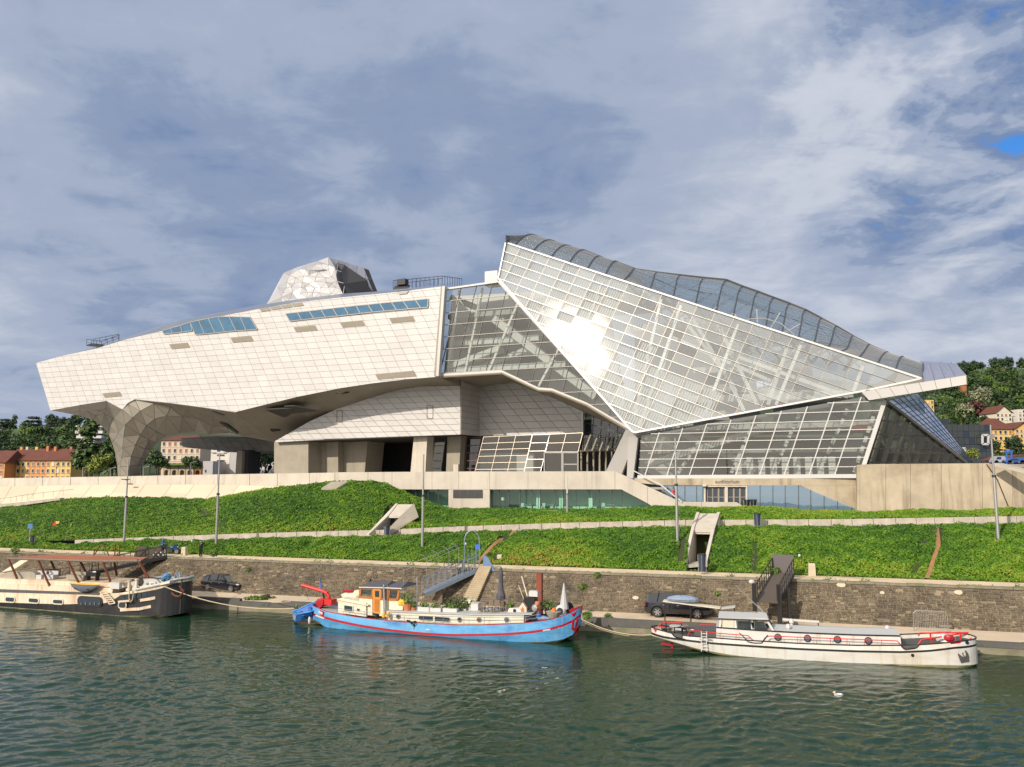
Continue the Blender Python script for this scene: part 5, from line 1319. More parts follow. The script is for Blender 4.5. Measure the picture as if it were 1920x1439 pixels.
# underwood closing the gaps
mb = MB()
for _ in range(30000):
    px = random.choice((random.uniform(-330, 250), random.uniform(1670, 2350))); Y = random.uniform(330, 640); X = (px-960)/1500*Y
    z = hz(X, Y)+random.uniform(0, 3.2); k = random.uniform(.7, 1.3)*(1.5 if not -100 < px < 2010 else 1); p = Vector((X, Y, z)); n = Vector((random.gauss(-.2, .5), random.gauss(-.6, .5), .8)).normalized(); a = n.orthogonal().normalized(); b = n.cross(a)
    mb.add([p-a*k, p+b*k*.7, p+a*k, p-b*k*.7], [(0, 1, 2, 3)])
tag(mb.build('underwood', FM[0], None, vary=True), 'dark undergrowth covering the hillside between the trees', 'undergrowth', kind='stuff')

# ---- houses
def house(name, label, px0, px1, pyt, pyb, Y, rot, depth, mats, rows, cols, roof=None, cat='house', wscale=.45, win=None, group=None, floorline=False, shutter=True, splits=None, rowspan=(0, 1)):
    """front wall between px0 and px1, eaves at pyt; turned by rot degrees"""
    A = hit(px0, pyb, Vector((0, Y, 0)), Vector((0, 1, 0))); d = Vector((math.cos(math.radians(rot)), -math.sin(math.radians(rot)), 0)); n = Vector((math.sin(math.radians(rot)), math.cos(math.radians(rot)), 0))
    Bp = hit(px1, pyb, A, n); Wd = (Bp-A).dot(d); Tp = hit(px0, pyt, A, n); Ht = (Tp-A).z
    h = thing(name, label, cat, (A.x, A.y, A.z), -math.radians(rot), group)
    splits = splits or [(0, 1, mats[0])]
    for a, b, mm in splits:
        MB().box(((a+b)/2*Wd, depth/2, Ht/2-2), ((b-a)*Wd-.01, depth-(0 if a == 0 else .02), Ht+4)).build('wall', mm, h)
    for r in range(rows):
        for c in range(cols):
            x = Wd*(c+.5)/cols; z = Ht*(rowspan[0]+(rowspan[1]-rowspan[0])*(r+.5)/rows); w = Wd/cols*wscale; hh = Ht*(rowspan[1]-rowspan[0])/rows*.5
            f = MB().box((x, -.03, z), (w+.25, .12, hh+.25)).build('window', MT['sill'], h)
            if shutter and random.random() < .45: MB().box((x, -.11, z), (w, .06, hh)).build('shutter', random.choice((MT['shut'], MT['shut'], MT['sill'])), f)
            else: MB().box((x, -.10, z), (w, .05, hh)).build('pane', MT['bglass'], f); 
            if r < rows: MB().box((x, -.12, z-hh/2-.1), (w+.4, .25, .12)).build('sill', MT['sill'], f)
    if floorline:
        for r in range(1, rows): MB().box((Wd/2, -.06, Ht*r/rows), (Wd+.1, .2, .22)).build('string_course', MT['sill'], h)
    if roof:
        kind, rh, rm = roof; e = .7
        if kind == 'gable':      # ridge along the front
            v = [(-e, -e, Ht), (Wd+e, -e, Ht), (Wd+e, depth+e, Ht), (-e, depth+e, Ht), (-e*.2, depth/2, Ht+rh), (Wd+e*.2, depth/2, Ht+rh)]
            MB().add(v, [(0, 1, 5, 4), (1, 2, 5), (2, 3, 4, 5), (3, 0, 4), (3, 2, 1, 0)]).build('roof', rm, h)
        elif kind == 'front':    # gable facing the viewer
            MB().add([(-e, -e, Ht), (Wd/2, -e, Ht+rh), (Wd+e, -e, Ht), (-e, depth, Ht), (Wd/2, depth, Ht+rh), (Wd+e, depth, Ht), (Wd/2, -e, Ht+rh-.35), (-e, -e, Ht-.35), (Wd+e, -e, Ht-.35)], [(0, 1, 4, 3), (1, 2, 5, 4), (0, 7, 6, 1), (1, 6, 8, 2)]).build('roof', rm, h)
            MB().prism([(0, -.02, Ht), (Wd, -.02, Ht), (Wd/2, -.02, Ht+rh-.4)], (0, .3, 0)).build('gable', mats[0], h)
        else:
            MB().add([(-e, -e, Ht), (Wd+e, -e, Ht), (Wd+e, depth+e, Ht), (-e, depth+e, Ht), (Wd*.25, depth/2, Ht+rh), (Wd*.75, depth/2, Ht+rh)], [(0, 1, 5, 4), (1, 2, 5), (2, 3, 4, 5), (3, 0, 4), (3, 2, 1, 0)]).build('roof', rm, h)
    return h, Wd, Ht
RW, rwd, rht = house('row_house', 'long three storey yellow and orange row house with red tiled roof, far left', 9, 131, 864, 903, 260, 6, 10, [MT['yel']], 3, 13, ('gable', 3.9, MT['tile']), 'house', .42,
      splits=[(0, .35, MT['yel']), (.35, .635, MT['ora']), (.635, 1, MT['yel'])])
for k, (x, m_) in enumerate(((.06, 'ora'), (.15, 'conc'), (.30, 'yel'), (.50, 'terr'), (.62, 'terr'), (.84, 'shut'))):
    MB().box((rwd*x, 5-(.8 if k in (3, 4) else 0), rht+3.4+(.2 if k == 3 else 0)), (.8, .8, 2.4)).build('chimney', MT[m_], RW)
for x in (.215, .785): MB().box((rwd*x, -.12, rht/2-1), (.14, .12, rht)).build('downpipe', MT['shut'], RW)
house('house', 'orange house end at the extreme left edge beside the row house', -60, 7, 868, 903, 256, 6, 10, [MT['ora']], 3, 5, ('gable', 4, MT['tile']))
house('pavilion', 'small cream building peeping over the roof of the row house', 66, 94, 847, 862, 330, 0, 6, [MT['yel']], 1, 4, ('gable', 1.2, MT['terr']), 'building')
# white terraced block
T = thing('terraced_block', 'white modernist terraced apartment block on the wooded hill above the row house', 'apartment block', hit(145, 828, Vector((0, 395, 0)), Vector((0, 1, 0))), 0)
q = lambda px, py, Y: hit(px, py, Vector((0, Y, 0)), Vector((0, 1, 0)))
for k, (x0, x1, y0, y1, Y) in enumerate(((146, 190, 800, 808, 400), (141, 192, 808, 813, 392), (148, 186, 813, 818, 398), (143, 190, 817, 822, 390), (152, 182, 822, 828, 397), (150, 176, 826, 831, 389))):
    a, b = q(x0, y0, Y), q(x1, y1, Y); MB().box(((a.x+b.x)/2, Y+5, (a.z+b.z)/2), (b.x-a.x, 10, a.z-b.z)).build('floor' if k % 2 == 0 else 'balcony', MT['pale'] if k % 2 == 0 else MT['white'], T, True)
a, b = q(143, 798.5, 396), q(195, 801, 396); MB().box(((a.x+b.x)/2, 402, (a.z+b.z)/2), (b.x-a.x, 13, a.z-b.z)).build('roof_slab', MT['white'], T, True)
for x0, x1, y0, y1, m_ in ((147, 154, 801.5, 807, 'shut'), (156, 168, 803, 807.5, 'bglass'), (172, 178, 803, 807, 'bglass'), (182, 185, 802, 807.5, 'bglass'), (155, 165, 814, 817.5, 'bglass'), (170, 182, 814, 817, 'bglass'), (162, 174, 823, 826, 'shut')):
    a, b = q(x0, y0, 399.8 if y0 < 810 else 396.8), q(x1, y1, 399.8 if y0 < 810 else 396.8); MB().box(((a.x+b.x)/2, a.y-.3, (a.z+b.z)/2), (b.x-a.x, .3, a.z-b.z)).build('window', MT[m_], T, True)
# seen below the arch
house('apartment_house', 'rose coloured five storey apartment house with shuttered windows seen through the museum arch', 300, 374, 826, 878, 300, -2, 16, [MT['pink']], 4, 7, ('hip', 2.5, MT['tile']), 'apartment house', .40, floorline=True)
A = thing('arcade', 'old stone arcade of arches carrying a garden seen under the museum arch', 'arcade', q(330, 893, 285), 0)
for k in range(5):
    x0 = 305+k*14.5; a, b = q(x0, 893, 285), q(x0+14.5, 873, 285); w = b.x-a.x; hgt = b.z-a.z+3; zb = a.z-3
    P = [(a.x, 285, zb), (a.x, 285, b.z), (b.x, 285, b.z), (b.x, 285, zb), (b.x-w*.2, 285, zb), (b.x-w*.2, 285, zb+hgt*.65)]
    P += [(a.x+w*.5+math.cos(t)*w*.3, 285, zb+hgt*.65+math.sin(t)*w*.3) for t in np.linspace(.35, 2.79, 6)]+[(a.x+w*.2, 285, zb+hgt*.65), (a.x+w*.2, 285, zb)]
    MB().prism(P, (0, 3, 0)).build('arch', MT['brick'] if k == 4 else MT['concr'], A, True)
a, b = q(305, 873, 285), q(378, 869, 285); MB().box(((a.x+b.x)/2, 289, (a.z+b.z)/2), (b.x-a.x, 12, b.z-a.z)).build('garden_terrace', MT['plant'], A, True)
MB().box(((a.x+b.x)/2, 295, a.z-4), (b.x-a.x, 1, 9)).build('rear_wall', MT['brick'], A, True)
def tower(label, x0, x1, y0, mat, Y, wins=()):
    h = thing('tower_block', label, 'tower block', q(x0, 896, Y)); a, b = q(x0, y0, Y), q(x1, 897, Y); MB().box(((a.x+b.x)/2, Y+6, (a.z+b.z)/2), (b.x-a.x, 12, a.z-b.z)).build('wall', mat, h, True)
    for u0, u1, v0, v1 in wins:
        n = max(1, int((u1-u0)/3.2))
        for k in range(n):
            c, d = q(lerp(u0, u1, k/n)+.3, v0, Y), q(lerp(u0, u1, (k+1)/n)-.3, v1, Y); MB().box(((c.x+d.x)/2, Y-.05, (c.z+d.z)/2), (d.x-c.x, .2, c.z-d.z)).build('window', MT['bglass'], h, True)
tower('low grey lilac block with pale top left of the grey tower, under the museum belly', 381, 398, 865, MT['lilac'], 262, ((384, 387, 881, 886),))
tower('pale grey tower with short rows of windows seen under the museum belly', 396, 429, 838, MT['pale'], 275, ((407, 413, 844, 847), (407, 421, 852.5, 855.5), (407, 421, 863, 865.5), (407, 411, 874, 878), (407, 411, 885, 888)))
tower('beige windowless block beside the museum pier', 432, 446, 840, MT['lilac'], 270)
tower('white block seen between museum pier and bridge truss', 466, 473, 848, MT['pale'], 290, ((467, 472, 852, 856), (467, 472, 862, 866)))
tower('dark block behind the bridge truss', 472, 488, 848, MT['intgrey'], 330, ((475, 478, 853, 865),))
tower('grey building standing low behind the bridge truss', 466, 512, 870, MT['lilac'], 300, ((472, 478, 876, 880), (482, 488, 876, 880)))
# bridge truss
BR = thing('bridge_truss', 'white steel truss of a bridge seen under the museum between pier and concrete block', 'bridge', q(490, 893, 225))
for a, b in (((465, 888), (489, 857)), ((489, 857), (516, 884)), ((489, 857), (489, 893)), ((489, 872), (505, 893)), ((472, 880), (478, 893)), ((489, 880), (477, 893)), ((516, 867), (493, 893)), ((505, 873), (507, 893)), ((465, 893), (516, 893))):
    MB().bar(q(*a, 225), q(*b, 225), .75, .9).build('truss_member', MT['white'], BR, True)
# street lamps behind
for x, y, l in ((411, 866, 'double headed street lamp beyond the podium wall'), (358, 868, 'slim street lamp in front of the arcade'), (155, 878, 'curved street lamp left of the museum leg'), (207, 879, 'slim pale post just left of the museum leg'), (269, 877, 'bent street lamp just right of the museum leg')):
    s = thing('street_lamp', l, 'street lamp', q(x, 894, 190)); m = MB(); a, b = q(x, 895, 190), q(x, y, 190); m.tube(a, b, .12, 6, .08); m.build('pole', MT['mull'], s, True)
    m = MB(); m.tube(b, b+Vector((1.0, 0, .25)), .07, 5); m.box(b+Vector((1.1, 0, .25)), (.6, .25, .12)); m.build('lamp_head', MT['mull'], s, True)
# right side: glass building, villas
G_ = thing('glass_building', 'dark glass office building with white framed opening behind the right end of the museum', 'building', q(1800, 870, 205))
a, b = q(1766, 796, 205), q(1863, 872, 205); NB = 9
MB().box(((a.x+b.x)/2, 213, (a.z+b.z)/2-1), (b.x-a.x, 15, a.z-b.z+2)).build('core', MT['intdark'], G_, True)
for i in range(NB):
    for j in range(6):
        x0 = lerp(a.x, b.x, i/NB); x1 = lerp(a.x, b.x, (i+1)/NB); z0 = lerp(b.z, a.z, j/6); z1 = lerp(b.z, a.z, (j+1)/6)
        MB().box(((x0+x1)/2, 205.4, (z0+z1)/2), (x1-x0-.08, .1, z1-z0-.08)).build('curtain_wall_panel', MT['dglass'] if random.random() > .12 else MT['bglass'], G_, True)
P = [q(1842, 816, 204), q(1853, 816, 204), q(1853, 833, 204), q(1842, 833, 204)]; m = MB()
for u, v in zip(P, P[1:]+P[:1]): m.bar(u, v, .22, .5)
m.build('white_frame', MT['white'], G_, True)
P = [q(1804, 841, 204), q(1810, 841, 204), q(1810, 851, 204), q(1804, 851, 204)]; m = MB()
for u, v in zip(P, P[1:]+P[:1]): m.bar(u, v, .2, .5)
m.build('white_frame', MT['white'], G_, True)
tower('small blue glass pavilion above the dark glass building', 1758, 1785, 785, MT['dglass'], 260, [(1760+i*3.4, 1762.8+i*3.4, 786, 796) for i in range(7)])
house('house', 'ochre block with flat roof on the right hillside beside the blue glass slope', 1724, 1752, 750, 776, 380, -8, 12, [MT['yel']], 3, 4, None, 'house', .35)
house('chateau', 'yellow mansion with brown roof on top of the right hill', 1876, 1901, 693, 704, 560, -5, 14, [MT['yel']], 1, 6, ('hip', 3, MT['tile']), 'mansion')
house('house', 'cream villa with brown gabled roof in the middle of the right hillside', 1868, 1898, 775, 790, 400, -6, 12, [MT['cream']], 2, 4, ('front', 4, MT['tile']), 'villa')
house('house', 'white house with rows of balconies at the right edge of the hillside', 1910, 1945, 768, 790, 400, -6, 12, [MT['pale']], 3, 5, None, 'house')
house('house', 'large yellow villa with brown roof above the vehicles at the right', 1863, 1900, 805, 828, 300, -4, 12, [MT['yel']], 2, 4, ('hip', 4.5, MT['tile']), 'villa')
house('house', 'small yellow house with white bay at the right edge', 1904, 1935, 804, 822, 300, -4, 10, [MT['yel']], 2, 4, ('front', 2.6, MT['tile']), 'house')
C_ = thing('brick_tower', 'square old brick tower behind the tip of the white fin', 'tower', q(1811, 750, 470)); a, b = q(1805, 722, 470), q(1815, 752, 470)
MB().box(((a.x+b.x)/2, 473, (a.z+b.z)/2), (b.x-a.x, 5, a.z-b.z)).build('wall', MT['brick'], C_, True); MB().box(((a.x+b.x)/2, 473, a.z+.5), (b.x-a.x+.8, 6, 1)).build('cornice', MT['brick'], C_, True)
# vehicles on the road bridge at the right, blue gantry
RB_ = MB().box((0, 0, 0), (1, 1, 1))
a, b = q(1862, 870, 150), q(1990, 877, 150); structure('bridge_road', MB().box(((a.x+b.x)/2, 155, a.z-.4), (b.x-a.x, 14, .6)), MT['concg'])
# ================================================================ BOATS
class Frame:
    """boat frame: x along the hull to the right, y towards the quay, z up from the water"""
    def __init__(s, a, b, half):
        A, B = gz(*a, 0), gz(*b, 0); s.ux = (B-A).normalized(); s.uy = Vector((-s.ux.y, s.ux.x, 0)); s.hb = half
        s.o = (A+B)/2+s.uy*half; s.o.z = 0; s.ang = math.atan2(s.ux.y, s.ux.x)
    def p(s, px, py, y):
        w = hit(px, py, s.o+s.uy*y, s.uy); d = w-s.o; return Vector((d.dot(s.ux), y, w.z))
    def xz(s, px, py, y): q = s.p(px, py, y); return q.x, q.z
def hullshape(fr, px0, px1, levels, mats, names, parent, hb, bf=None, n=44, close_deck=None, blunt0=.5, blunt1=.6, pw=(7, 7), smooth=True):
    """levels: pixel polylines of the near side from top to bottom; bands between them get their own part"""
    x0 = fr.p(px0, 1180, 0).x; x1 = fr.p(px1, 1180, 0).x
    def beam(x):
        f = (x-x0)/(x1-x0); f = min(1, max(0, f)); e = 2*f-1
        if e < 0: return hb*(1-abs(e)**pw[0])**blunt0
        return hb*(1-abs(e)**pw[1])**blunt1
    L = []
    for k, pl in enumerate(levels):
        q = []
        for (a, b) in pl:
            xx = fr.p(a, b, 0).x; y = -beam(min(max(xx, x0), x1))
            for _ in range(3): xx = fr.p(a, b, y).x; y = -beam(min(max(xx, x0), x1))
            r = fr.p(a, b, y); q.append((r.x, r.z))
        L.append(sorted(q))
    xs = [x0+(x1-x0)*(.5-.5*math.cos(math.pi*i/n)) for i in range(n+1)]
    bfs = bf or [1]*len(levels)
    def pt(k, x, sd):
        b = beam(x)*bfs[k]; z = interp_c(x, L[k])
        xx = x
        if k == len(levels)-1: xx = lerp(x, (x0+x1)/2, 0.03)
        return (xx, sd*b, z)
    for k in range(len(levels)-1):
        m = MB()
        for sd in (-1, 1):
            T = [pt(k, x, sd) for x in xs]; B = [pt(k+1, x, sd) for x in xs]
            m.add(T+B, [(i, i+1, n+2+i, n+1+i) for i in range(n)])
        m.build(names[k], mats[k], parent, smooth=False)
    return beam, L, xs, x0, x1
def rail(fr, parent, pts, y, posts, base, r=.022, mat='steelb', mid=True, name='railing'):
    m = MB(); P = [fr.p(a, b, y) for a, b in pts]; m.path(P, r, 5)
    for px in posts:
        py = interp_c(px, pts); by = interp_c(px, base); m.tube(fr.p(px, py, y), fr.p(px, by, y), r, 5)
        
    if mid: m.path([fr.p(a, (b+interp_c(a, base))/2, y) for a, b in pts], r*.7, 5)
    return m.build(name, MT[mat], parent)
def porthole(fr, parent, px, py, y, r, mat='bglass', rim='mull', inner=None):
    c = fr.p(px, py, y); m = MB().lathe(c, [(r, -.02), (r, .05), (r*.82, .06)], 12, Vector((0, -1, 0))); o = m.build('porthole', MT[rim], parent)
    MB().lathe(c, [(r*.78, .05), (r*.7, .075)], 12, Vector((0, -1, 0))).build('pane', MT[mat], o)
    if inner: 
        q = [c+Vector((math.cos(t)*r*.6, -.085, math.sin(t)*r*.6)) for t in np.linspace(.2, 2.9, 7)]; MB().prism(q, (0, .008, 0)).build('curtain', MT[inner], o)
def roundwin(fr, parent, pa, pb, y, mat='bglass', rim='cream', thick=.10, name='window'):
    a, b = fr.p(*pa, y), fr.p(*pb, y); x0, x1 = a.x, b.x; z1, z0 = a.z, b.z; r = (z1-z0)*.42
    def ring(e, yy):
        P = []
        for cx, cz, s in ((x1-r, z1-r, 0), (x0+r, z1-r, 1), (x0+r, z0+r, 2), (x1-r, z0+r, 3)):
            for k in range(5): t = (s+k/4)*math.pi/2; P.append(Vector((cx+math.cos(t)*(r+e), yy, cz+math.sin(t)*(r+e))))
        return P
    f = MB().prism(ring(thick, y+.02), (0, -.08, 0)).build(name, MT[rim], parent)
    MB().prism(ring(0, y-.05), (0, -.05, 0)).build('pane', MT[mat], f)
    return f
def cabin(fr, parent, px, y0, y1, name='cabin', mat='cream'):
    """side silhouette in pixels at y0, pushed to y1"""
    P = [fr.p(a, b, y0) for a, b in px]; return MB().prism(P, (0, y1-y0, 0)).build(name, MT[mat], parent)
def sideface(fr, parent, px, y, name, mat, th=.04):
    return MB().prism([fr.p(a, b, y) for a, b in px], (0, th, 0)).build(name, MT[mat], parent)

# ---------------- blue barge
fb = Frame((640, 1181), (990, 1207), 2.5)
BB = thing('barge', 'blue and red houseboat barge with cream cabin and orange door moored in the middle', 'houseboat', fb.o, fb.ang)
sheer = [(592, 1137), (600, 1141), (612, 1146), (633, 1150), (665, 1156), (706, 1161), (750, 1165.5), (808, 1169), (860, 1171.5), (907, 1171.5), (981, 1168), (1029, 1162), (1054, 1155), (1072, 1147.5), (1087, 1138)]
gun = [(x, y+1.6) for x, y in sheer]
st1 = [(591, 1150), (610, 1156), (640, 1164), (680, 1172), (730, 1179.5), (790, 1186), (850, 1189), (900, 1188.5), (950, 1187), (1000, 1183), (1030, 1178), (1055, 1171), (1075, 1162), (1088, 1152)]
st2 = [(x, y+4.5) for x, y in st1]
wl1 = [(596, 1166), (606, 1176), (640, 1181.5), (690, 1186.5), (760, 1193), (820, 1198), (880, 1202), (940, 1204), (984, 1205), (1023, 1204.5), (1054, 1200), (1075, 1190), (1086, 1172)]
bot = [(x, y+6) for x, y in wl1]
bmB, LB, xsB, xb0, xb1 = hullshape(fb, 590, 1090, [sheer, gun, st1, st2, wl1, bot], [MT['red'], MT['blue'], MT['red'], MT['blue'], MT['slime']], ['gunwale', 'topside', 'rubbing_strake', 'lower_hull', 'boot_line'], BB, 2.5, bf=[1, 1.0, 1.02, 1.02, .93, .84], pw=(6, 5))
m = MB(); T = [(x, -bmB(x)*.985, interp_c(x, LB[0])-.35) for x in xsB]; B = [(x, bmB(x)*.985, interp_c(x, LB[0])-.35) for x in xsB]; n = len(xsB)
m.add(T+B, [(i, i+1, n+i+1, n+i) for i in range(n-1)]); m.build('deck', MT['deck'], BB)
# bow and stern trim
P = [fb.p(1067, 1144, 0), fb.p(1087, 1138, 0), fb.p(1086, 1155, 0), fb.p(1077, 1158, 0)]
m = MB(); m.prism([fb.p(1066, 1144.5, -1.0), fb.p(1087, 1138.5, -.25), fb.p(1086, 1152, -.25), fb.p(1074, 1156, -1.0)], (0, 1.0, 0)); m.build('bow_bulwark', MT['red'], BB)
m = MB(); m.bar(fb.p(1087, 1139, 0), fb.p(1085, 1172, 0), .22, .3); m.bar(fb.p(1085, 1172, 0), fb.p(1079, 1192, 0), .2, .25); m.build('stem', MT['red'], BB)
m = MB(); m.bar(fb.p(1075, 1163, -1.2), fb.p(1073, 1180, -1.1), .14, .14); m.bar(fb.p(1073, 1180, -1.1), fb.p(1079, 1181, -.8), .14, .2); m.bar(fb.p(1083, 1160, -.6), fb.p(1079, 1181, -.8), .14, .14); m.build('anchor', MT['red'], BB)
for (a, b) in (((592, 1154), (608, 1160)), ((1018, 1183), (1048, 1177)), ((1075, 1162), (1085, 1154))):
    ya = -bmB(fb.p(*a, -2).x)-.06; yb = -bmB(fb.p(*b, -2).x)-.06; MB().bar(fb.p(*a, ya), fb.p(*b, yb), .06, .13).build('white_mark', MT['white'], BB)
ya = -bmB(fb.p(601, 1150, -1.8).x)
q = MB().bar(fb.p(596, 1146, ya*.86-.05), fb.p(606, 1151.5, ya-.28), .05, .42).build('name_board', MT['red'], BB)
m = MB()
for k in range(5): c = fb.p(596, 1146, ya*.86-.09).lerp(fb.p(606, 1151.5, ya-.32), .15+k*.17); m.box(c, (.12, .03, .2))
m.build('gilt_marks', MT['cream'], q)
# long cabin
y0 = -1.75
cab = [(725, 1146), (806, 1149.5), (900, 1152.5), (982, 1152), (982, 1168), (907, 1171), (860, 1171), (808, 1168.5), (725, 1163)]
cabin(fb, BB, cab, y0, 1.75, 'long_cabin')
m = MB(); P = [fb.p(726, 1145.5, y0-.12), fb.p(806, 1149, y0-.12), fb.p(900, 1152, y0-.12), fb.p(997, 1151, y0-.12)]
for a, b in zip(P, P[1:]): m.prism([a, b, b-Z3*.10, a-Z3*.10], (0, 3.7, 0))
m.build('cabin_roof', MT['deck'], BB)
m = MB()
for k in (1/3, 2/3): m.bar(fb.p(727, lerp(1146, 1163, k), y0-.01), fb.p(808, lerp(1149.5, 1168.5, k), y0-.01), .02, .02); m.bar(fb.p(808, lerp(1149.5, 1168.5, k), y0-.01), fb.p(982, lerp(1152, 1169, k), y0-.01), .02, .02)
m.build('plank_seams', MT['deck'], BB)
for px, inn in ((747, None), (862, None), (898.5, 'wood'), (950, 'grey')): porthole(fb, BB, px, 1156 if px < 800 else 1162, y0-.01, .24, 'bglass', 'mull', inn)
roundwin(fb, BB, (786, 1154.5), (844, 1166), y0, rim='canvas', thick=.08)
sideface(fb, BB, [(812, 1155), (815, 1155), (815, 1167), (812, 1167)], y0-.12, 'window_divider', 'cream')
# aft cabin
cabin(fb, BB, [(634, 1124), (640, 1121.5), (686, 1131), (686, 1157), (634, 1149)], -1.7, 1.6, 'aft_cabin')
sideface(fb, BB, [(632, 1123.5), (690, 1134.5), (690, 1136.5), (632, 1125.5)], -1.82, 'cabin_roof_edge', 'cream', 3.5)
f = sideface(fb, BB, [(643, 1133.5), (662, 1136.5), (662, 1148), (643, 1145)], -1.76, 'window', 'cream'); MB().prism([fb.p(645.5, 1135.5, -1.8), fb.p(660, 1137.5, -1.8), fb.p(660, 1146.5, -1.8), fb.p(645.5, 1144.5, -1.8)], (0, .03, 0)).build('pane', MT['bglass'], f)
porthole(fb, BB, 672, 1143.5, -1.72, .15)
# wheelhouse
cabin(fb, BB, [(674, 1121.5), (698, 1122.5), (698, 1155), (674, 1149)], -1.5, 1.3, 'wheelhouse_base')
cabin(fb, BB, [(715, 1126), (748, 1127.5), (755, 1132), (755, 1144.5), (715, 1143)], -1.5, 1.3, 'wheelhouse_base')
cabin(fb, BB, [(713, 1126), (725, 1126), (725, 1157), (711, 1155)], -1.55, -.6, 'wheelhouse_base')
def woodframe(px, th=.12, y=-1.5):
    P = [fb.p(a, b, y) for a, b in px]; m = MB()
    for a, b in zip(P, P[1:]+P[:1]): m.bar(a, b, .1, th)
    o = m.build('window_frame', MT['wood'], BB); MB().prism([p+Vector((0, .02, 0)) for p in P], (0, .03, 0)).build('pane', GL['boat'], o)
woodframe([(677, 1103), (699, 1103.5), (698.5, 1121.5), (674.5, 1119.5)], .2)
woodframe([(715, 1104), (724, 1104), (724, 1123.5), (715, 1123.5)], .12)
woodframe([(730, 1104.5), (748.5, 1105), (745, 1125), (728, 1124.5)], .2)
for px in ([(677, 1103), (699, 1103.5), (698.5, 1121.5), (674.5, 1119.5)], [(730, 1104.5), (748.5, 1105), (745, 1125), (728, 1124.5)]):
    woodframe(px, .2, 1.3)
d = sideface(fb, BB, [(699, 1103), (713.5, 1104), (713, 1152), (698.5, 1149.5)], -1.56, 'door', 'woodor', .06)
MB().prism([fb.p(703, 1108, -1.6), fb.p(710.5, 1108.5, -1.6), fb.p(710.5, 1120, -1.6), fb.p(703, 1119.5, -1.6)], (0, .03, 0)).build('pane', MT['bglass'], d)
MB().prism([fb.p(702.5, 1124, -1.59), fb.p(710.5, 1124.5, -1.59), fb.p(710.3, 1147, -1.59), fb.p(702.3, 1146, -1.59)], (0, .02, 0)).build('door_panel', MT['wood'], d)
for (x0, x1, ya_, yb_) in ((673, 722, 1100.5, 1101.5), (722, 753, 1101.5, 1103)):
    a, b = fb.p(x0, ya_, -1.75), fb.p(x1, yb_, -1.75); m = MB(); mid = 3.3
    m.prism([a, b, b-Z3*.1, a-Z3*.1], (0, mid, 0)); m.build('roof_edge', MT['white'], BB)
    m = MB(); m.add([a+Z3*.02, b+Z3*.02, b+Vector((.2, mid, .02)), a+Vector((.1, mid, .02)), a+Vector((.5, mid/2, .38)), b+Vector((-.2, mid/2, .38))], [(0, 1, 5, 4), (1, 2, 5), (2, 3, 4, 5), (3, 0, 4)]); m.build('roof', MT['cloth'], BB)
MB().tube(fb.p(694.5, 1094, 0), fb.p(694.5, 1086, 0), .1).build('chimney', MT['black'], BB)
MB().tube(fb.p(719.5, 1096, -1.75), fb.p(721, 1151, -1.75), .10, 8).build('exhaust_pipe', MT['chrome'], BB)
MB().tube(fb.p(726.5, 1098, -1.6), fb.p(726.5, 1152, -1.6), .05, 6).build('pole', MT['mull'], BB)
MB().tube(fb.p(782, 1082, -.9), fb.p(782, 1147, -.9), .07, 8).build('mast', MT['chrome'], BB)
MB().tube(fb.p(757, 1069, -1), fb.p(757, 1103, -1), .025, 5).build('mast', MT['mull'], BB)
# railings
base = [(632, 1150), (665, 1156), (706, 1161), (808, 1169), (907, 1171.5), (981, 1168), (1029, 1162)]
rail(fb, BB, [(632, 1141), (665, 1145), (706, 1150)], -2.35, [632, 656, 683], base)
rail(fb, BB, [(725, 1152.5), (808, 1156), (907, 1158), (985, 1157), (1012, 1152)], -2.35, [725, 758, 794, 831, 870, 908, 948, 985], base)
rail(fb, BB, [(960, 1131), (990, 1131), (1034, 1129)], 1.6, [990, 1034], [(960, 1150), (1034, 1143)], mid=False)
# crane at the stern
CRN = MB(); CRN.path([fb.p(566.5, 1097.5, .3), fb.p(606, 1109, .1), fb.p(614, 1113, 0), fb.p(617, 1120, 0), fb.p(617, 1127, 0)], .17, 8)
CRN.build('crane_jib', MT['bredr'], BB)
MB().box(fb.p(613, 1128, 0), (1.6, 1.0, .5)).build('crane_base', MT['bredr'], BB)
MB().prism([fb.p(591, 1127, -.6), fb.p(606, 1125, -.6), fb.p(606, 1133, -.6), fb.p(602, 1139, -.6), fb.p(595, 1139, -.6)], (0, 1.2, 0)).build('rudder_head', MT['red'], BB)
m = MB(); m.path([fb.p(568, 1099, .3), fb.p(567, 1115, .3)], .02, 4); m.path([fb.p(568, 1099, .3), fb.p(579, 1125, .3)], .02, 4); m.build('crane_cable', MT['iron'], BB)
MB().tube(fb.p(606, 1112, .2), fb.p(608, 1126, .2), .09).build('crane_ram', MT['black'], BB)
def bt_thing(name, label, cat, px, py, y, fr=fb): q = fr.p(px, py, y); w = fr.o+fr.ux*q.x+fr.uy*q.y; return thing(name, label, cat, (w.x, w.y, q.z), fr.ang)
F_ = bt_thing('flag', 'furled blue flag on a short staff beside the red crane', 'flag', 604, 1125, .5)
MB().tube((-.1, 0, 0), (-.45, 0, 2.6), .02, 5).build('staff', MT['mull'], F_)
m = MB(); m.add([(-.42, -.02, 2.3), (-.2, .05, 1.5), (-.02, 0, .8), (-.28, .02, .9), (-.36, -.04, 1.6)], [(0, 1, 2, 3, 4)]); m.prism([(-.42, 0, 2.3), (-.2, 0, 1.5), (-.02, 0, .8), (-.28, 0, .9), (-.36, 0, 1.6)], (0, .06, 0)); m.build('cloth', MT['bluep'], F_)
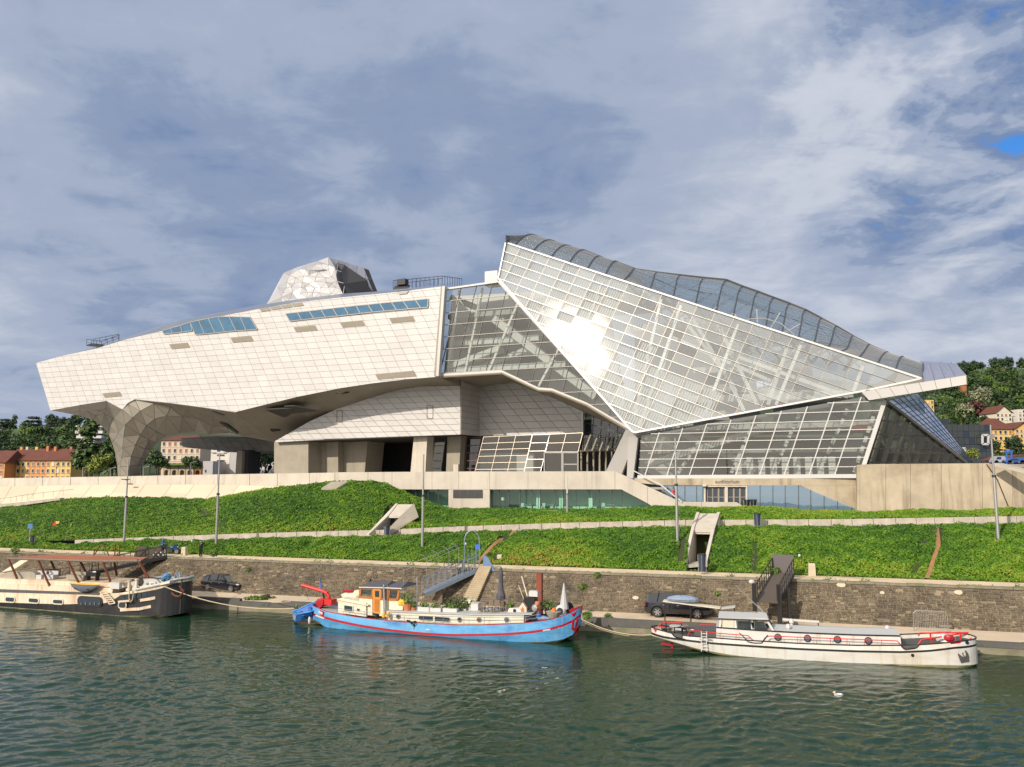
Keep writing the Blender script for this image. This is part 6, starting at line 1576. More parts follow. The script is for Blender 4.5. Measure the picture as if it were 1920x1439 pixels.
# things on board
def potplant(label, px, py, y, s=1., pot='terr', leaf='plant', w=.5, n=160, fr=fb):
    o = bt_thing('potted_plant', label, 'potted plant', px, py, y, fr); MB().lathe((0, 0, 0), [(.22*s, 0), (.32*s, .45*s), (.34*s, .5*s)], 10).build('pot', MT[pot], o)
    MB().leaves((0, 0, .85*s), (w*s*1.1, w*s, w*s*.8), n, .11).build('leaves', MT[leaf], o, vary=True); return o
potplant('big leafy plant in an orange pot beside the wheelhouse', 764, 1146, -1.2, 1.35)
potplant('smaller plant in a clay pot right of the big orange pot', 775, 1147, -1.0, .8, w=.4)
potplant('plant in a small orange pot beside the closed parasol', 957, 1150, -.6, .8, w=.4)
def planter(label, px0, px1, py, y):
    a, b = fb.p(px0, py, y), fb.p(px1, py, y); L = (b-a).length; o = bt_thing('planter', label, 'planter', (px0+px1)/2, py, y)
    MB().box((0, 0, .22), (L, .45, .44)).build('trough', MT['white'], o); MB().leaves((0, 0, .6), (L*.48, .3, .28), int(90*L), .10).build('leaves', MT['plant'], o, vary=True)
planter('white trough planter nearest the mast on the blue barge roof', 785, 806, 1147.5, -1.2); planter('white trough planter second from the mast on the blue barge roof', 806, 828, 1149, -1.1); planter('white trough planter third from the mast on the blue barge roof', 832, 858, 1150, -1.1)
for l, px, w_ in (('green bush in the middle of the blue barge roof', 846, 1.0), ('green bush left of the white blossom on the blue barge', 868, .8)):
    o = bt_thing('bush', l, 'bush', px, 1143, 0); MB().leaves((0, 0, .5), (w_, .7, .65), 330, .12).build('leaves', MT['ivy'], o, vary=True); MB().box((0, 0, .0), (w_, .6, .25)).build('tub', MT['white'], o)
o = bt_thing('bush', 'pale flowering bush on the blue barge roof', 'bush', 879, 1142, .2); MB().leaves((0, 0, .7), (.6, .5, .45), 160, .11).build('flowers', MT['flower'], o); MB().leaves((0, 0, .4), (.5, .4, .4), 120, .11).build('leaves', MT['plant'], o, vary=True); MB().box((0, 0, 0), (.6, .5, .25)).build('tub', MT['white'], o)
o = bt_thing('deck_box', 'long low white box on the blue barge roof', 'box', 877, 1145, .3); MB().box((0, 0, .35), (2.3, .7, .7)).build('body', MT['white'], o); MB().box((0, 0, .73), (2.4, .8, .06)).build('lid', MT['offw'], o)
o = bt_thing('skylight', 'flat dark framed skylight on the blue barge roof', 'skylight', 830, 1150, -.9); MB().box((0, 0, .08), (2.0, .8, .16)).build('frame', MT['white'], o); MB().box((0, 0, .17), (1.7, .6, .03)).build('pane', MT['bglass'], o)
o = bt_thing('parasol', 'closed dark grey parasol beside the table on the blue barge', 'parasol', 939, 1146, .2)
MB().tube((0, 0, 0), (0, 0, 3.9), .035, 6).build('pole', MT['timber'], o); MB().lathe((0, 0, 1.3), [(.42, -.25), (.46, .05), (.28, .45), (.2, 1.2), (.24, 1.9), (.12, 2.45), (.03, 2.6)], 9).build('canopy', MT['cloth'], o)
o = bt_thing('table', 'weathered wooden garden table on the blue barge', 'table', 925, 1147, -.3)
for k in range(5): MB().box((0, -.4+k*.2, .95), (2.2, .18, .05)).build('plank', MT['timber'], o)
for sx in (-.95, .95):
    for sy in (-.35, .35): MB().box((sx, sy, .46), (.08, .08, .92)).build('leg', MT['timber'], o)
for i, (px, y, l) in enumerate(((905, -.9, 'left of the garden table'), (919, -1.1, 'in front of the garden table'), (931, -1.1, 'under the closed parasol'), (947, -.5, 'right of the closed parasol'))):
    o = bt_thing('folding_chair', 'wooden folding chair '+l+' on the blue barge', 'chair', px, 1149, y)
    MB().box((0, 0, .45), (.42, .42, .05)).build('seat', MT['timber'], o); MB().box((0, .22, .8), (.42, .05, .5)).build('backrest', MT['timber'], o)
    for s_ in (-.19, .19): MB().bar((s_, -.22, 0), (s_, .22, .6), .04).build('leg', MT['timber'], o); MB().bar((s_, .22, 0), (s_, -.2, .44), .04).build('leg', MT['timber'], o)
o = bt_thing('dinghy_cover', 'white upturned tender cover with a round hole near the barge bow', 'cover', 965, 1150, -.9); MB().prism([(-.7, 0, 0), (.7, 0, 0), (.5, 0, .42), (-.5, 0, .42)], (0, .6, 0)).build('shell', MT['white'], o); MB().lathe((0, -.01, .2), [(.16, 0), (.15, .03)], 10, Vector((0, -1, 0))).build('hole', MT['black'], o)
o = bt_thing('dog_house', 'small pink pitched box near the barge bow', 'box', 980, 1151, -.8); MB().prism([(-.35, 0, 0), (.35, 0, 0), (.35, 0, .5), (0, 0, .95), (-.35, 0, .5)], (0, .6, 0)).build('body', MT['pink'], o); MB().prism([(-.12, -.02, .1), (.14, -.02, .1), (.14, -.02, .4), (0, -.02, .6), (-.12, -.02, .4)], (0, .02, 0)).build('opening', MT['wood'], o)
PR = M('post_rust', (.22, .055, .028), .8, 0, .25, 2)
o = bt_thing('red_post', 'tall rusty red square mooring post behind the barge bow', 'post', 1012, 1155, 2.0); MB().box((0, 0, 1.75), (.5, .45, 3.9)).build('shaft', PR, o); MB().box((0, 0, 3.73), (.54, .49, .08)).build('cap', PR, o)
for dx, hh, l in ((992, 3.2, 'long pale wooden pole leaning at the barge bow'), (986, 2.4, 'shorter thin pole leaning at the barge bow')):
    o = bt_thing('boat_hook', l, 'pole', dx+6, 1150, .4); MB().tube((0, 0, 0), (-1.0, 0, hh), .06 if hh > 3 else .03, 6).build('shaft', MT['canvas'], o); MB().tube((-1.0, 0, hh), (-1.08, 0, hh+.25), .03, 6, .01).build('tip', MT['iron'], o)
o = bt_thing('deck_cabinet', 'black cabinet with a white tank on top near the barge bow', 'cabinet', 995, 1152, 0); MB().box((0, 0, .75), (1.0, .9, 1.5)).build('body', MT['black'], o); MB().box((.35, -.1, 1.8), (.8, .5, .45)).build('tank', MT['white'], o); MB().box((.35, -.1, 2.05), (.6, .4, .05)).build('lid', MT['offw'], o)
o = bt_thing('machinery', 'heap of rusty winch machinery at the barge bow', 'winch', 1005, 1157, -.6)
for k in range(7): MB().lathe((random.uniform(-.4, .4), random.uniform(-.4, .3), random.uniform(.3, 1.5)), [(.1, -.2), (.3, -.1), (.3, .1), (.1, .2)], 9, Vector((random.uniform(-1, 1), 1, random.uniform(-.5, .5)))).build('wheel', MT[random.choice(('rust', 'iron', 'terr', 'mull'))], o)
MB().box((0, 0, .2), (.9, .7, .4)).build('bed', MT['rust'], o)
o = bt_thing('water_can', 'blue can with a crumpled pale blue sheet on the barge foredeck', 'can', 1010, 1160, -1.6); MB().lathe((0, 0, 0), [(.2, 0), (.22, .3), (.1, .4), (.1, .5)], 10).build('body', MT['bluep'], o); MB().blob((.5, 0, .0), (.7, .4, .22), 9, .2).build('sheet', MT['tarp'], o)
o = bt_thing('tub', 'grey stone tub holding an orange lamp on the barge foredeck', 'tub', 1038, 1158, -1.1); MB().lathe((0, 0, 0), [(.45, 0), (.6, .3), (.68, .5), (.6, .52)], 12).build('tub_body', MT['concg'], o); MB().lathe((0, 0, .5), [(.22, 0), (.18, .15), (.02, .32)], 8).build('lantern', MT['orange'], o)
o = bt_thing('ventilator', 'white deck ventilator with a striped cone at the barge bow', 'ventilator', 1052, 1153, -.5); MB().blob((0, 0, .4), (.5, .4, .45), 10).build('cowl', MT['white'], o); MB().lathe((.25, .1, .5), [(.42, 0), (.06, 2.1), (.02, 2.2)], 9).build('cone', MT['offw'], o); MB().lathe((0, -.38, .4), [(.26, 0), (.2, .06)], 10, Vector((0, -1, 0))).build('mouth', MT['iron'], o)
for i, (px, y) in enumerate(((1053, .4), (1066, .4))):
    o = bt_thing('tyre', 'black tyre '+('left' if i == 0 else 'right')+' of the striped cone at the barge bow', 'tyre', px, 1146, y); m = MB().lathe((0, 0, .3), [(.2, -.1), (.42, -.1), (.48, 0), (.42, .1), (.2, .1), (.2, -.1)], 14, Vector((0, 1, 0))); m.build('tread', MT['tyre'], o)
potplant('small bush growing at the barge bow behind the tub', 1027, 1153, 1.4, .9, 'grey', 'plant', .9, 240)
o = bt_thing('deck_bundle', 'pile of rolled canvas and a dark red cushion on the aft cabin', 'bundle', 660, 1124, 0)
MB().blob((0, 0, .3), (1.1, .6, .35), 9, .15).build('canvas_roll', MT['canvas'], o); MB().blob((.7, -.2, .55), (.45, .4, .4), 9, .1).build('sack', MT['canvas'], o); MB().blob((-.4, 0, .75), (.7, .35, .16), 8, .1).build('cushion', MT['red'], o)
o = bt_thing('deck_heap', 'two yellow cans beside the exhaust pipe', 'cans', 724, 1158, -2.1); MB().lathe((-.25, 0, 0), [(.15, 0), (.15, .35), (.05, .42)], 9).build('can', MT['yellow'], o); MB().lathe((.2, 0, 0), [(.17, 0), (.17, .4), (.05, .48)], 9).build('can', MT['yellow'], o)
o = bt_thing('ornament', 'yellow bundle draped on the corner behind the wheelhouse', 'bundle', 754, 1133, -1.3); MB().blob((0, 0, .1), (.5, .35, .4), 9, .15).build('cloth', MT['yellow'], o); MB().bar((-.3, 0, 0), (.4, 0, .2), .05).build('tie', MT['rope'], o)
# bicycles shapes painted? the black tree emblem on the topside
yb_ = lambda px: -bmB(fb.p(px, 1172, -2.4).x)-.035
m = MB()
for (a, b, r) in ((772, 1168, .12), (767, 1165.5, .12), (778, 1167, .14), (776, 1172, .10), (764, 1164, .08)):
    c = fb.p(a, b, yb_(a)); m.prism([c+Vector((math.cos(t)*r*1.4, 0, math.sin(t)*r)) for t in np.linspace(0, 5.5, 7)], (0, .015, 0))
m.bar(fb.p(777, 1170, yb_(777)), fb.p(776, 1181, yb_(777)), .02, .07, Vector((0, 1, 0))); m.bar(fb.p(770, 1170, yb_(777)), fb.p(776, 1175, yb_(777)), .02, .06, Vector((0, 1, 0))); m.bar(fb.p(782, 1170, yb_(777)), fb.p(777, 1176, yb_(777)), .02, .06, Vector((0, 1, 0)))
m.build('painted_emblem', MT['black'], BB)
MB().box(fb.p(802, 1181, yb_(802)-.03), (.42, .03, .1)).build('white_plate', MT['white'], BB)
# ---------------- blue dinghy hanging behind
fd = Frame((545, 1166), (590, 1163), .0)
DG = thing('dinghy', 'small blue open dinghy hanging at the stern of the blue barge', 'dinghy', (0, 0, 0))
def dgp(px, py, y): q = fb.p(px, py, y); return fb.o+fb.ux*q.x+fb.uy*q.y+Z3*(q.z)
A = [dgp(537, 1150, -.9), dgp(548, 1147, -.9), dgp(566, 1138, -.6), dgp(582, 1132, -.2), dgp(602, 1128, .3)]
Bn = [dgp(556, 1153, -1.8), dgp(566, 1151, -1.9), dgp(582, 1148, -1.7), dgp(594, 1143, -1.2), dgp(606, 1135, 0)]
A = [a+BN*1.1 for a in A]
def low_(P, Q, k, dz): return [p.lerp(q, k)-Z3*dz for p, q in zip(P, Q)]
Al, Bl = low_(A, Bn, .22, .75), low_(Bn, A, .22, .75)
m = MB()
for P, Q in ((A, Al), (Al, Bl), (Bl, Bn)):
    for i in range(4): m.poly([P[i], P[i+1], Q[i+1], Q[i]])
m.poly([A[0], Al[0], Bl[0], Bn[0]]); m.build('hull', MT['bluep'], DG, True)
m = MB(); 
for P in (A, Bn): m.path([p+Z3*.02 for p in P], .07, 5)
m.tube(A[0], Bn[0], .07, 5); m.build('gunwale', M('dinghy_blue_light', (.05, .25, .55), .4), DG, True)
for k in (1, 2): MB().prism([A[k]-Z3*.2, A[k].lerp(A[k+1], .3)-Z3*.2, Bn[k].lerp(Bn[k+1], .3)-Z3*.2, Bn[k]-Z3*.2], Z3*-.05).build('thwart', MT['bluep'], DG, True)
MB().prism([Al[0]-BD*.01+Z3*.1, Bl[0]-BD*.01+Z3*.1, Bn[0]-BD*.01-Z3*.12, A[0]-BD*.01-Z3*.12], BD*-.03).build('transom', MT['tarp'], DG, True)
MB().blob(Bn[2]-Z3*.75-BN*.12, (.14, .14, .36), 10).build('fender', MT['white'], DG, True)
# ---------------- white barge
fw = Frame((1380, 1232), (1700, 1250), 2.1)
WB = thing('barge', 'long low white motor barge with red railings and swan emblem on its bow', 'barge', fw.o, fw.ang)
sh = [(1224, 1178), (1240, 1183), (1262, 1189), (1290, 1193.5), (1340, 1197), (1400, 1201.5), (1500, 1207.5), (1600, 1211), (1690, 1211), (1740, 1209), (1790, 1204.5), (1823, 1200)]
s1 = [(1225, 1187), (1245, 1193), (1290, 1199.5), (1340, 1205), (1420, 1210.5), (1500, 1215.5), (1600, 1219.5), (1690, 1221), (1740, 1219), (1790, 1213), (1825, 1209)]
s2 = [(x, y+4) for x, y in s1]
w1 = [(1232, 1195), (1262, 1204), (1290, 1212), (1320, 1220), (1380, 1230), (1450, 1236), (1520, 1240), (1600, 1244), (1690, 1246.5), (1760, 1247.5), (1825, 1247)]
w2 = [(1236, 1197), (1266, 1208), (1296, 1218), (1330, 1226), (1390, 1235), (1460, 1241), (1540, 1246), (1620, 1251), (1700, 1254), (1760, 1255), (1826, 1254)]
bmW, LW, xsW, xw0, xw1 = hullshape(fw, 1221, 1828, [sh, s1, s2, w1, w2], [MT['bwhite'], MT['black'], MT['bwhite'], MT['slime']], ['topside', 'black_strake', 'lower_hull', 'boot_line'], WB, 2.1, bf=[1, 1.01, 1.015, .96, .93], pw=(4, 9), blunt0=.55, blunt1=.5)
m = MB(); T = [(x, -bmW(x)*.98, interp_c(x, LW[0])-.3) for x in xsW]; B = [(x, bmW(x)*.98, interp_c(x, LW[0])-.3) for x in xsW]; n = len(xsW)
m.add(T+B, [(i, i+1, n+i+1, n+i) for i in range(n-1)]); m.build('deck', MT['deckd'], WB)
m = MB()
for sd in (-1, 1): m.path([Vector((x, sd*bmW(x), interp_c(x, LW[0])+.03)) for x in xsW], .05, 5)
m.build('gunwale', MT['black'], WB)
# scooped bulwark at the stern and the bow
for a, b in ((1259, 1296), (1689, 1724)):
    P = [(a, interp_c(a, sh)-1), (a+5, interp_c(a, sh)+5), (a+9, interp_c(a, sh)+7), (b-9, interp_c(b, sh)+6), (b-5, interp_c(b, sh)+4), (b, interp_c(b, sh)-2)]
    yy = -bmW(fw.p((a+b)/2, 1200, -2).x)-.03
    MB().prism([fw.p(x, y, yy) for x, y in P], (0, .02, 0)).build('bulwark_dip', MT['deckd'], WB)
    m = MB(); m.path([fw.p(x, y, yy-.03) for x, y in P], .05, 5); m.build('dip_rim', MT['black'], WB)
P = [(1386, 1187), (1393, 1193), (1402, 1203.5), (1414, 1206), (1428, 1206), (1434, 1197), (1440, 1191)]
m = MB(); m.path([fw.p(x, y, -2.16) for x, y in P], .035, 5); m.build('dip_rim', MT['black'], WB)
# long trunk
yw = -1.55
cabin(fw, WB, [(1343, 1176), (1490, 1186), (1600, 1190.5), (1688, 1192.5), (1690, 1211), (1600, 1210), (1500, 1206), (1400, 1200.5), (1343, 1196.5)], yw, 1.55, 'trunk_cabin', 'bwhite')
top_ = [(1343, 1176), (1420, 1181.5), (1490, 1185.5), (1600, 1190), (1688, 1192)]
m = MB(); P = [fw.p(x, y, yw-.06) for x, y in top_]
for a, b in zip(P, P[1:]): m.add([a, b, a+Vector((0, 3.22, 0)), b+Vector((0, 3.22, 0)), a+Vector((0, 1.6, .22)), b+Vector((0, 1.6, .22))], [(0, 1, 5, 4), (4, 5, 3, 2)])
m.build('trunk_roof', MT['offw'], WB); m = MB(); m.path([p-Z3*.02 for p in P], .05, 5); m.build('roof_trim', MT['black'], WB)
for px, i_ in ((1458.5, 'bredr'), (1514, 'bredr'), (1570, 'bredr'), (1628, 'bredr')): porthole(fw, WB, px, 1195+ (px-1458)*.039, yw-.01, .28, 'grey', 'iron', i_)
for px in (1711+0, 1711): pass
MB().lathe(fw.p(1711, 1229, -bmW(fw.p(1711, 1229, -2).x)), [(.12, 0), (.12, .04)], 10, Vector((0, -1, 0))).build('scupper', MT['black'], WB)
# wheelhouse with pitched roof edge
wh = [(1351, 1160), (1349, 1182), (1452, 1187), (1437, 1161.5)]
cabin(fw, WB, [(1346, 1181), (1452, 1187), (1452, 1190), (1346, 1197)], -1.45, 1.45, 'wheelhouse_base', 'bwhite')
m = MB()
for y in (-1.45, 1.45):
    P = [fw.p(a, b, -1.45) for a, b in wh]; P = [Vector((p.x, y, p.z)) for p in P]
    for a, b in zip(P, P[1:]+P[:1]): m.bar(a, b, .1, .16)
    for k in (.31, .61): m.bar(P[0].lerp(P[3], k), P[1].lerp(P[2], k*.98), .1, .2)
P = [fw.p(a, b, -1.45) for a, b in wh]
for q in P: m.bar(q, Vector((q.x, 1.45, q.z)), .12, .14)
m.bar(P[3].lerp(Vector((P[3].x, 1.45, P[3].z)), .5), P[2].lerp(Vector((P[2].x, 1.45, P[2].z)), .5), .1, .1)
m.build('wheelhouse_frame', MT['bwhite'], WB)
w_ = [(1356, 1164, 1375, 1184.5, 1357), (1380, 1164, 1408, 1185.5, 1380), (1414, 1164.5, 1434, 1186.5, 1414)]
for k, (px_) in enumerate(([(1355, 1163.5), (1377, 1164), (1377, 1183.5), (1354, 1182.5)], [(1382, 1164), (1408, 1164.5), (1409, 1185), (1382, 1184)], [(1414, 1165), (1432, 1165.5), (1442, 1186), (1414, 1185.5)])):
    f = MB().prism([fw.p(a, b, -1.5) for a, b in px_], (0, .03, 0)).build('window', MT['grey'] if k else MT['canvas'], WB)
    q = [fw.p(lerp(a, sum(t[0] for t in px_)/4, .08), lerp(b, sum(t[1] for t in px_)/4, .08), -1.53) for a, b in px_]; MB().prism(q, (0, .02, 0)).build('pane', GL['boat'] if k else MT['canvas'], f)
a, b = P[3], P[2]; 
for y0_, y1_ in ((-1.35, -.06), (.06, 1.35)): MB().add([(a.x+.03, y0_, a.z-.1), (a.x+.03, y1_, a.z-.1), (b.x+.03, y1_, b.z+.2), (b.x+.03, y0_, b.z+.2)], [(0, 1, 2, 3)]).build('windscreen', MT['bglass'], WB)
m = MB(); a, b = fw.p(1347, 1158, -1.6), fw.p(1441, 1161.5, -1.6); m.add([a, b, b+Vector((0, 3.2, 0)), a+Vector((0, 3.2, 0)), a+Vector((.1, 1.6, .22)), b+Vector((-.1, 1.6, .22)), a-Z3*.1, b-Z3*.1], [(0, 1, 5, 4), (4, 5, 2, 3), (0, 6, 7, 1), (1, 2, 5), (0, 4, 3)]); m.build('wheelhouse_roof', MT['offw'], WB)
m = MB(); m.bar(a-Z3*.1, b-Z3*.1, .06, .08); m.bar(b-Z3*.1, b+Vector((0, 3.2, -.1)), .06, .08); m.build('roof_trim', MT['black'], WB)
a = fw.p(1441, 1157, 0); b = fw.p(1379, 1098, 0); MB().tube(a, b, .05, 6, .02).build('lowered_mast', MT['mull'], WB)
m = MB(); m.bar(fw.p(1421, 1136, .2), fw.p(1437, 1155, .2), .06, .12); m.build('mast_crutch', MT['pole'], WB)
for px, py in ((1391, 1153), (1415, 1152)): MB().blob(fw.p(px, py, 0)+Z3*.1, (.25, .2, .12), 8).build('roof_fitting', MT['mull'], WB)
for px, py, y in ((1478, 1181, -1.0), (1484, 1171, .8), (1664, 1184, .3)):
    c = fw.p(px, py, y); MB().lathe(c-Z3*.45, [(.12, 0), (.12, .5), (.2, .6), (.16, .85), (.05, .9)], 9).build('cowl_vent', MT['white'], WB)
# red rails
m = MB(); rr = .035
for pts in ([(1238, 1177), (1234, 1174), (1242, 1168), (1280, 1168), (1284, 1174)], [(1234, 1174), (1262, 1179)], [(1310, 1180), (1312, 1172), (1346, 1173)], [(1289, 1192), (1294, 1184), (1300, 1182.5), (1344, 1187.5), (1402, 1192)], [(1402, 1192), (1408, 1197), (1414, 1203)], [(1432, 1202), (1438, 1194), (1444, 1193), (1682, 1202), (1690, 1210)]):
    m.path([fw.p(x, y, -2.05 if y > 1180 else (0 if x < 1290 else 1.5)) for x, y in pts], rr, 5)
for x in (1350, 1380, 1465, 1495, 1526, 1557, 1588, 1621, 1653): m.tube(fw.p(x, interp_c(x, [(1300, 1182.5), (1402, 1192), (1444, 1193), (1682, 1202)]), -2.05), fw.p(x, interp_c(x, sh), -2.05), .02, 5)
m.build('red_rail', MT['bredr'], WB)
m = MB()
for pts, y in (([(1721, 1209), (1728, 1200), (1746, 1197), (1766, 1194)], -1.9), ([(1722, 1193), (1724, 1187.5), (1816, 1186.5), (1793, 1190), (1766, 1194)], .8), ([(1800, 1187), (1802, 1201)], 0), ([(1744, 1187), (1745, 1197)], .8), ([(1745, 1198), (1747, 1205)], -1.9), ([(1819, 1201), (1820, 1196)], 0), ([(1763, 1194), (1762, 1199), (1772, 1202)], -1.2), ([(1764, 1193), (1768, 1187), (1778, 1186)], -.4)):
    m.path([fw.p(a, b, y) for a, b in pts], .06, 5)
m.build('bow_rail', MT['bredr'], WB)
c = fw.p(1772, 1199, -1.0); o = MB().blob(c, (.75, .45, .4), 9, .12).build('windlass', MT['white'], WB); MB().blob(c+Vector((.2, -.35, .15)), (.4, .2, .3), 8).build('windlass_drum', MT['red'], o)
# ladder, name plates, emblem
yy = -2.16; m = MB()
for x in (1315, 1325): m.bar(fw.p(x, 1184, yy), fw.p(x, 1222, yy), .06, .06)
for k in range(6): m.bar(fw.p(1315, 1188+k*6, yy), fw.p(1325, 1188.5+k*6, yy), .05, .05)
m.build('ladder', MT['white'], WB)
def yat(px, py=1205): return -bmW(min(max(fw.p(px, py, -1.5).x, xw0), xw1))-.04
MB().prism([fw.p(x, y, yat(x)) for x, y in ((1781, 1205.5), (1783, 1204), (1800, 1202.5), (1802, 1204), (1801, 1206.5), (1783, 1208.5))], (0, .02, 0)).build('name_plate', MT['red'], WB)
MB().prism([fw.p(x, y, yat(x)) for x, y in ((1225, 1180), (1232, 1179.5), (1229, 1186))], (0, .02, 0)).build('stern_badge', MT['bredr'], WB)
for x in (1315.5, 1330): MB().box(fw.p(x, 1199, -2.17), (.32, .02, .1)).build('small_plate', MT['pole'], WB)
MB().lathe(fw.p(1813, 1205, yat(1813)), [(.13, 0), (.13, .04)], 10, Vector((0, -1, 0))).build('hawse_hole', MT['black'], WB)
em = [(1796, 1227), (1797, 1225.5), (1800, 1228), (1804, 1231), (1807.5, 1232), (1804, 1227), (1804.5, 1224), (1807, 1224), (1806, 1227), (1810.5, 1232), (1811, 1227), (1808.5, 1219), (1812, 1221), (1815.5, 1226), (1817, 1231), (1817.5, 1241), (1802, 1243.5), (1799, 1236)]
E = MB(); E.prism([fw.p(x, y, yat(x, 1230)-.02) for x, y in em], (0, .015, 0)); E.build('swan_emblem', MT['deckd'], WB)
c = fw.p(1827, 1200, 0); MB().bar(c-Z3*.1, fw.p(1828, 1252, 0), .16, .16).build('stem', MT['black'], WB)
m = MB(); m.prism([fw.p(1240, 1205, -.2), fw.p(1262, 1208, -.2), fw.p(1262, 1212, -.2), fw.p(1240, 1209, -.2)], (0, .2, 0)); m.prism([fw.p(1258, 1205, -.1), fw.p(1262, 1206, -.1), fw.p(1262, 1228, -.1), fw.p(1258, 1228, -.1)], (0, .15, 0)); m.build('rudder', MT['red'], WB)
# gear on the stern deck
def wt(name, label, cat, px, py, y): return bt_thing(name, label, cat, px, py, y, fw)
for i, (px, y) in enumerate(((1332-0, -.2), (1347-0, .3))):
    o = wt('round_table', ('white round table nearest the stern of the white barge', 'grey round table beside the white one on the white barge')[i], 'table', 1240+px-1307, 1191, y); MB().lathe((0, 0, .72), [(.5, 0), (.5, .05)], 14).build('table_top', MT['offw'] if i == 0 else MT['pole'], o); MB().tube((0, 0, 0), (0, 0, .72), .05).build('leg', MT['iron'], o); MB().lathe((0, 0, 0), [(.25, 0), (.2, .04)], 10).build('foot', MT['iron'], o)
for i, (px, y) in enumerate(((1246, .6), (1254, -.6), (1283, .4))):
    o = wt('deck_chair', ('dark chair at the very stern of the white barge', 'dark chair in front of the white round table', 'dark chair beside the grey round table')[i], 'chair', px, 1190, y); MB().box((0, 0, .42), (.45, .45, .05)).build('seat', MT['black'], o); MB().box((-.2, 0, .72), (.05, .45, .55)).build('backrest', MT['black'], o)
    for sx in (-.2, .2):
        for sy in (-.2, .2): MB().tube((sx, sy, 0), (sx, sy, .42), .02, 5).build('leg', MT['iron'], o)
m = wt('coaming', 'dark covered hatch ahead of the tables on the white barge', 'hatch', 1325, 1193, .2); MB().box((0, 0, .3), (1.9, 1.6, .6)).build('body', MT['deckd'], m); MB().box((0, 0, .62), (2.0, 1.7, .06)).build('cover', MT['cloth'], m)
# ---------------- black and cream barge at the left
fl = Frame((20, 1140.5), (225, 1156), 2.6)
LBG = thing('barge', 'black hulled cream topped barge with a rusty red awning at the left edge', 'houseboat', fl.o, fl.ang)
sh = [(-330, 1086), (-100, 1097), (0, 1103), (120, 1110), (190, 1114), (225, 1112), (260, 1106), (300, 1098), (345, 1085), (358, 1084)]
s1 = [(-330, 1100), (-100, 1108), (0, 1112), (110, 1114.5), (190, 1116.5), (225, 1116), (262, 1111), (300, 1104), (345, 1090), (358, 1089)]
s2 = [(-330, 1113), (-100, 1124), (0, 1130), (120, 1133.5), (205, 1131), (222, 1116.5), (262, 1111.5), (300, 1104.5), (345, 1090.5), (358, 1089.5)]
w1 = [(-330, 1123), (-100, 1133), (0, 1138), (120, 1147), (225, 1155), (300, 1154), (337, 1151), (352, 1148)]
w2 = [(x, y+4) for x, y in w1]
bmL, LL, xsL, xl0, xl1 = hullshape(fl, -340, 352, [sh, s1, s2, w1, w2], [MT['lwhite'], MT['lwhite'], MT['hullb'], MT['slime']], ['bulwark', 'topside', 'lower_hull', 'boot_line'], LBG, 2.6, bf=[1.0, 1.0, 1.0, .97, .95], pw=(7, 12), blunt0=.5, blunt1=.6, n=60)
m = MB(); T = [(x, -bmL(x)*.98, interp_c(x, LL[0])-.25) for x in xsL]; B = [(x, bmL(x)*.98, interp_c(x, LL[0])-.25) for x in xsL]; n = len(xsL)
m.add(T+B, [(i, i+1, n+i+1, n+i) for i in range(n-1)]); m.build('deck', MT['deck'], LBG)
def yl(px, py=1120): return -bmL(min(max(fl.p(px, py, -2.4).x, xl0), xl1))-.03
# dark slot and upper deck house
yc = -2.35
sideface(fl, LBG, [(-330, 1092), (0, 1105), (186, 1112), (186, 1116), (0, 1111), (-330, 1100)], -2.63, 'dark_side_deck', 'deckd', .05)
cabin(fl, LBG, [(-330, 1078), (0, 1094.5), (120, 1099), (212, 1103), (210, 1112.5), (0, 1105.5), (-330, 1092)], yc, 2.2, 'deckhouse', 'lwhite')
cabin(fl, LBG, [(-330, 1068), (0, 1085), (130, 1090.5), (228, 1094.5), (232, 1102), (120, 1098.3), (0, 1094), (-330, 1077)], yc+.15, 2.0, 'deckhouse_top', 'lwhite')
# windows
for (a, b, c, d) in ((12, 1120, 27, 1128.5), (55.5, 1122, 72, 1130), (101, 1124.5, 117.5, 1132)):
    roundwin(fl, LBG, (a, b), (c, d), -2.62, 'bglass', 'canvas', .14)
wf = roundwin(fl, LBG, (148, 1120), (190, 1136), -2.62, 'bglass', 'iron', .14)
m = MB()
for k in range(5): c = fl.p(152+k*8.5, 1134.5, -2.78); m.lathe(c, [(.04, 0), (.05, .10), (.02, .22+.1*(k % 2))], 6)
m.build('bottles_on_sill', MT['tarp'], wf)
for k in range(-7, 0): roundwin(fl, LBG, (12+k*44, 1120+k*1.9), (27+k*44, 1128.5+k*1.9), -2.62, 'bglass', 'canvas', .14)
# bow windows and cream ribs
P = [(224, 1117), (262, 1112), (299, 1106.5), (299, 1116), (262, 1122), (219, 1128)]
for k in range(7):
    x0, x1 = 224+k*10.5, 224+(k+1)*10.5-1; t = lambda x: interp(x, [(224, 1117), (262, 1112.5), (299, 1107)]); b_ = lambda x: interp(x, [(224, 1127), (262, 1121.5), (299, 1116)])
    MB().add([fl.p(x0, t(x0), yl(x0)-.02), fl.p(x1, t(x1), yl(x1)-.02), fl.p(x1, b_(x1), yl(x1)-.02), fl.p(x0, b_(x0), yl(x0)-.02)], [(0, 1, 2, 3)]).build('bow_window', MT['bglass'], LBG)
for pts in ([(263, 1126), (283, 1123), (302, 1118)], [(226, 1144), (262, 1142), (302, 1133)]):
    m = MB(); P = [fl.p(x, y, yl(x)-.05) for x, y in pts]
    for a, b in zip(P, P[1:]): m.bar(a, b, .14, .28)
    m.build('fender_rail', MT['lwhite'], LBG)
roundwin(fl, LBG, (224, 1130), (236, 1140), yl(230)-.02, 'bglass', 'canvas', .12)
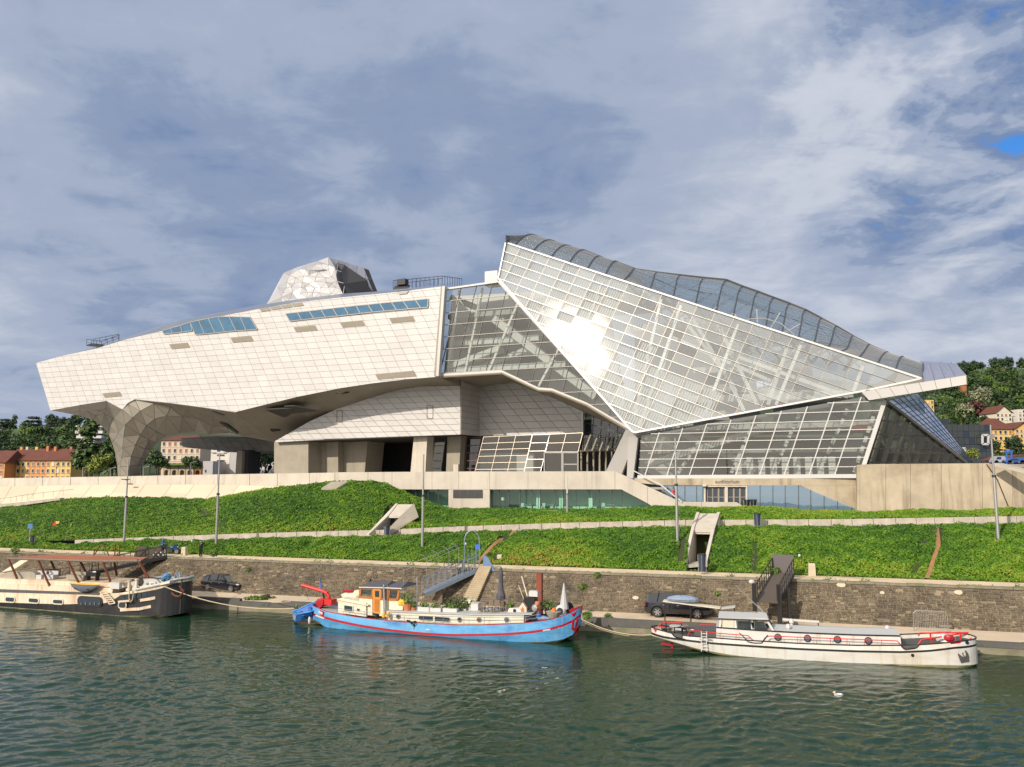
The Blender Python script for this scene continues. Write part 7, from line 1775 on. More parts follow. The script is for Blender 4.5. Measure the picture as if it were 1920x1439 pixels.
MB().prism([fl.p(221, 1127, yl(225)-.35), fl.p(242, 1125.5, yl(225)-.35), fl.p(242, 1129, yl(225)-.35), fl.p(221, 1130, yl(225)-.35)], (0, .35, 0)).build('fender_shelf', MT['lwhite'], LBG)
# side stair
m = MB(); m.bar(fl.p(188, 1111, -2.8), fl.p(206, 1134, -2.8), .06, .1); m.bar(fl.p(199, 1110, -2.8), fl.p(216, 1131, -2.8), .06, .1)
for k in range(6): m.bar(fl.p(190+k*3, 1114+k*3.8, -2.8), fl.p(201+k*3, 1113+k*3.6, -2.8), .06, .1)
m.build('side_ladder', MT['lwhite'], LBG)
# foredeck: wheel coaming, bollards, winch
m = MB(); P = [fl.p(x, y, -1.2) for x, y in ((232, 1097), (245, 1089), (262, 1084.5), (280, 1083), (302, 1085), (308, 1090))]; m.path(P, .06, 5); m.build('deck_rail', MT['black'], LBG)
cabin(fl, LBG, [(232, 1098), (245, 1090), (262, 1086), (285, 1084.5), (306, 1088), (308, 1094), (262, 1100), (236, 1104)], -1.1, 1.1, 'foredeck_housing', 'deck')
cabin(fl, LBG, [(236, 1104), (262, 1100), (300, 1094), (318, 1089), (318, 1094), (262, 1106), (236, 1109)], -2.0, 2.0, 'foredeck_step', 'canvas')
f = sideface(fl, LBG, [(280, 1092), (291, 1092), (291, 1101), (280, 1101)], -1.3, 'hatch', 'white', .9); sideface(fl, f, [(282.5, 1094.5), (289, 1094.5), (289, 1099), (282.5, 1099)], -1.33, 'opening', 'black', .02) if False else None
MB().prism([fl.p(282.5, 1094.5, -1.33), fl.p(289, 1094.5, -1.33), fl.p(289, 1099, -1.33), fl.p(282.5, 1099, -1.33)], (0, .02, 0)).build('opening', MT['black'], f)
for px, py in ((242, 1101), (256, 1098)):
    c = fl.p(px, py, -2.2); MB().lathe(c-Z3*.3, [(.16, 0), (.14, .8), (.22, .85), (.22, .95)], 9).build('bollard', MT['lwhite'], LBG)
m = MB(); m.lathe(fl.p(262, 1091, -1.2), [(.42, 0), (.42, .08)], 12, Vector((0, 1, 0))); m.build('winch_wheel', MT['iron'], LBG)
m = MB(); P = [fl.p(x, y, -2.75) for x, y in ((243, 1106), (242, 1122), (244, 1130), (248, 1126), (251, 1108))]; m.path(P, .05, 5); m.build('hanging_rope', MT['rope'], LBG)
# bow post, gunwale and anchor
m = MB(); m.path([Vector((x, -bmL(x)-.02, interp_c(x, LL[0])+.05)) for x in xsL if x > fl.p(250, 1110, -2.3).x], .14, 6); m.path([Vector((x, bmL(x)+.02, interp_c(x, LL[0])+.05)) for x in xsL if x > fl.p(250, 1110, -2.3).x], .14, 6); m.build('bow_gunwale', MT['deck'], LBG)
MB().bar(fl.p(341, 1086, -1.7), fl.p(338, 1151, -1.7), .10, .10).build('stem_bar', MT['iron'], LBG)
m = MB(); m.bar(fl.p(336, 1098, -2.1), fl.p(343, 1108, -2.0), .14, .14); m.path([fl.p(x, y, -2.15) for x, y in ((322, 1112), (328, 1118), (336, 1119), (343, 1112), (345, 1106))], .09, 5); m.build('anchor', MT['rust'], LBG)
# awning: rusty frame with sheet roof
aw_ = [(15, 1046.5), (55, 1047.5), (190, 1051.5), (265, 1050.5)]; yw_ = -1.7; yb2 = 2.6
m = MB(); F0 = [fl.p(x, y, yw_) for x, y in aw_]; BK = [fl.p(x, y, yb2) for x, y in ((92, 1040), (150, 1041), (230, 1043.5), (276, 1045.5))]
for i in range(3): m.poly([F0[i], F0[i+1], BK[i+1], BK[i]])
m.poly([F0[i_]-Z3*.12 for i_ in range(4)]+[BK[i_]-Z3*.12 for i_ in (3, 2, 1, 0)]); m.build('awning', MT['rustroof'], LBG)
m = MB(); m.path([p-Z3*.08 for p in F0], .13, 6); m.path([p-Z3*.08 for p in BK], .1, 6); m.build('awning_beam', MT['timber'], LBG)
for (a, b, c, d, y) in ((16, 1048, 32, 1085, yw_), (71, 1050, 93, 1099, yw_), (127, 1051, 147, 1092, yw_), (192, 1052, 207, 1091, yw_), (258, 1050, 279, 1084, yw_), (95, 1051, 107, 1078, 2.0), (150, 1052, 163, 1077, 2.0), (214, 1052, 219, 1080, 2.0), (262, 1049, 275, 1084, 1.0)):
    MB().bar(fl.p(a, b, y), fl.p(c, d, y if y > 0 else yc), .17, .17).build('awning_post', MT['rust'], LBG)
m = MB()
for (a, b, c, d) in ((178, 1040, 187, 1023), (187, 1023, 195, 1022.5), (195, 1022.5, 204, 1042), (215, 1043, 216, 1021), (224, 1043, 224, 1023), (176, 1042, 177, 1030)): m.bar(fl.p(a, b, 1.5), fl.p(c, d, 1.5), .09, .09)
m.build('mast_frame', MT['rust'], LBG)
rail(fl, LBG, [(66, 1081), (113, 1067), (180, 1055)], 2.2, [66, 76, 90, 104, 113, 130, 150, 168, 180], [(66, 1090), (180, 1084)], mat='iron', name='stern_railing')
MB().prism([fl.p(3, 1073, 1.5), fl.p(38, 1051, 1.5), fl.p(54, 1050, 1.5), fl.p(24, 1069, 1.5)], (0, .8, 0)).build('sloping_canopy', MT['canvas'], LBG)
cabin(fl, LBG, [(0, 1080), (14, 1073), (60, 1072.5), (66, 1076), (66, 1086.5), (0, 1084.5)], -1.6, 1.6, 'rear_cover', 'concg')
def lt(name, label, cat, px, py, y): return bt_thing(name, label, cat, px, py, y, fl)
for i, (px, l) in enumerate(((74, 'white sofa under the left part of the red awning'), (96, 'white sofa to the right of the first under the red awning'))):
    o = lt('sofa', l, 'sofa', px, 1086, -1.2); MB().box((0, 0, .25), (1.3, .7, .45)).build('seat', MT['offw'], o); MB().box((0, .32, .6), (1.3, .14, .5)).build('backrest', MT['offw'], o)
o = lt('bench', 'grey bench in the middle under the red awning', 'bench', 144, 1089, -1.2); MB().box((0, 0, .35), (2.4, .6, .5)).build('seat', MT['concg'], o); MB().box((0, .3, .7), (2.4, .08, .4)).build('backrest', MT['concg'], o)
o = lt('barbecue', 'black barbecue grill under the right part of the red awning', 'barbecue', 174, 1090, -1.0); MB().box((0, 0, .75), (1.4, .6, .4)).build('body', MT['black'], o); MB().blob((0, 0, .95), (.7, .3, .25), 10).build('lid', MT['black'], o); 
for s_ in (-.6, .6): MB().box((s_, 0, .28), (.07, .5, .56)).build('leg', MT['iron'], o)
o = lt('kayak', 'grey kayak with a yellow rim hanging on the side of the left barge', 'kayak', 158, 1102, -2.85)
P0 = fl.p(131, 1098, -2.85); P1 = fl.p(186, 1099, -2.85); Lk = (P1-P0).length; m = MB(); ns = 14; vs = []
for i in range(ns+1):
    f = i/ns; w = max(.02, math.sin(math.pi*f)**.7)
    for k in range(8): t = math.pi+math.pi*k/7; vs.append(((f-.5)*Lk, math.cos(t)*.34*w, math.sin(t)*.85*w+.35))
m.add(vs, [(i*8+k, i*8+k+1, (i+1)*8+k+1, (i+1)*8+k) for i in range(ns) for k in range(7)]); m.build('hull', MT['grey'], o, smooth=True)
m = MB(); 
for sd in (-1, 1): m.path([Vector(((i/ns-.5)*Lk, sd*.34*max(.02, math.sin(math.pi*i/ns)**.7), .37)) for i in range(ns+1)], .05, 5)
m.add([((i/ns-.5)*Lk, sd*.33*max(.02, math.sin(math.pi*i/ns)**.7), .36) for i in range(ns+1) for sd in (-1, 1)], [(2*i, 2*i+1, 2*i+3, 2*i+2) for i in range(ns)]); m.build('deck', MT['yellow'], o)
for s_ in (-.9, .8): MB().box((s_, -.36, -.1), (.14, .05, .12)).build('patch', MT['black'], o)
o = lt('white_locker', 'white box locker beside the kayak on the left barge', 'box', 219, 1103, -2.2); MB().box((0, 0, .25), (1.2, .6, .6)).build('body', MT['white'], o); MB().box((0, 0, .58), (1.25, .65, .06)).build('lid', MT['white'], o)
o = lt('rope_coil', 'big bundle of blue rope on the bow of the left barge', 'rope', 311, 1090, -1.5); m = MB()
for k in range(12):
    a = random.random()*3; c = Vector((random.uniform(-.15, .15), random.uniform(-.15, .15), .35+random.uniform(-.15, .15))); d1 = Vector((math.cos(a), math.sin(a), random.uniform(-.6, .6))).normalized(); d2 = d1.orthogonal().normalized()
    m.path([c+d1*math.cos(t)*.38+d2*math.sin(t)*.38 for t in np.linspace(0, 6.28, 12)], .04, 4)
m.build('loops', M('blue_rope', (.12, .32, .55), .8), o); MB().lathe((0, 0, 0), [(.3, 0), (.3, .15)], 9).build('bollard', MT['iron'], o)
o = lt('rope_coil', 'smaller lilac net bundle behind the blue rope on the left barge', 'rope', 334, 1086, -.6); m = MB()
for k in range(6): m.path([Vector((math.cos(t+k)*.35, math.sin(t)*.3*math.cos(k), .3+math.sin(t+k*.7)*.3)) for t in np.linspace(0, 6.28, 10)], .03, 4)
m.build('loops', MT['tarp'], o)
MB().blob((0, 0, .05), (.3, .3, .1), 8).build('mat', MT['iron'], o)
# ---------------- mooring ropes
def rope(label, P, sag, r=.04, n=14):
    m = MB(); Q = []
    for a, b in zip(P, P[1:]):
        for i in range(n): k = i/n; q = a.lerp(b, k); q.z -= sag*4*k*(1-k); Q.append(q)
    Q.append(P[-1]); m.path(Q, r, 5); tag(m.build('mooring_rope', MT['rope'], None), label, 'rope')
W_ = lambda fr, px, py, y: fr.o+fr.ux*fr.p(px, py, y).x+fr.uy*y+Z3*fr.p(px, py, y).z
rope('long rope sagging from the bow of the left barge to the blue dinghy', [W_(fl, 308, 1100, -2.2), W_(fb, 552, 1141, -1)], .75, .05)
rope('reddish rope running from the left barge across the black car to the quay', [W_(fl, 345, 1092, 0)+Vector((0,0,.3)), gz(452, 1114, .95)], .15)
rope('lower rope from the quay to the dinghy', [gz(462, 1122, .6), W_(fb, 545, 1128, 1)], .25, .03)
rope('upper rope from the bow of the blue barge to the stern of the white barge', [W_(fb, 1088, 1160, 0), W_(fw, 1228, 1190, 0)], .5)
rope('lower rope from the bow of the blue barge dipping to the water', [W_(fb, 1088, 1164, 0), gz(1180, 1193, .05)], .2)
# ================================================================ SMALLER THINGS
def ground_t(px, py, z): return gz(px, py, z)
# ---- tall lamp poles standing in the banks
LS = [('leftmost tall lamp pole with a lamp arm in front of the museum leg', 233, 1003, 239, 862, 'arm'), ('tall grey lamp pole second from the left, with a double head, in the grass bank', 408, 1022, 413, 850, 'double'),
      ('plain tall grey pole left of the green glass windows', 793, 1026, 796, 852, ''), ('tall grey pole standing just left of the tall concrete stair exit', 1269, 1018, 1264, 822, ''), ('rightmost tall grey pole in front of the stained concrete wall', 1868, 1012, 1852, 797, 'box'), ('white topped pole in front of the green glass window with desks', 1060, 968, 1060, 895, '')]
for l, bx, by, tx, ty, kd in LS:
    # foot on the bank: find height of the bank under the sight line
    best = None
    for k in range(60):
        for fn in (lower, upper):
            p = fn(bx, k/59); q = proj(p); e = abs(q[1]-by)+abs(q[0]-bx)
            if best is None or e < best[0]: best = (e, p)
    a = best[1]; b = hit(tx, ty, a, Vector((0, 1, 0))); b = Vector((a.x, a.y, b.z))
    o = thing('lamp_pole', l, 'lamp pole', a, 0, 'tall poles on the river bank'); H = (b-a).z
    MB().tube((0, 0, -.4), (0, 0, H*.55), .17, 9, .15).build('lower_shaft', MT['pole'], o); MB().tube((0, 0, H*.55), (0, 0, H), .11, 8, .08).build('upper_shaft', MT['pole'] if bx != 1060 else MT['white'], o)
    MB().tube((0, 0, H*.54), (0, 0, H*.56), .2, 9).build('collar', MT['iron'], o)
    if kd == 'arm': MB().box((-.25, 0, H*.76), (1.0, .25, .12)).build('lamp_head', MT['iron'], o); MB().tube((0, 0, H*.74), (-.3, 0, H*.76), .05, 5).build('arm', MT['iron'], o)
    if kd == 'double':
        m = MB(); m.tube((-.9, 0, H-.05), (.9, 0, H-.05), .05, 5); m.build('arm', MT['pole'], o)
        for s_ in (-.8, .8): MB().box((s_, 0, H+.05), (.6, .25, .13)).build('lamp_head', MT['mull'], o)
    if kd == 'box':
        MB().box((.1, 0, H*.9), (.35, .3, .4)).build('camera_box', MT['mull'], o)
# ---- small white topped path lights
for (x, y, h, l) in ((340, 1036, 22, 'slim path light just right of the motorcycle'), (359, 1036, 20, 'slim path light left of the standing person'), (1471, 1065, 21, 'slim path light behind the dark gangway at the right'), (1500, 1072, 28, 'slim path light right of the dark gangway'), (865+8, 1050, 28, 'path light inside the grey gangway gate')):
    q = Vector(gz(x, y, 4.6)); o = thing('path_light', l, 'path light', q, 0, 'slim lights along the upper path'); H = hit(x, y-h, q, Vector((0, 1, 0))).z-q.z
    MB().tube((0, 0, -.2), (0, 0, H), .045, 6).build('post', MT['iron'], o); MB().blob((0, 0, H+.1), (.14, .14, .16), 8).build('globe', MT['white'], o)
# ---- white stone blocks on the quay edge
for (x, y, w, h, l) in ((343, 1042, .65, .95, 'white stone block beside the motorcycle'), (936, 1058, .6, .95, 'white stone block near the earth track left of centre'), (1523, 1081, .7, 1.15, 'white stone block right of the dark gangway')):
    q = gz(x, y, 4.45); o = thing('marker_stone', l, 'stone block', q, -AB); MB().prism([(-w/2, 0, 0), (w/2, 0, 0), (w/2*.86, 0, h), (-w/2*.86, 0, h)], (0, .5, 0)).build('shaft', MT['patch'], o); MB().box((0, .25, h+.02), (w*.8, .42, .06)).build('cap', MT['canvas'], o)
# ---- litter bins
for (x, y, z, h, l, kind) in ((60, 1026, 4.6, 1.45, 'dark litter bin at the far left beside the blue sign', 0), (720, 1003, None, 1.2, 'dark bin at the foot of the low stair exit', 0), (1420, 982, None, 1.4, 'dark blue bin on the sloping path right of the tall stair exit', 0), (1317, 1074, 4.6, 1.75, 'tall dark blue bin in front of the tall stair exit', 0), (1408, 955, 8.8, 1.5, 'pair of black bins beside the auditorium doors', 1)):
    q = gz(x, y, z) if z else (front(x)+BN*.8 if x != 1408 else bt(x, y, 107.5))
    if z == 8.8: q = bt(x, y+6, 107.6)
    o = thing('litter_bin', l, 'litter bin', q, -AB)
    for dx in ((0,) if not kind else (-.45, .35)):
        MB().lathe((dx, 0, 0), [(.30, .12), (.36, h)], 10).build('body', M('bin_blue', (.03, .045, .08), .5) if dx == 0 else MT['black'], o)
        MB().lathe((dx, 0, h), [(.42, 0), (.42, .08)], 10).build('rim', MT['iron'], o)
        m = MB(); 
        for t in (0, 1.57, 3.14, 4.71): m.tube((dx+math.cos(t)*.37, math.sin(t)*.37, 0), (dx+math.cos(t)*.4, math.sin(t)*.4, h), .035, 5)
        m.build('frame', MT['pole'], o)
# ---- signs
q = gz(54.5, 1026, 4.6); o = thing('sign', 'small blue sign on a thin post at the far left', 'sign', q, 0); H = 3.1; MB().tube((0, 0, 0), (0, 0, H), .05, 6).build('post', MT['pole'], o); MB().box((0, -.05, H-.3), (.62, .05, .65)).build('panel', M('sign_blue', (.06, .16, .38), .5), o)
q = gz(896, 1060, 4.4); o = thing('letter_box', 'bright blue letter box on two thin posts beside the grey gangway', 'letter box', q, -.3)
MB().box((0, 0, 1.95), (.5, .4, .5)).build('body', M('letterbox_blue', (.03, .12, .55), .4), o)
for s_ in (-.15, .15): MB().tube((s_, 0, -.1), (s_, 0, 1.7), .03, 5).build('post', MT['steelb'], o)
o = thing('toy_kite', 'small red and yellow kite lying in the creeper at the left', 'kite', upper(79, .22)+Z3*.35); MB().prism([(-.5, 0, 0), (0, 0, .45), (.1, 0, 0), (-.1, 0, -.3)], (0, .03, 0)).build('red_half', MT['bredr'], o); MB().prism([(.1, 0, .02), (0, 0, .45), (.6, 0, .4), (.5, 0, .1)], (0, .03, 0)).build('yellow_half', MT['yellow'], o)
# ---- cars
def wheel(par, x, y, r, w=.24, spokes=6):
    s_ = -1 if y < 0 else 1; ax = Vector((0, s_, 0)); c = Vector((x, y-s_*w, r))
    o = MB().lathe(c, [(r*.6, 0), (r, .02), (r, w-.02), (r*.9, w), (r*.66, w-.01)], 20, ax).build('wheel', MT['tyre'], par)
    MB().lathe(c, [(r*.66, w-.02), (r*.66, w-.09), (r*.62, w-.09), (.05, w-.09)], 20, ax).build('brake_well', MT['iron'], o)
    m = MB(); cc = c+ax*(w-.03)
    for k in range(spokes):
        t = 2*math.pi*k/spokes; m.bar(cc, cc+Vector((math.cos(t)*r*.66, 0, math.sin(t)*r*.66)), .05, r*.22, Vector((1e-3, 0, 1)) if abs(math.cos(t)) > .9 else Vector((1, 0, 1e-3)))
    ring = [cc+Vector((math.cos(t)*r*.66, 0, math.sin(t)*r*.66)) for t in np.linspace(0, 2*math.pi, 17)]; m.path(ring, .025, 4); m.lathe(cc, [(r*.16, -.02), (r*.14, .03)], 8, ax)
    m.build('rim', MT['chrome'], o)
def car(label, loc, ang, L, Wd, H, style, cat='car'):
    """front towards +x; body lofted from cross sections"""
    o = thing('parked_car', label, cat, loc, ang)
    r = H*.215; wx = (-L*.30, L*.31)
    if style == 'cross':
        belt = [(-.5, .56), (-.485, .60), (-.30, .605), (-.05, .60), (.17, .58), (.30, .55), (.43, .48), (.48, .42), (.5, .34)]
        roof = [(-.475, .66), (-.42, .88), (-.30, .965), (-.12, 1.0), (.02, .97), (.10, .90), (.20, .66), (.235, .585)]
    elif style == 'van':
        belt = [(-.5, .55), (-.3, .56), (.1, .56), (.3, .53), (.42, .47), (.5, .36)]; roof = [(-.49, .7), (-.47, .95), (-.2, 1.), (.05, 1.), (.2, .9), (.33, .6), (.36, .55)]
    else:
        belt = [(-.5, .58), (-.49, .62), (-.30, .63), (-.05, .625), (.20, .615), (.32, .60), (.44, .57), (.485, .54), (.5, .42)]
        roof = [(-.485, .66), (-.435, .93), (-.30, .985), (-.12, 1.0), (.04, .985), (.13, .92), (.215, .68), (.235, .625)]
    zb = .17
    n = 34; xs_ = [-.5+i/n for i in range(n+1)]; m = MB(); rings = []
    for x in xs_:
        zt = interp_c(x, belt)*H; tap = 1-.13*max(0, (abs(x)-.36)/.14)**2; hw = Wd/2*tap
        low = zb*H+(.05*H*max(0, (abs(x)-.42)/.08)); X = x*L
        wz = 0
        for w_ in wx:
            dx = abs(X-w_)
            if dx < r*1.18: wz = max(wz, r+math.sqrt(max(0, (r*1.18)**2-dx*dx)))
        sk = max(low, wz)
        rings.append([(X, -hw*.96, sk), (X, -hw, max(sk+.02, lerp(low, zt, .45))), (X, -hw*.985, max(sk+.04, zt*.93)), (X, -hw*.93, zt), (X, 0, zt+.02*H), (X, hw*.93, zt), (X, hw*.985, max(sk+.04, zt*.93)), (X, hw, max(sk+.02, lerp(low, zt, .45))), (X, hw*.96, sk)])
    for a, b in zip(rings, rings[1:]):
        i0 = len(m.v); m.add(a+b, [(k, k+1, 9+k+1, 9+k) for k in range(8)])
    m.add(rings[0], [tuple(range(9))]); m.add(rings[-1], [tuple(reversed(range(9)))])
    m.build('body', MT['carp'], o, smooth=False)
    MB().box((0, 0, H*.24), (L*.94, Wd*.80, H*.18)).build('underbody', MT['black'], o)
    # greenhouse
    g = MB(); R = []
    for x, z in roof:
        t = (z-.6)/.4; hw = Wd/2*lerp(.90, .70, max(0, min(1, t))); R.append((x*L, hw, z*H))
    base = [(x, Wd/2*.92, interp_c(x/L, belt)*H-.02) for x, _, _ in R]
    m = MB()
    for (a, b), (c, d) in zip(zip(R, base), zip(R[1:], base[1:])):
        for s_ in (-1, 1): m.add([(a[0], s_*a[1], a[2]), (c[0], s_*c[1], c[2]), (d[0], s_*d[1], d[2]), (b[0], s_*b[1], b[2])], [(0, 1, 2, 3)])
    m.build('side_window', MT['carg'], o)
    # roof & screens
    m = MB()
    for i, (a, c) in enumerate(zip(R, R[1:])):
        if 1 <= i <= len(R)-4: m.add([(a[0], -a[1], a[2]), (c[0], -c[1], c[2]), (c[0], c[1], c[2]), (a[0], a[1], a[2]), (a[0], 0, a[2]+.03), (c[0], 0, c[2]+.03)], [(0, 1, 5, 4), (4, 5, 2, 3)])
    m.build('roof', MT['carp'], o)
    for sl, nm in ((slice(0, 2), 'rear_window'), (slice(len(R)-3, len(R)), 'windscreen')):
        Q = R[sl]; m = MB()
        for a, c in zip(Q, Q[1:]): m.add([(a[0], -a[1]*.97, a[2]+.01), (c[0], -c[1]*.97, c[2]+.01), (c[0], c[1]*.97, c[2]+.01), (a[0], a[1]*.97, a[2]+.01)], [(0, 1, 2, 3)])
        m.build(nm, MT['carg'] if nm != 'windscreen' else M('pale_windscreen', (.20, .22, .19), .1), o)
    # pillars and seams
    for px_ in ((-.30, -.27), (-.06, -.05), (.19, .06)):
        for s_ in (-1, 1):
            zt = interp_c(px_[1], roof)*H; MB().bar((px_[0]*L, s_*Wd/2*.925, interp_c(px_[0], belt)*H), (px_[1]*L, s_*Wd/2*.735, zt-.02), .05, .10).build('pillar', MT['carp'], o)
    for s_ in (-1, 1):
        MB().box((.155*L, s_*(Wd/2+.10), H*.63), (.16, .22, .15)).build('wing_mirror', MT['carp'], o)
        for dx in (-.20, .02): MB().box((dx*L, s_*(Wd/2*.99), H*.52), (.22, .05, .04)).build('door_handle', MT['chrome'], o)
        MB().blob((L*.445, s_*Wd*.36, H*.455), (.28, .20, .10), 8).build('headlight', MT['hlamp'], o)
        MB().box((-L*.492, s_*Wd*.40, H*.50), (.10, .28, .28)).build('tail_light', MT['tlamp'], o)
    MB().box((L*.497, 0, H*.36), (.06, Wd*.5, H*.13)).build('grille', MT['iron'], o); MB().box((L*.507, 0, H*.26), (.03, .52, .11)).build('number_plate', MT['white'], o)
    MB().box((-L*.503, 0, H*.36), (.03, .52, .11)).build('number_plate', MT['white'], o)
    MB().box((0, 0, H*.185), (L*.5, Wd*.98, .06)).build('sill', MT['iron'], o)
    for x in wx:
        for y in (-Wd/2+.01, Wd/2-.01): wheel(o, x, y, r)
    return o
a = gz(372, 1108, .95); b = gz(464, 1113, .95)
car('black crossover car parked on the lower quay below the standing person', gz(417, 1109, .95)+BN*.4, -AB-.05, 5.35, 2.15, 1.95, 'cross')
c2 = car('black estate off roader with silver wheels parked on the quay behind the white barge', gz(1270, 1158, .95)+BN*.6, -AB+.01, 6.0, 2.3, 2.25, 'suv')
# tarp and boards on trestles in front of the second car
o = thing('work_table', 'long canvas covered bench with a blue grey tarpaulin bundle beside the black off roader', 'bench', gz(1295, 1170, .95)+BN*.2, -AB)
A = Vector((-3.0, 0, 2.05)); 
MB().prism([(-2.4, -.5, 1.85), (2.6, -.5, 1.45), (2.6, .6, 1.45), (-2.4, .6, 1.85)], (0, 0, .08)).build('canvas_sheet', MT['canvas'], o)
MB().blob((-.7, 0, 2.1), (1.5, .5, .35), 11, .08).build('tarpaulin_bundle', MT['tarp'], o)
MB().prism([(2.7, -.5, 1.42), (3.9, -.5, 1.62), (3.9, .6, 1.62), (2.7, .6, 1.42)], (0, 0, .07)).build('folding_flap', MT['offw'], o)
m = MB()
for x, z in ((-2.3, 1.85), (0, 1.65), (2.5, 1.45), (3.8, 1.6)):
    for y in (-.4, .5): m.tube((x, y, 0), (x, y, z), .035, 5)
m.build('legs', MT['iron'], o)
# ---- dark timber sleepers at the quay edge under the cars
for i, (x0, x1, l) in enumerate(((372, 452, 'grey timber beam on the quay edge under the black crossover'), (530, 640, 'grey concrete beam on the quay edge behind the blue dinghy'), (1108, 1345, 'long dark beam on the quay edge under the black off roader'))):
    a = Bk(0, 0, 0); p = bt(x0, 1120, T_Q+.2); q = bt(x1, 1120, T_Q+.2); p.z = q.z = 1.05; tag(MB().bar(p, q, .45, .35).build('edge_beam', MT['kerb'], None), l, 'beam')
# ---- bushes
def bush(label, p, r, n, mat='ivy', size=.13, flowers=False):
    o = thing('bush', label, 'bush', p); MB().leaves((0, 0, r[2]*.6), r, n, size).build('leaves', MT[mat], o, vary=True); MB().tube((0, 0, -.2), (0, 0, r[2]*.7), .05, 5).build('stem', MT['bark'], o)
    if flowers: MB().leaves((-r[0]*.5, -r[1]*.2, r[2]*.5), (r[0]*.7, r[1]*.8, r[2]), int(n*.3), size*.8).build('blossoms', MT['flower'], o)
    return o
bush('large dark bush with pale blossom growing against the quay wall beside the stone stairs', gz(866, 1127, .95)+BN*1.2, (1.45, .8, 1.9), 1500, 'ivy', .13, True)
bush('small bush growing from the quay edge in front of the blue barge bow', gz(1101, 1160, .9), (.5, .4, .4), 260, 'plant')
bush('small round bush at the quay edge left of the black off roader', gz(1141, 1170, .5), (.55, .45, .6), 320, 'plant')
bush('low bush at the quay edge right of the black crossover', gz(480, 1127, .8), (1.4, .4, .35), 420, 'plant')
bush('low dry bush on the quay edge between the crossover and the dinghy', gz(500, 1126, .7), (1.0, .4, .4), 300, 'ivy')
for x, y, l, r_ in ((1093, 1105, 'tuft of green growing out of the quay wall above the blue barge bow', .35), (467, 1072, 'tuft of green on the quay wall above the crossover', .22), (1345, 1117, 'small tuft on the quay wall above the off roader', .2), (1120, 1083, 'tuft near the top of the quay wall right of centre', .3), (1455, 1077, 'weed growing beside the dark gangway railing', .4), (30, 1038, 'tuft hanging over the quay wall at the far left', .5), (402, 1043, 'tall weeds right of the standing person', .5)):
    p = hit(x, y, Bk(0, T_F, .9), SLN)+SLN*.15; bush(l, p, (r_*1.3, r_*.7, r_), int(160+r_*300), 'plant', .09)
# ---- stone stairs in the wall
ST = thing('stone_stairs', 'flight of pale stone steps running up the quay wall behind the blue barge', 'stairs', hit(885, 1128, Bk(0, T_F, .9), SLN))
pb0, pb1 = hit(866, 1133, Bk(0, T_F, .9), SLN), hit(894, 1133, Bk(0, T_F, .9), SLN); pt0, pt1 = hit(903, 1062, Bk(0, T_F, .9), SLN), hit(925, 1062, Bk(0, T_F, .9), SLN)
for k in range(19):
    a, b = pb0.lerp(pt0, k/19), pb1.lerp(pt1, k/19); c = (a+b)/2; h = (pt0.z-pb0.z)/19
    MB().box(c+Z3*h/2+SLN*.12, ((b-a).length, .75, h*.96), (BD, BN, Z3)).build('step', MT['stair'], ST, True)
# ---- gangways
def gangway(name, label, A, B, width, mat, rail_h=1.1, posts=10, deckmat=None, girder=.5, mesh=False):
    o = thing(name, label, 'gangway', A); d = (B-A); dn = Vector((d.x, d.y, 0)).normalized(); sd = Vector((-dn.y, dn.x, 0))
    MB().bar(A, B, width, .1, Z3).build('walkway', deckmat or MT[mat], o, True)
    for s_ in (-1, 1):
        off = sd*(width/2*s_); g_ = MB(); g_.bar(A+off-Z3*girder*.3, B+off-Z3*girder*.3, .10, girder, Z3); g_.build('girder', MT[mat], o, True)
        m = MB(); m.bar(A+off+Z3*rail_h, B+off+Z3*rail_h, .07, .07); m.bar(A+off+Z3*rail_h*.5, B+off+Z3*rail_h*.5, .035, .035)
        for k in range(posts+1): p = A.lerp(B, k/posts)+off; m.bar(p, p+Z3*rail_h, .06, .06)
        m.build('handrail', MT[mat], o, True)
    return o
# middle, blue-grey, with arch gate
A = bt(800, 1112, 77.5); B = Bk(bt(893, 1068, T_W).dot(BD), T_W+.2, 4.35)
A = bt(795, 1112, 77.6)
g = gangway('gangway', 'blue grey steel gangway with arched gate leading from the quay top to the blue barge', A, B, 1.2, 'steelb', 1.45, 9, None, .34)
m = MB(); c = B.lerp(A, .10); P = [c+FD*.0+Vector((math.cos(t)*.8, .0, 3.1+math.sin(t)*1.1)) for t in np.linspace(math.pi, 0, 9)]; m.path([c+Vector((-.8, 0, .1))]+P+[c+Vector((.8, 0, .1))], .06, 6)
for k in (-.4, 0, .4): m.tube(c+Vector((k, 0, .1)), c+Vector((k, 0, 2.2)), .03, 5)
m.build('arched_gate', MT['steelb'], g, True)
m = MB(); a = B+Vector((.7, -.6, -.1)); m.prism([a, a+BD*1.3+Z3*-.1, a+BD*.6+Z3*1.2, a+Z3*1.7], BN*.06); m.build('side_guard', M('guard_blue', (.12, .20, .34), .4), g, True)
m = MB(); p = A.lerp(B, .28); m.box(Vector((p.x, p.y, (p.z+.9)/2-.2)), (.7, .5, p.z-1.1)); m.build('support_pier', MT['timber'], g, True)
m = MB(); m.path([bt(745, 1066, 80), bt(800, 1046, 80), bt(856, 1023, 82)], .022, 5); m.path([bt(752, 1072, 80), bt(810, 1050, 80), bt(862, 1027, 82)], .022, 5)
for x, y in ((757, 1069), (778, 1060), (800, 1048), (822, 1041), (842, 1034), (860, 1028)): p = bt(x, y, 80); m.tube(p, p+Vector((0, 0, -2.4)), .02, 5); m.path([p, p+Vector((-.35, 0, .35)), p+Vector((-.8, 0, .5))], .028, 4)
m.build('hoop_rail', MT['pole'], g, True)
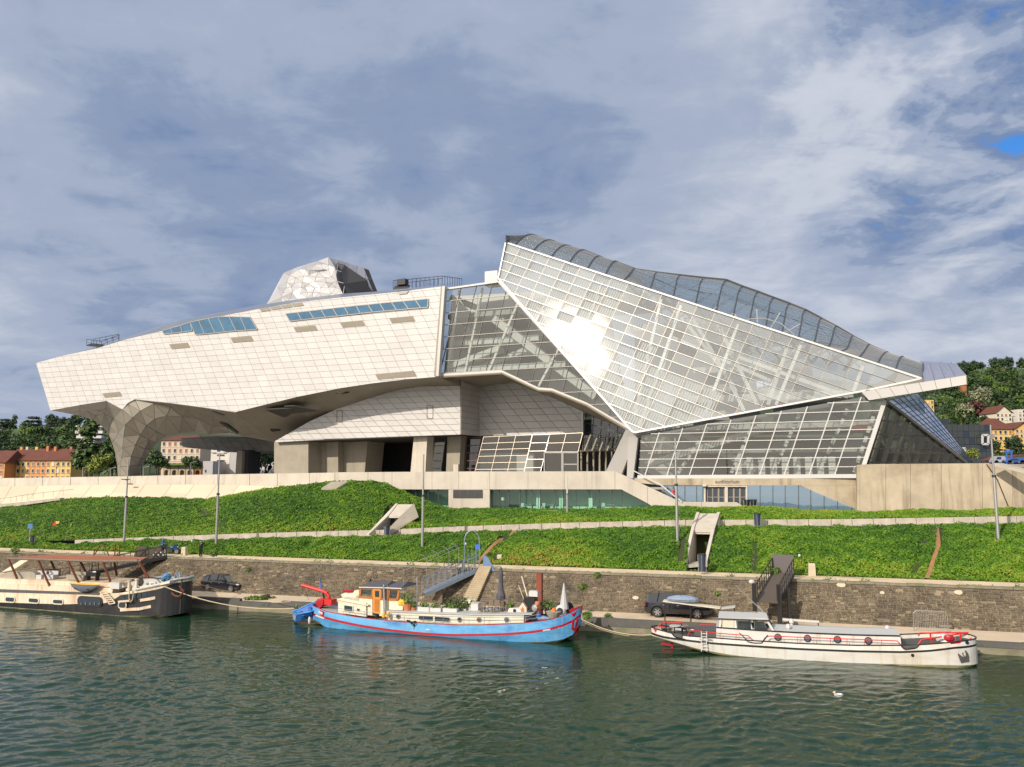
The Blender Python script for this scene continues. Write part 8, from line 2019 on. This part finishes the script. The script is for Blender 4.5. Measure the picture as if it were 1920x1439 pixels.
# right, dark
A = bt(1438, 1131, 76.6); B = bt(1469, 1088, T_W+.3); B.z = 4.9; A.z = 2.9
g = gangway('gangway', 'dark brown steel gangway rising from the white barge to the quay top', A, B, 2.0, 'iron', 1.4, 8, M('brown_deck', (.09, .07, .055), .7), .25)
m = MB(); m.prism([B+BN*.3+BD*-1.0, B+BN*.3+BD*1.0, B+BN*.5+BD*1.0+Z3*1.7, B+BN*.5+BD*-1.0+Z3*1.7], BN*.08); m.build('landing_panel', M('brown_panel', (.10, .085, .08), .6), g, True)
for dx in (-1.05, 1.05):
    p = A+BD*dx; m = MB(); m.bar(Vector((p.x, p.y, .6)), p+Z3*1.6, .32, .32); m.build('mooring_pile', MT['iron'], g, True)
p = A+BD*1.9+BN*1.2; m = MB(); m.bar(Vector((p.x, p.y, .6)), p+Z3*1.2, .25, .25); m.build('mooring_pile', MT['iron'], g, True)
m = MB(); m.bar(A+BD*1.2+Z3*-1.4, A+BD*4.3+Z3*-1.45, .12, .18); m.build('white_bar', MT['white'], g, True); m = MB(); m.bar(A+BD*4.2+Z3*-1.5, A+BD*4.3+Z3*-2.6, .1, .1); m.build('bar_post', MT['iron'], g, True)
MB().blob(A+BD*-1.25+Z3*1.75, (.28, .25, .2), 8).build('pile_cap', MT['white'], g, True)
MB().box(A+BD*1.5+BN*1.0+Z3*-2.0, (2.2, 2.0, .15), (BD, BN, Z3)).build('pontoon', MT['timber'], g, True)
# left, rusty, to the left barge
A = bt(172, 1073, 76.5); B = bt(312, 1046, T_W+.3); B.z = 4.5
g = gangway('gangway', 'dark rusty gangway from the quay top down to the left barge', A, B, 1.3, 'iron', 1.3, 12, None, .35)
c = B.lerp(A, .18)
for k, s_ in enumerate((-.7, .7)):
    P = [c+BD*(-1.6+k*1.9)+BN*s_*.2+Vector((math.cos(t)*1.0, 0, max(0, math.sin(t))*1.5)) for t in np.linspace(0, math.pi, 8)]; MB().prism(P, BN*.06).build('gate_shield', M('perforated_shield', (.07, .05, .035), .6), g, True)
for k in range(5): MB().lathe(c+BD*(.2+.35*k)+Z3*(.5+.3*(k % 2))-BN*.25, [(.09, 0), (.09, .02)], 8, -BN).build('white_dot', MT['white'], g, True)
# ---- pedestrian barrier
a, b = gz(1714, 1183, .95), gz(1774, 1184, .95); b = a+BD*(b-a).length; o = thing('crowd_barrier', 'galvanised crowd barrier standing on the lower quay behind the white barge bow', 'barrier', a)
m = MB(); H = 1.7; m.path([a, a+Z3*(H-.25), a+BD*.25+Z3*H, b-BD*.25+Z3*H, b+Z3*(H-.25), b], .035, 5); m.bar(a+Z3*.3, b+Z3*.3, .04, .04); m.build('frame', MT['pole'], o, True)
for k in range(1, 20): p = a.lerp(b, k/20); MB().tube(p+Z3*.3, p+Z3*(H-.02), .018, 4).build('bar', MT['pole'], o, True)
# ---- persons
def person(label, loc, ang, pose, H=1.9, top=MT['black'], legs=MT['black'], hair=MT['black'], sk=MT['skin']):
    o = thing('person', label, 'person', loc, ang)
    J = pose; names = list(J); idx = {k: i for i, k in enumerate(names)}
    E = [('pelvis', 'waist'), ('waist', 'chest'), ('chest', 'neck'), ('neck', 'head'), ('head', 'crown'), ('chest', 'shl'), ('shl', 'ell'), ('ell', 'hal'), ('hal', 'fil'), ('chest', 'shr'), ('shr', 'elr'), ('elr', 'har'), ('har', 'fir'), ('pelvis', 'hil'), ('hil', 'knl'), ('knl', 'anl'), ('anl', 'tol'), ('pelvis', 'hir'), ('hir', 'knr'), ('knr', 'anr'), ('anr', 'tor')]
    R = dict(pelvis=.20, waist=.19, chest=.21, neck=.075, head=.11, crown=.09, shl=.11, shr=.11, ell=.08, elr=.08, hal=.05, har=.05, fil=.028, fir=.028, hil=.13, hir=.13, knl=.095, knr=.095, anl=.07, anr=.07, tol=.045, tor=.045)
    me = bpy.data.meshes.new('body'); me.from_pydata([Vector(J[k])*H for k in names], [(idx[a], idx[b]) for a, b in E], [])
    ob = bpy.data.objects.new('tmp', me); C.objects.link(ob); md = ob.modifiers.new('s', 'SKIN'); 
    if not me.skin_vertices: me.attributes
    lay = me.skin_vertices[0] if me.skin_vertices else None
    if lay:
        for k in names: lay.data[idx[k]].radius = (R[k]*H/1.75, R[k]*H/1.75*(.8 if k in ('chest', 'waist', 'pelvis') else 1)); lay.data[idx[k]].use_root = (k == 'pelvis')
    sb = ob.modifiers.new('b', 'SUBSURF'); sb.levels = 2; sb.render_levels = 2
    dg = bpy.context.evaluated_depsgraph_get(); m2 = bpy.data.meshes.new_from_object(ob.evaluated_get(dg)); bpy.data.objects.remove(ob)
    m2.name = 'body'; bo = finish('body', m2, [top, legs, sk], o, smooth=True)
    for p in m2.polygons:
        z = p.center.z/H; x = p.center
        hand = any((x-Vector(J[k])*H).length < .075*H/1.75*1.6 for k in ('fil', 'fir')); p.material_index = 2 if (z > .865 or hand) else (0 if z > .5 else 1)
    hd = Vector(J['crown'])*H; MB().blob(hd+Vector((-.01, 0, .0)), (.105, .10, .09), 9).build('hair', hair, o)
    return o
std = dict(pelvis=(0, 0, .53), waist=(0, 0, .62), chest=(0, 0, .75), neck=(0, 0, .845), head=(.01, 0, .90), crown=(0, 0, .95), shl=(0, .10, .80), ell=(.09, .14, .68), hal=(.13, .07, .85), fil=(.12, .03, .89), shr=(0, -.10, .80), elr=(.1, -.14, .72), har=(.14, -.07, .86), fir=(.13, -.03, .90),
           hil=(0, .05, .50), knl=(.015, .06, .28), anl=(-.01, .065, .04), tol=(.09, .07, .02), hir=(0, -.05, .50), knr=(.02, -.06, .28), anr=(.01, -.07, .04), tor=(.11, -.08, .02))
person('standing person in black clothes raising both hands to the face on the quay top', gz(375.5, 1044, 4.42), math.pi*.35, std, 2.0)
walk = dict(std); walk.update(ell=(-.03, .13, .64), hal=(.04, .13, .53), fil=(.06, .13, .49), elr=(.02, -.13, .64), har=(.10, -.12, .55), fir=(.12, -.12, .51), knl=(.06, .05, .28), anl=(.02, .05, .04), tol=(.1, .05, .02), knr=(-.01, -.05, .28), anr=(-.09, -.05, .06), tor=(-.01, -.05, .03))
person('person in a red jacket walking down the ramp by the auditorium', bt(1263, 934, 109.6)-Z3*.4, -.4, walk, 1.75, MT['redcoat'])
sit = dict(std); sit.update(pelvis=(0, 0, .47), waist=(.02, 0, .55), chest=(.06, 0, .67), neck=(.09, 0, .76), head=(.11, 0, .82), crown=(.11, 0, .87), shl=(.07, .10, .72), ell=(.15, .12, .60), hal=(.26, .10, .60), fil=(.29, .10, .60), shr=(.07, -.10, .72), elr=(.15, -.12, .60), har=(.26, -.10, .60), fir=(.29, -.10, .60),
        hil=(0, .06, .45), knl=(.2, .12, .40), anl=(.12, .13, .2), tol=(.2, .13, .17), hir=(0, -.06, .45), knr=(.2, -.12, .40), anr=(.12, -.13, .2), tor=(.2, -.13, .17))
mp = gz(320, 1040, 4.45)
person('rider in blue jacket and dark helmet standing astride the motorcycle', mp+Vector((-1.1, .1, .15)), 0, dict(std, ell=(.1, .12, .66), hal=(.2, .09, .64), fil=(.23, .09, .64), elr=(.1, -.12, .66), har=(.2, -.09, .64), fir=(.23, -.09, .64)), 1.85, M('rider_blue', (.04, .09, .25), .6), MT['black'], M('helmet', (.03, .05, .09), .2))
o = thing('motorcycle', 'dark blue touring motorcycle with silver wheels parked on the quay top', 'motorcycle', mp, -.15)
for x in (-.85, .80):
    w_ = MB().lathe((x, -.07, .38), [(.24, 0), (.37, .02), (.37, .12), (.24, .14)], 16, Vector((0, 1, 0))).build('wheel', MT['tyre'], o); MB().lathe((x, -.09, .38), [(.25, 0), (.22, .18)], 14, Vector((0, 1, 0))).build('rim', MT['chrome'], w_)
bl_ = M('bike_blue', (.02, .05, .14), .25)
MB().blob((.15, 0, .85), (.42, .2, .22), 10).build('tank', bl_, o); MB().prism([(.55, -.2, .55), (.95, -.1, .75), (.8, -.2, 1.25), (.5, -.2, 1.2), (.4, -.2, .7)], (0, .4, 0)).build('fairing', bl_, o); MB().box((-.35, 0, .88), (.7, .3, .14)).build('saddle', MT['black'], o)
MB().box((0, 0, .48), (.6, .35, .4)).build('engine', MT['iron'], o); MB().box((-.85, 0, 1.0), (.45, .4, .35)).build('top_case', MT['black'], o); MB().tube((.8, .1, .38), (.6, .1, 1.05), .04).build('fork', MT['chrome'], o); MB().tube((.5, -.35, 1.15), (.5, .35, 1.15), .025).build('handlebar', MT['iron'], o); MB().blob((.92, 0, .92), (.08, .12, .1), 8).build('headlight', MT['hlamp'], o)
# ---- bicycle on the gangway
p = A; bp_ = bt(850, 1062, 80.5); o = thing('bicycle', 'black bicycle leaning on the blue grey gangway rail', 'bicycle', bp_-Z3*.3, -AB+.1)
for x in (-.62, .62):
    w_ = MB(); w_.path([Vector((x+math.cos(t)*.42, 0, .42+math.sin(t)*.42)) for t in np.linspace(0, 6.283, 17)], .035, 5); w_ = w_.build('wheel', MT['tyre'], o); m = MB()
    for t in np.linspace(0, 6.28, 9)[:-1]: m.tube((x, 0, .42), (x+math.cos(t)*.4, 0, .42+math.sin(t)*.4), .008, 3)
    m.build('spokes', MT['chrome'], w_)
m = MB(); m.path([Vector(q) for q in ((-.62, 0, .42), (-.2, 0, .95), (.4, 0, 1.0), (-.05, 0, .4), (-.62, 0, .42))], .03, 5); m.tube((-.05, 0, .4), (-.22, 0, 1.05), .03, 5); m.tube((.62, 0, .42), (.38, 0, 1.15), .03, 5); m.build('frame', MT['black'], o)
MB().box((-.24, 0, 1.1), (.28, .14, .06)).build('saddle', MT['black'], o); MB().tube((.36, -.28, 1.18), (.36, .28, 1.18), .02, 5).build('handlebar', MT['chrome'], o)
# ---- traffic on the bridge road at the right
a = q_ = hit(1884, 866, Vector((0, 150, 0)), Vector((0, 1, 0)))
def van(label, x, Y, L, Wd, H, mat, name='van'):
    c = hit(x, 874, Vector((0, Y, 0)), Vector((0, 1, 0))); z = hit(1862, 870, Vector((0, 150, 0)), Vector((0, 1, 0))).z-.1; o = thing(name, label, name.replace('_', ' '), (c.x, Y, z), 0)
    MB().prism([(-L/2, 0, .35), (L/2, 0, .35), (L/2, 0, H*.92), (L/2-.3, 0, H), (-L*.22, 0, H), (-L*.38, 0, H*.6), (-L/2, 0, H*.5)], (0, Wd, 0)).build('body', mat, o)
    MB().prism([(-L*.36, -.03, H*.6), (L*.1, -.03, H*.6), (L*.1, -.03, H*.9), (-L*.22, -.03, H*.9)], (0, .03, 0)).build('side_window', MT['bglass'], o)
    for x_ in (-L*.32, L*.32):
        for y_ in (.1, Wd-.1): MB().lathe((x_, y_-.1, .38), [(.38, 0), (.38, .22)], 12, Vector((0, 1, 0))).build('wheel', MT['tyre'], o)
    return o
van('silver van on the bridge road at the right edge', 1876, 149, 2.6*.8, 1.8, 1.5, M('van_silver', (.45, .47, .55), .3, .4))
van('blue lorry on the bridge road right of the silver van', 1906, 148, 3.6, 2.0, 1.1, M('lorry_blue', (.03, .10, .32), .4), 'lorry')
o = thing('gantry', 'blue signal gantry above the vehicles at the right edge', 'gantry', hit(1890, 868, Vector((0, 160, 0)), Vector((0, 1, 0)))); m = MB(); Q = lambda x, y: hit(x, y, Vector((0, 160, 0)), Vector((0, 1, 0)))
for x in (1887, 1896): m.bar(Q(x, 872), Q(x, 846), .25, .25)
m.build('post', MT['bluep'], o, True); m = MB(); m.bar(Q(1885, 846), Q(1898, 846), .35, .35); m.bar(Q(1885, 850), Q(1898, 850), .2, .2); m.build('crossbeam', MT['bluep'], o, True)
o = thing('canopy_building', 'low pink roofed building behind the vehicles at the right edge', 'building', Q(1905, 868)); MB().prism([hit(x, y, Vector((0, 175, 0)), Vector((0, 1, 0))) for x, y in ((1886, 862), (1905, 855), (1960, 852), (1960, 868), (1886, 868))], (0, 8, 0)).build('wall', MT['pink'], o, True); MB().prism([hit(x, y, Vector((0, 174, 0)), Vector((0, 1, 0))) for x, y in ((1884, 861), (1905, 853.5), (1960, 850.5), (1960, 852.5), (1905, 855.5), (1884, 863))], (0, 9, 0)).build('roof', MT['tile'], o, True)
# ---- a gull on the water
p = gz(1572, 1306, 0); o = thing('gull', 'white gull resting on the water below the white barge', 'gull', p, 2.6)
MB().blob((0, 0, .07), (.28, .12, .12), 10).build('body', MT['white'], o); MB().blob((.24, 0, .22), (.08, .07, .07), 8).build('head', MT['white'], o); MB().tube((.2, 0, .1), (.24, 0, .2), .05, 6).build('neck', MT['white'], o); MB().lathe((.31, 0, .21), [(.02, 0), (.004, .08)], 6, Vector((1, 0, -.2))).build('beak', MT['yellow'], o)
for s_ in (-1, 1): MB().blob((-.06, s_*.10, .12), (.24, .03, .07), 8).build('wing', MT['pole'], o)
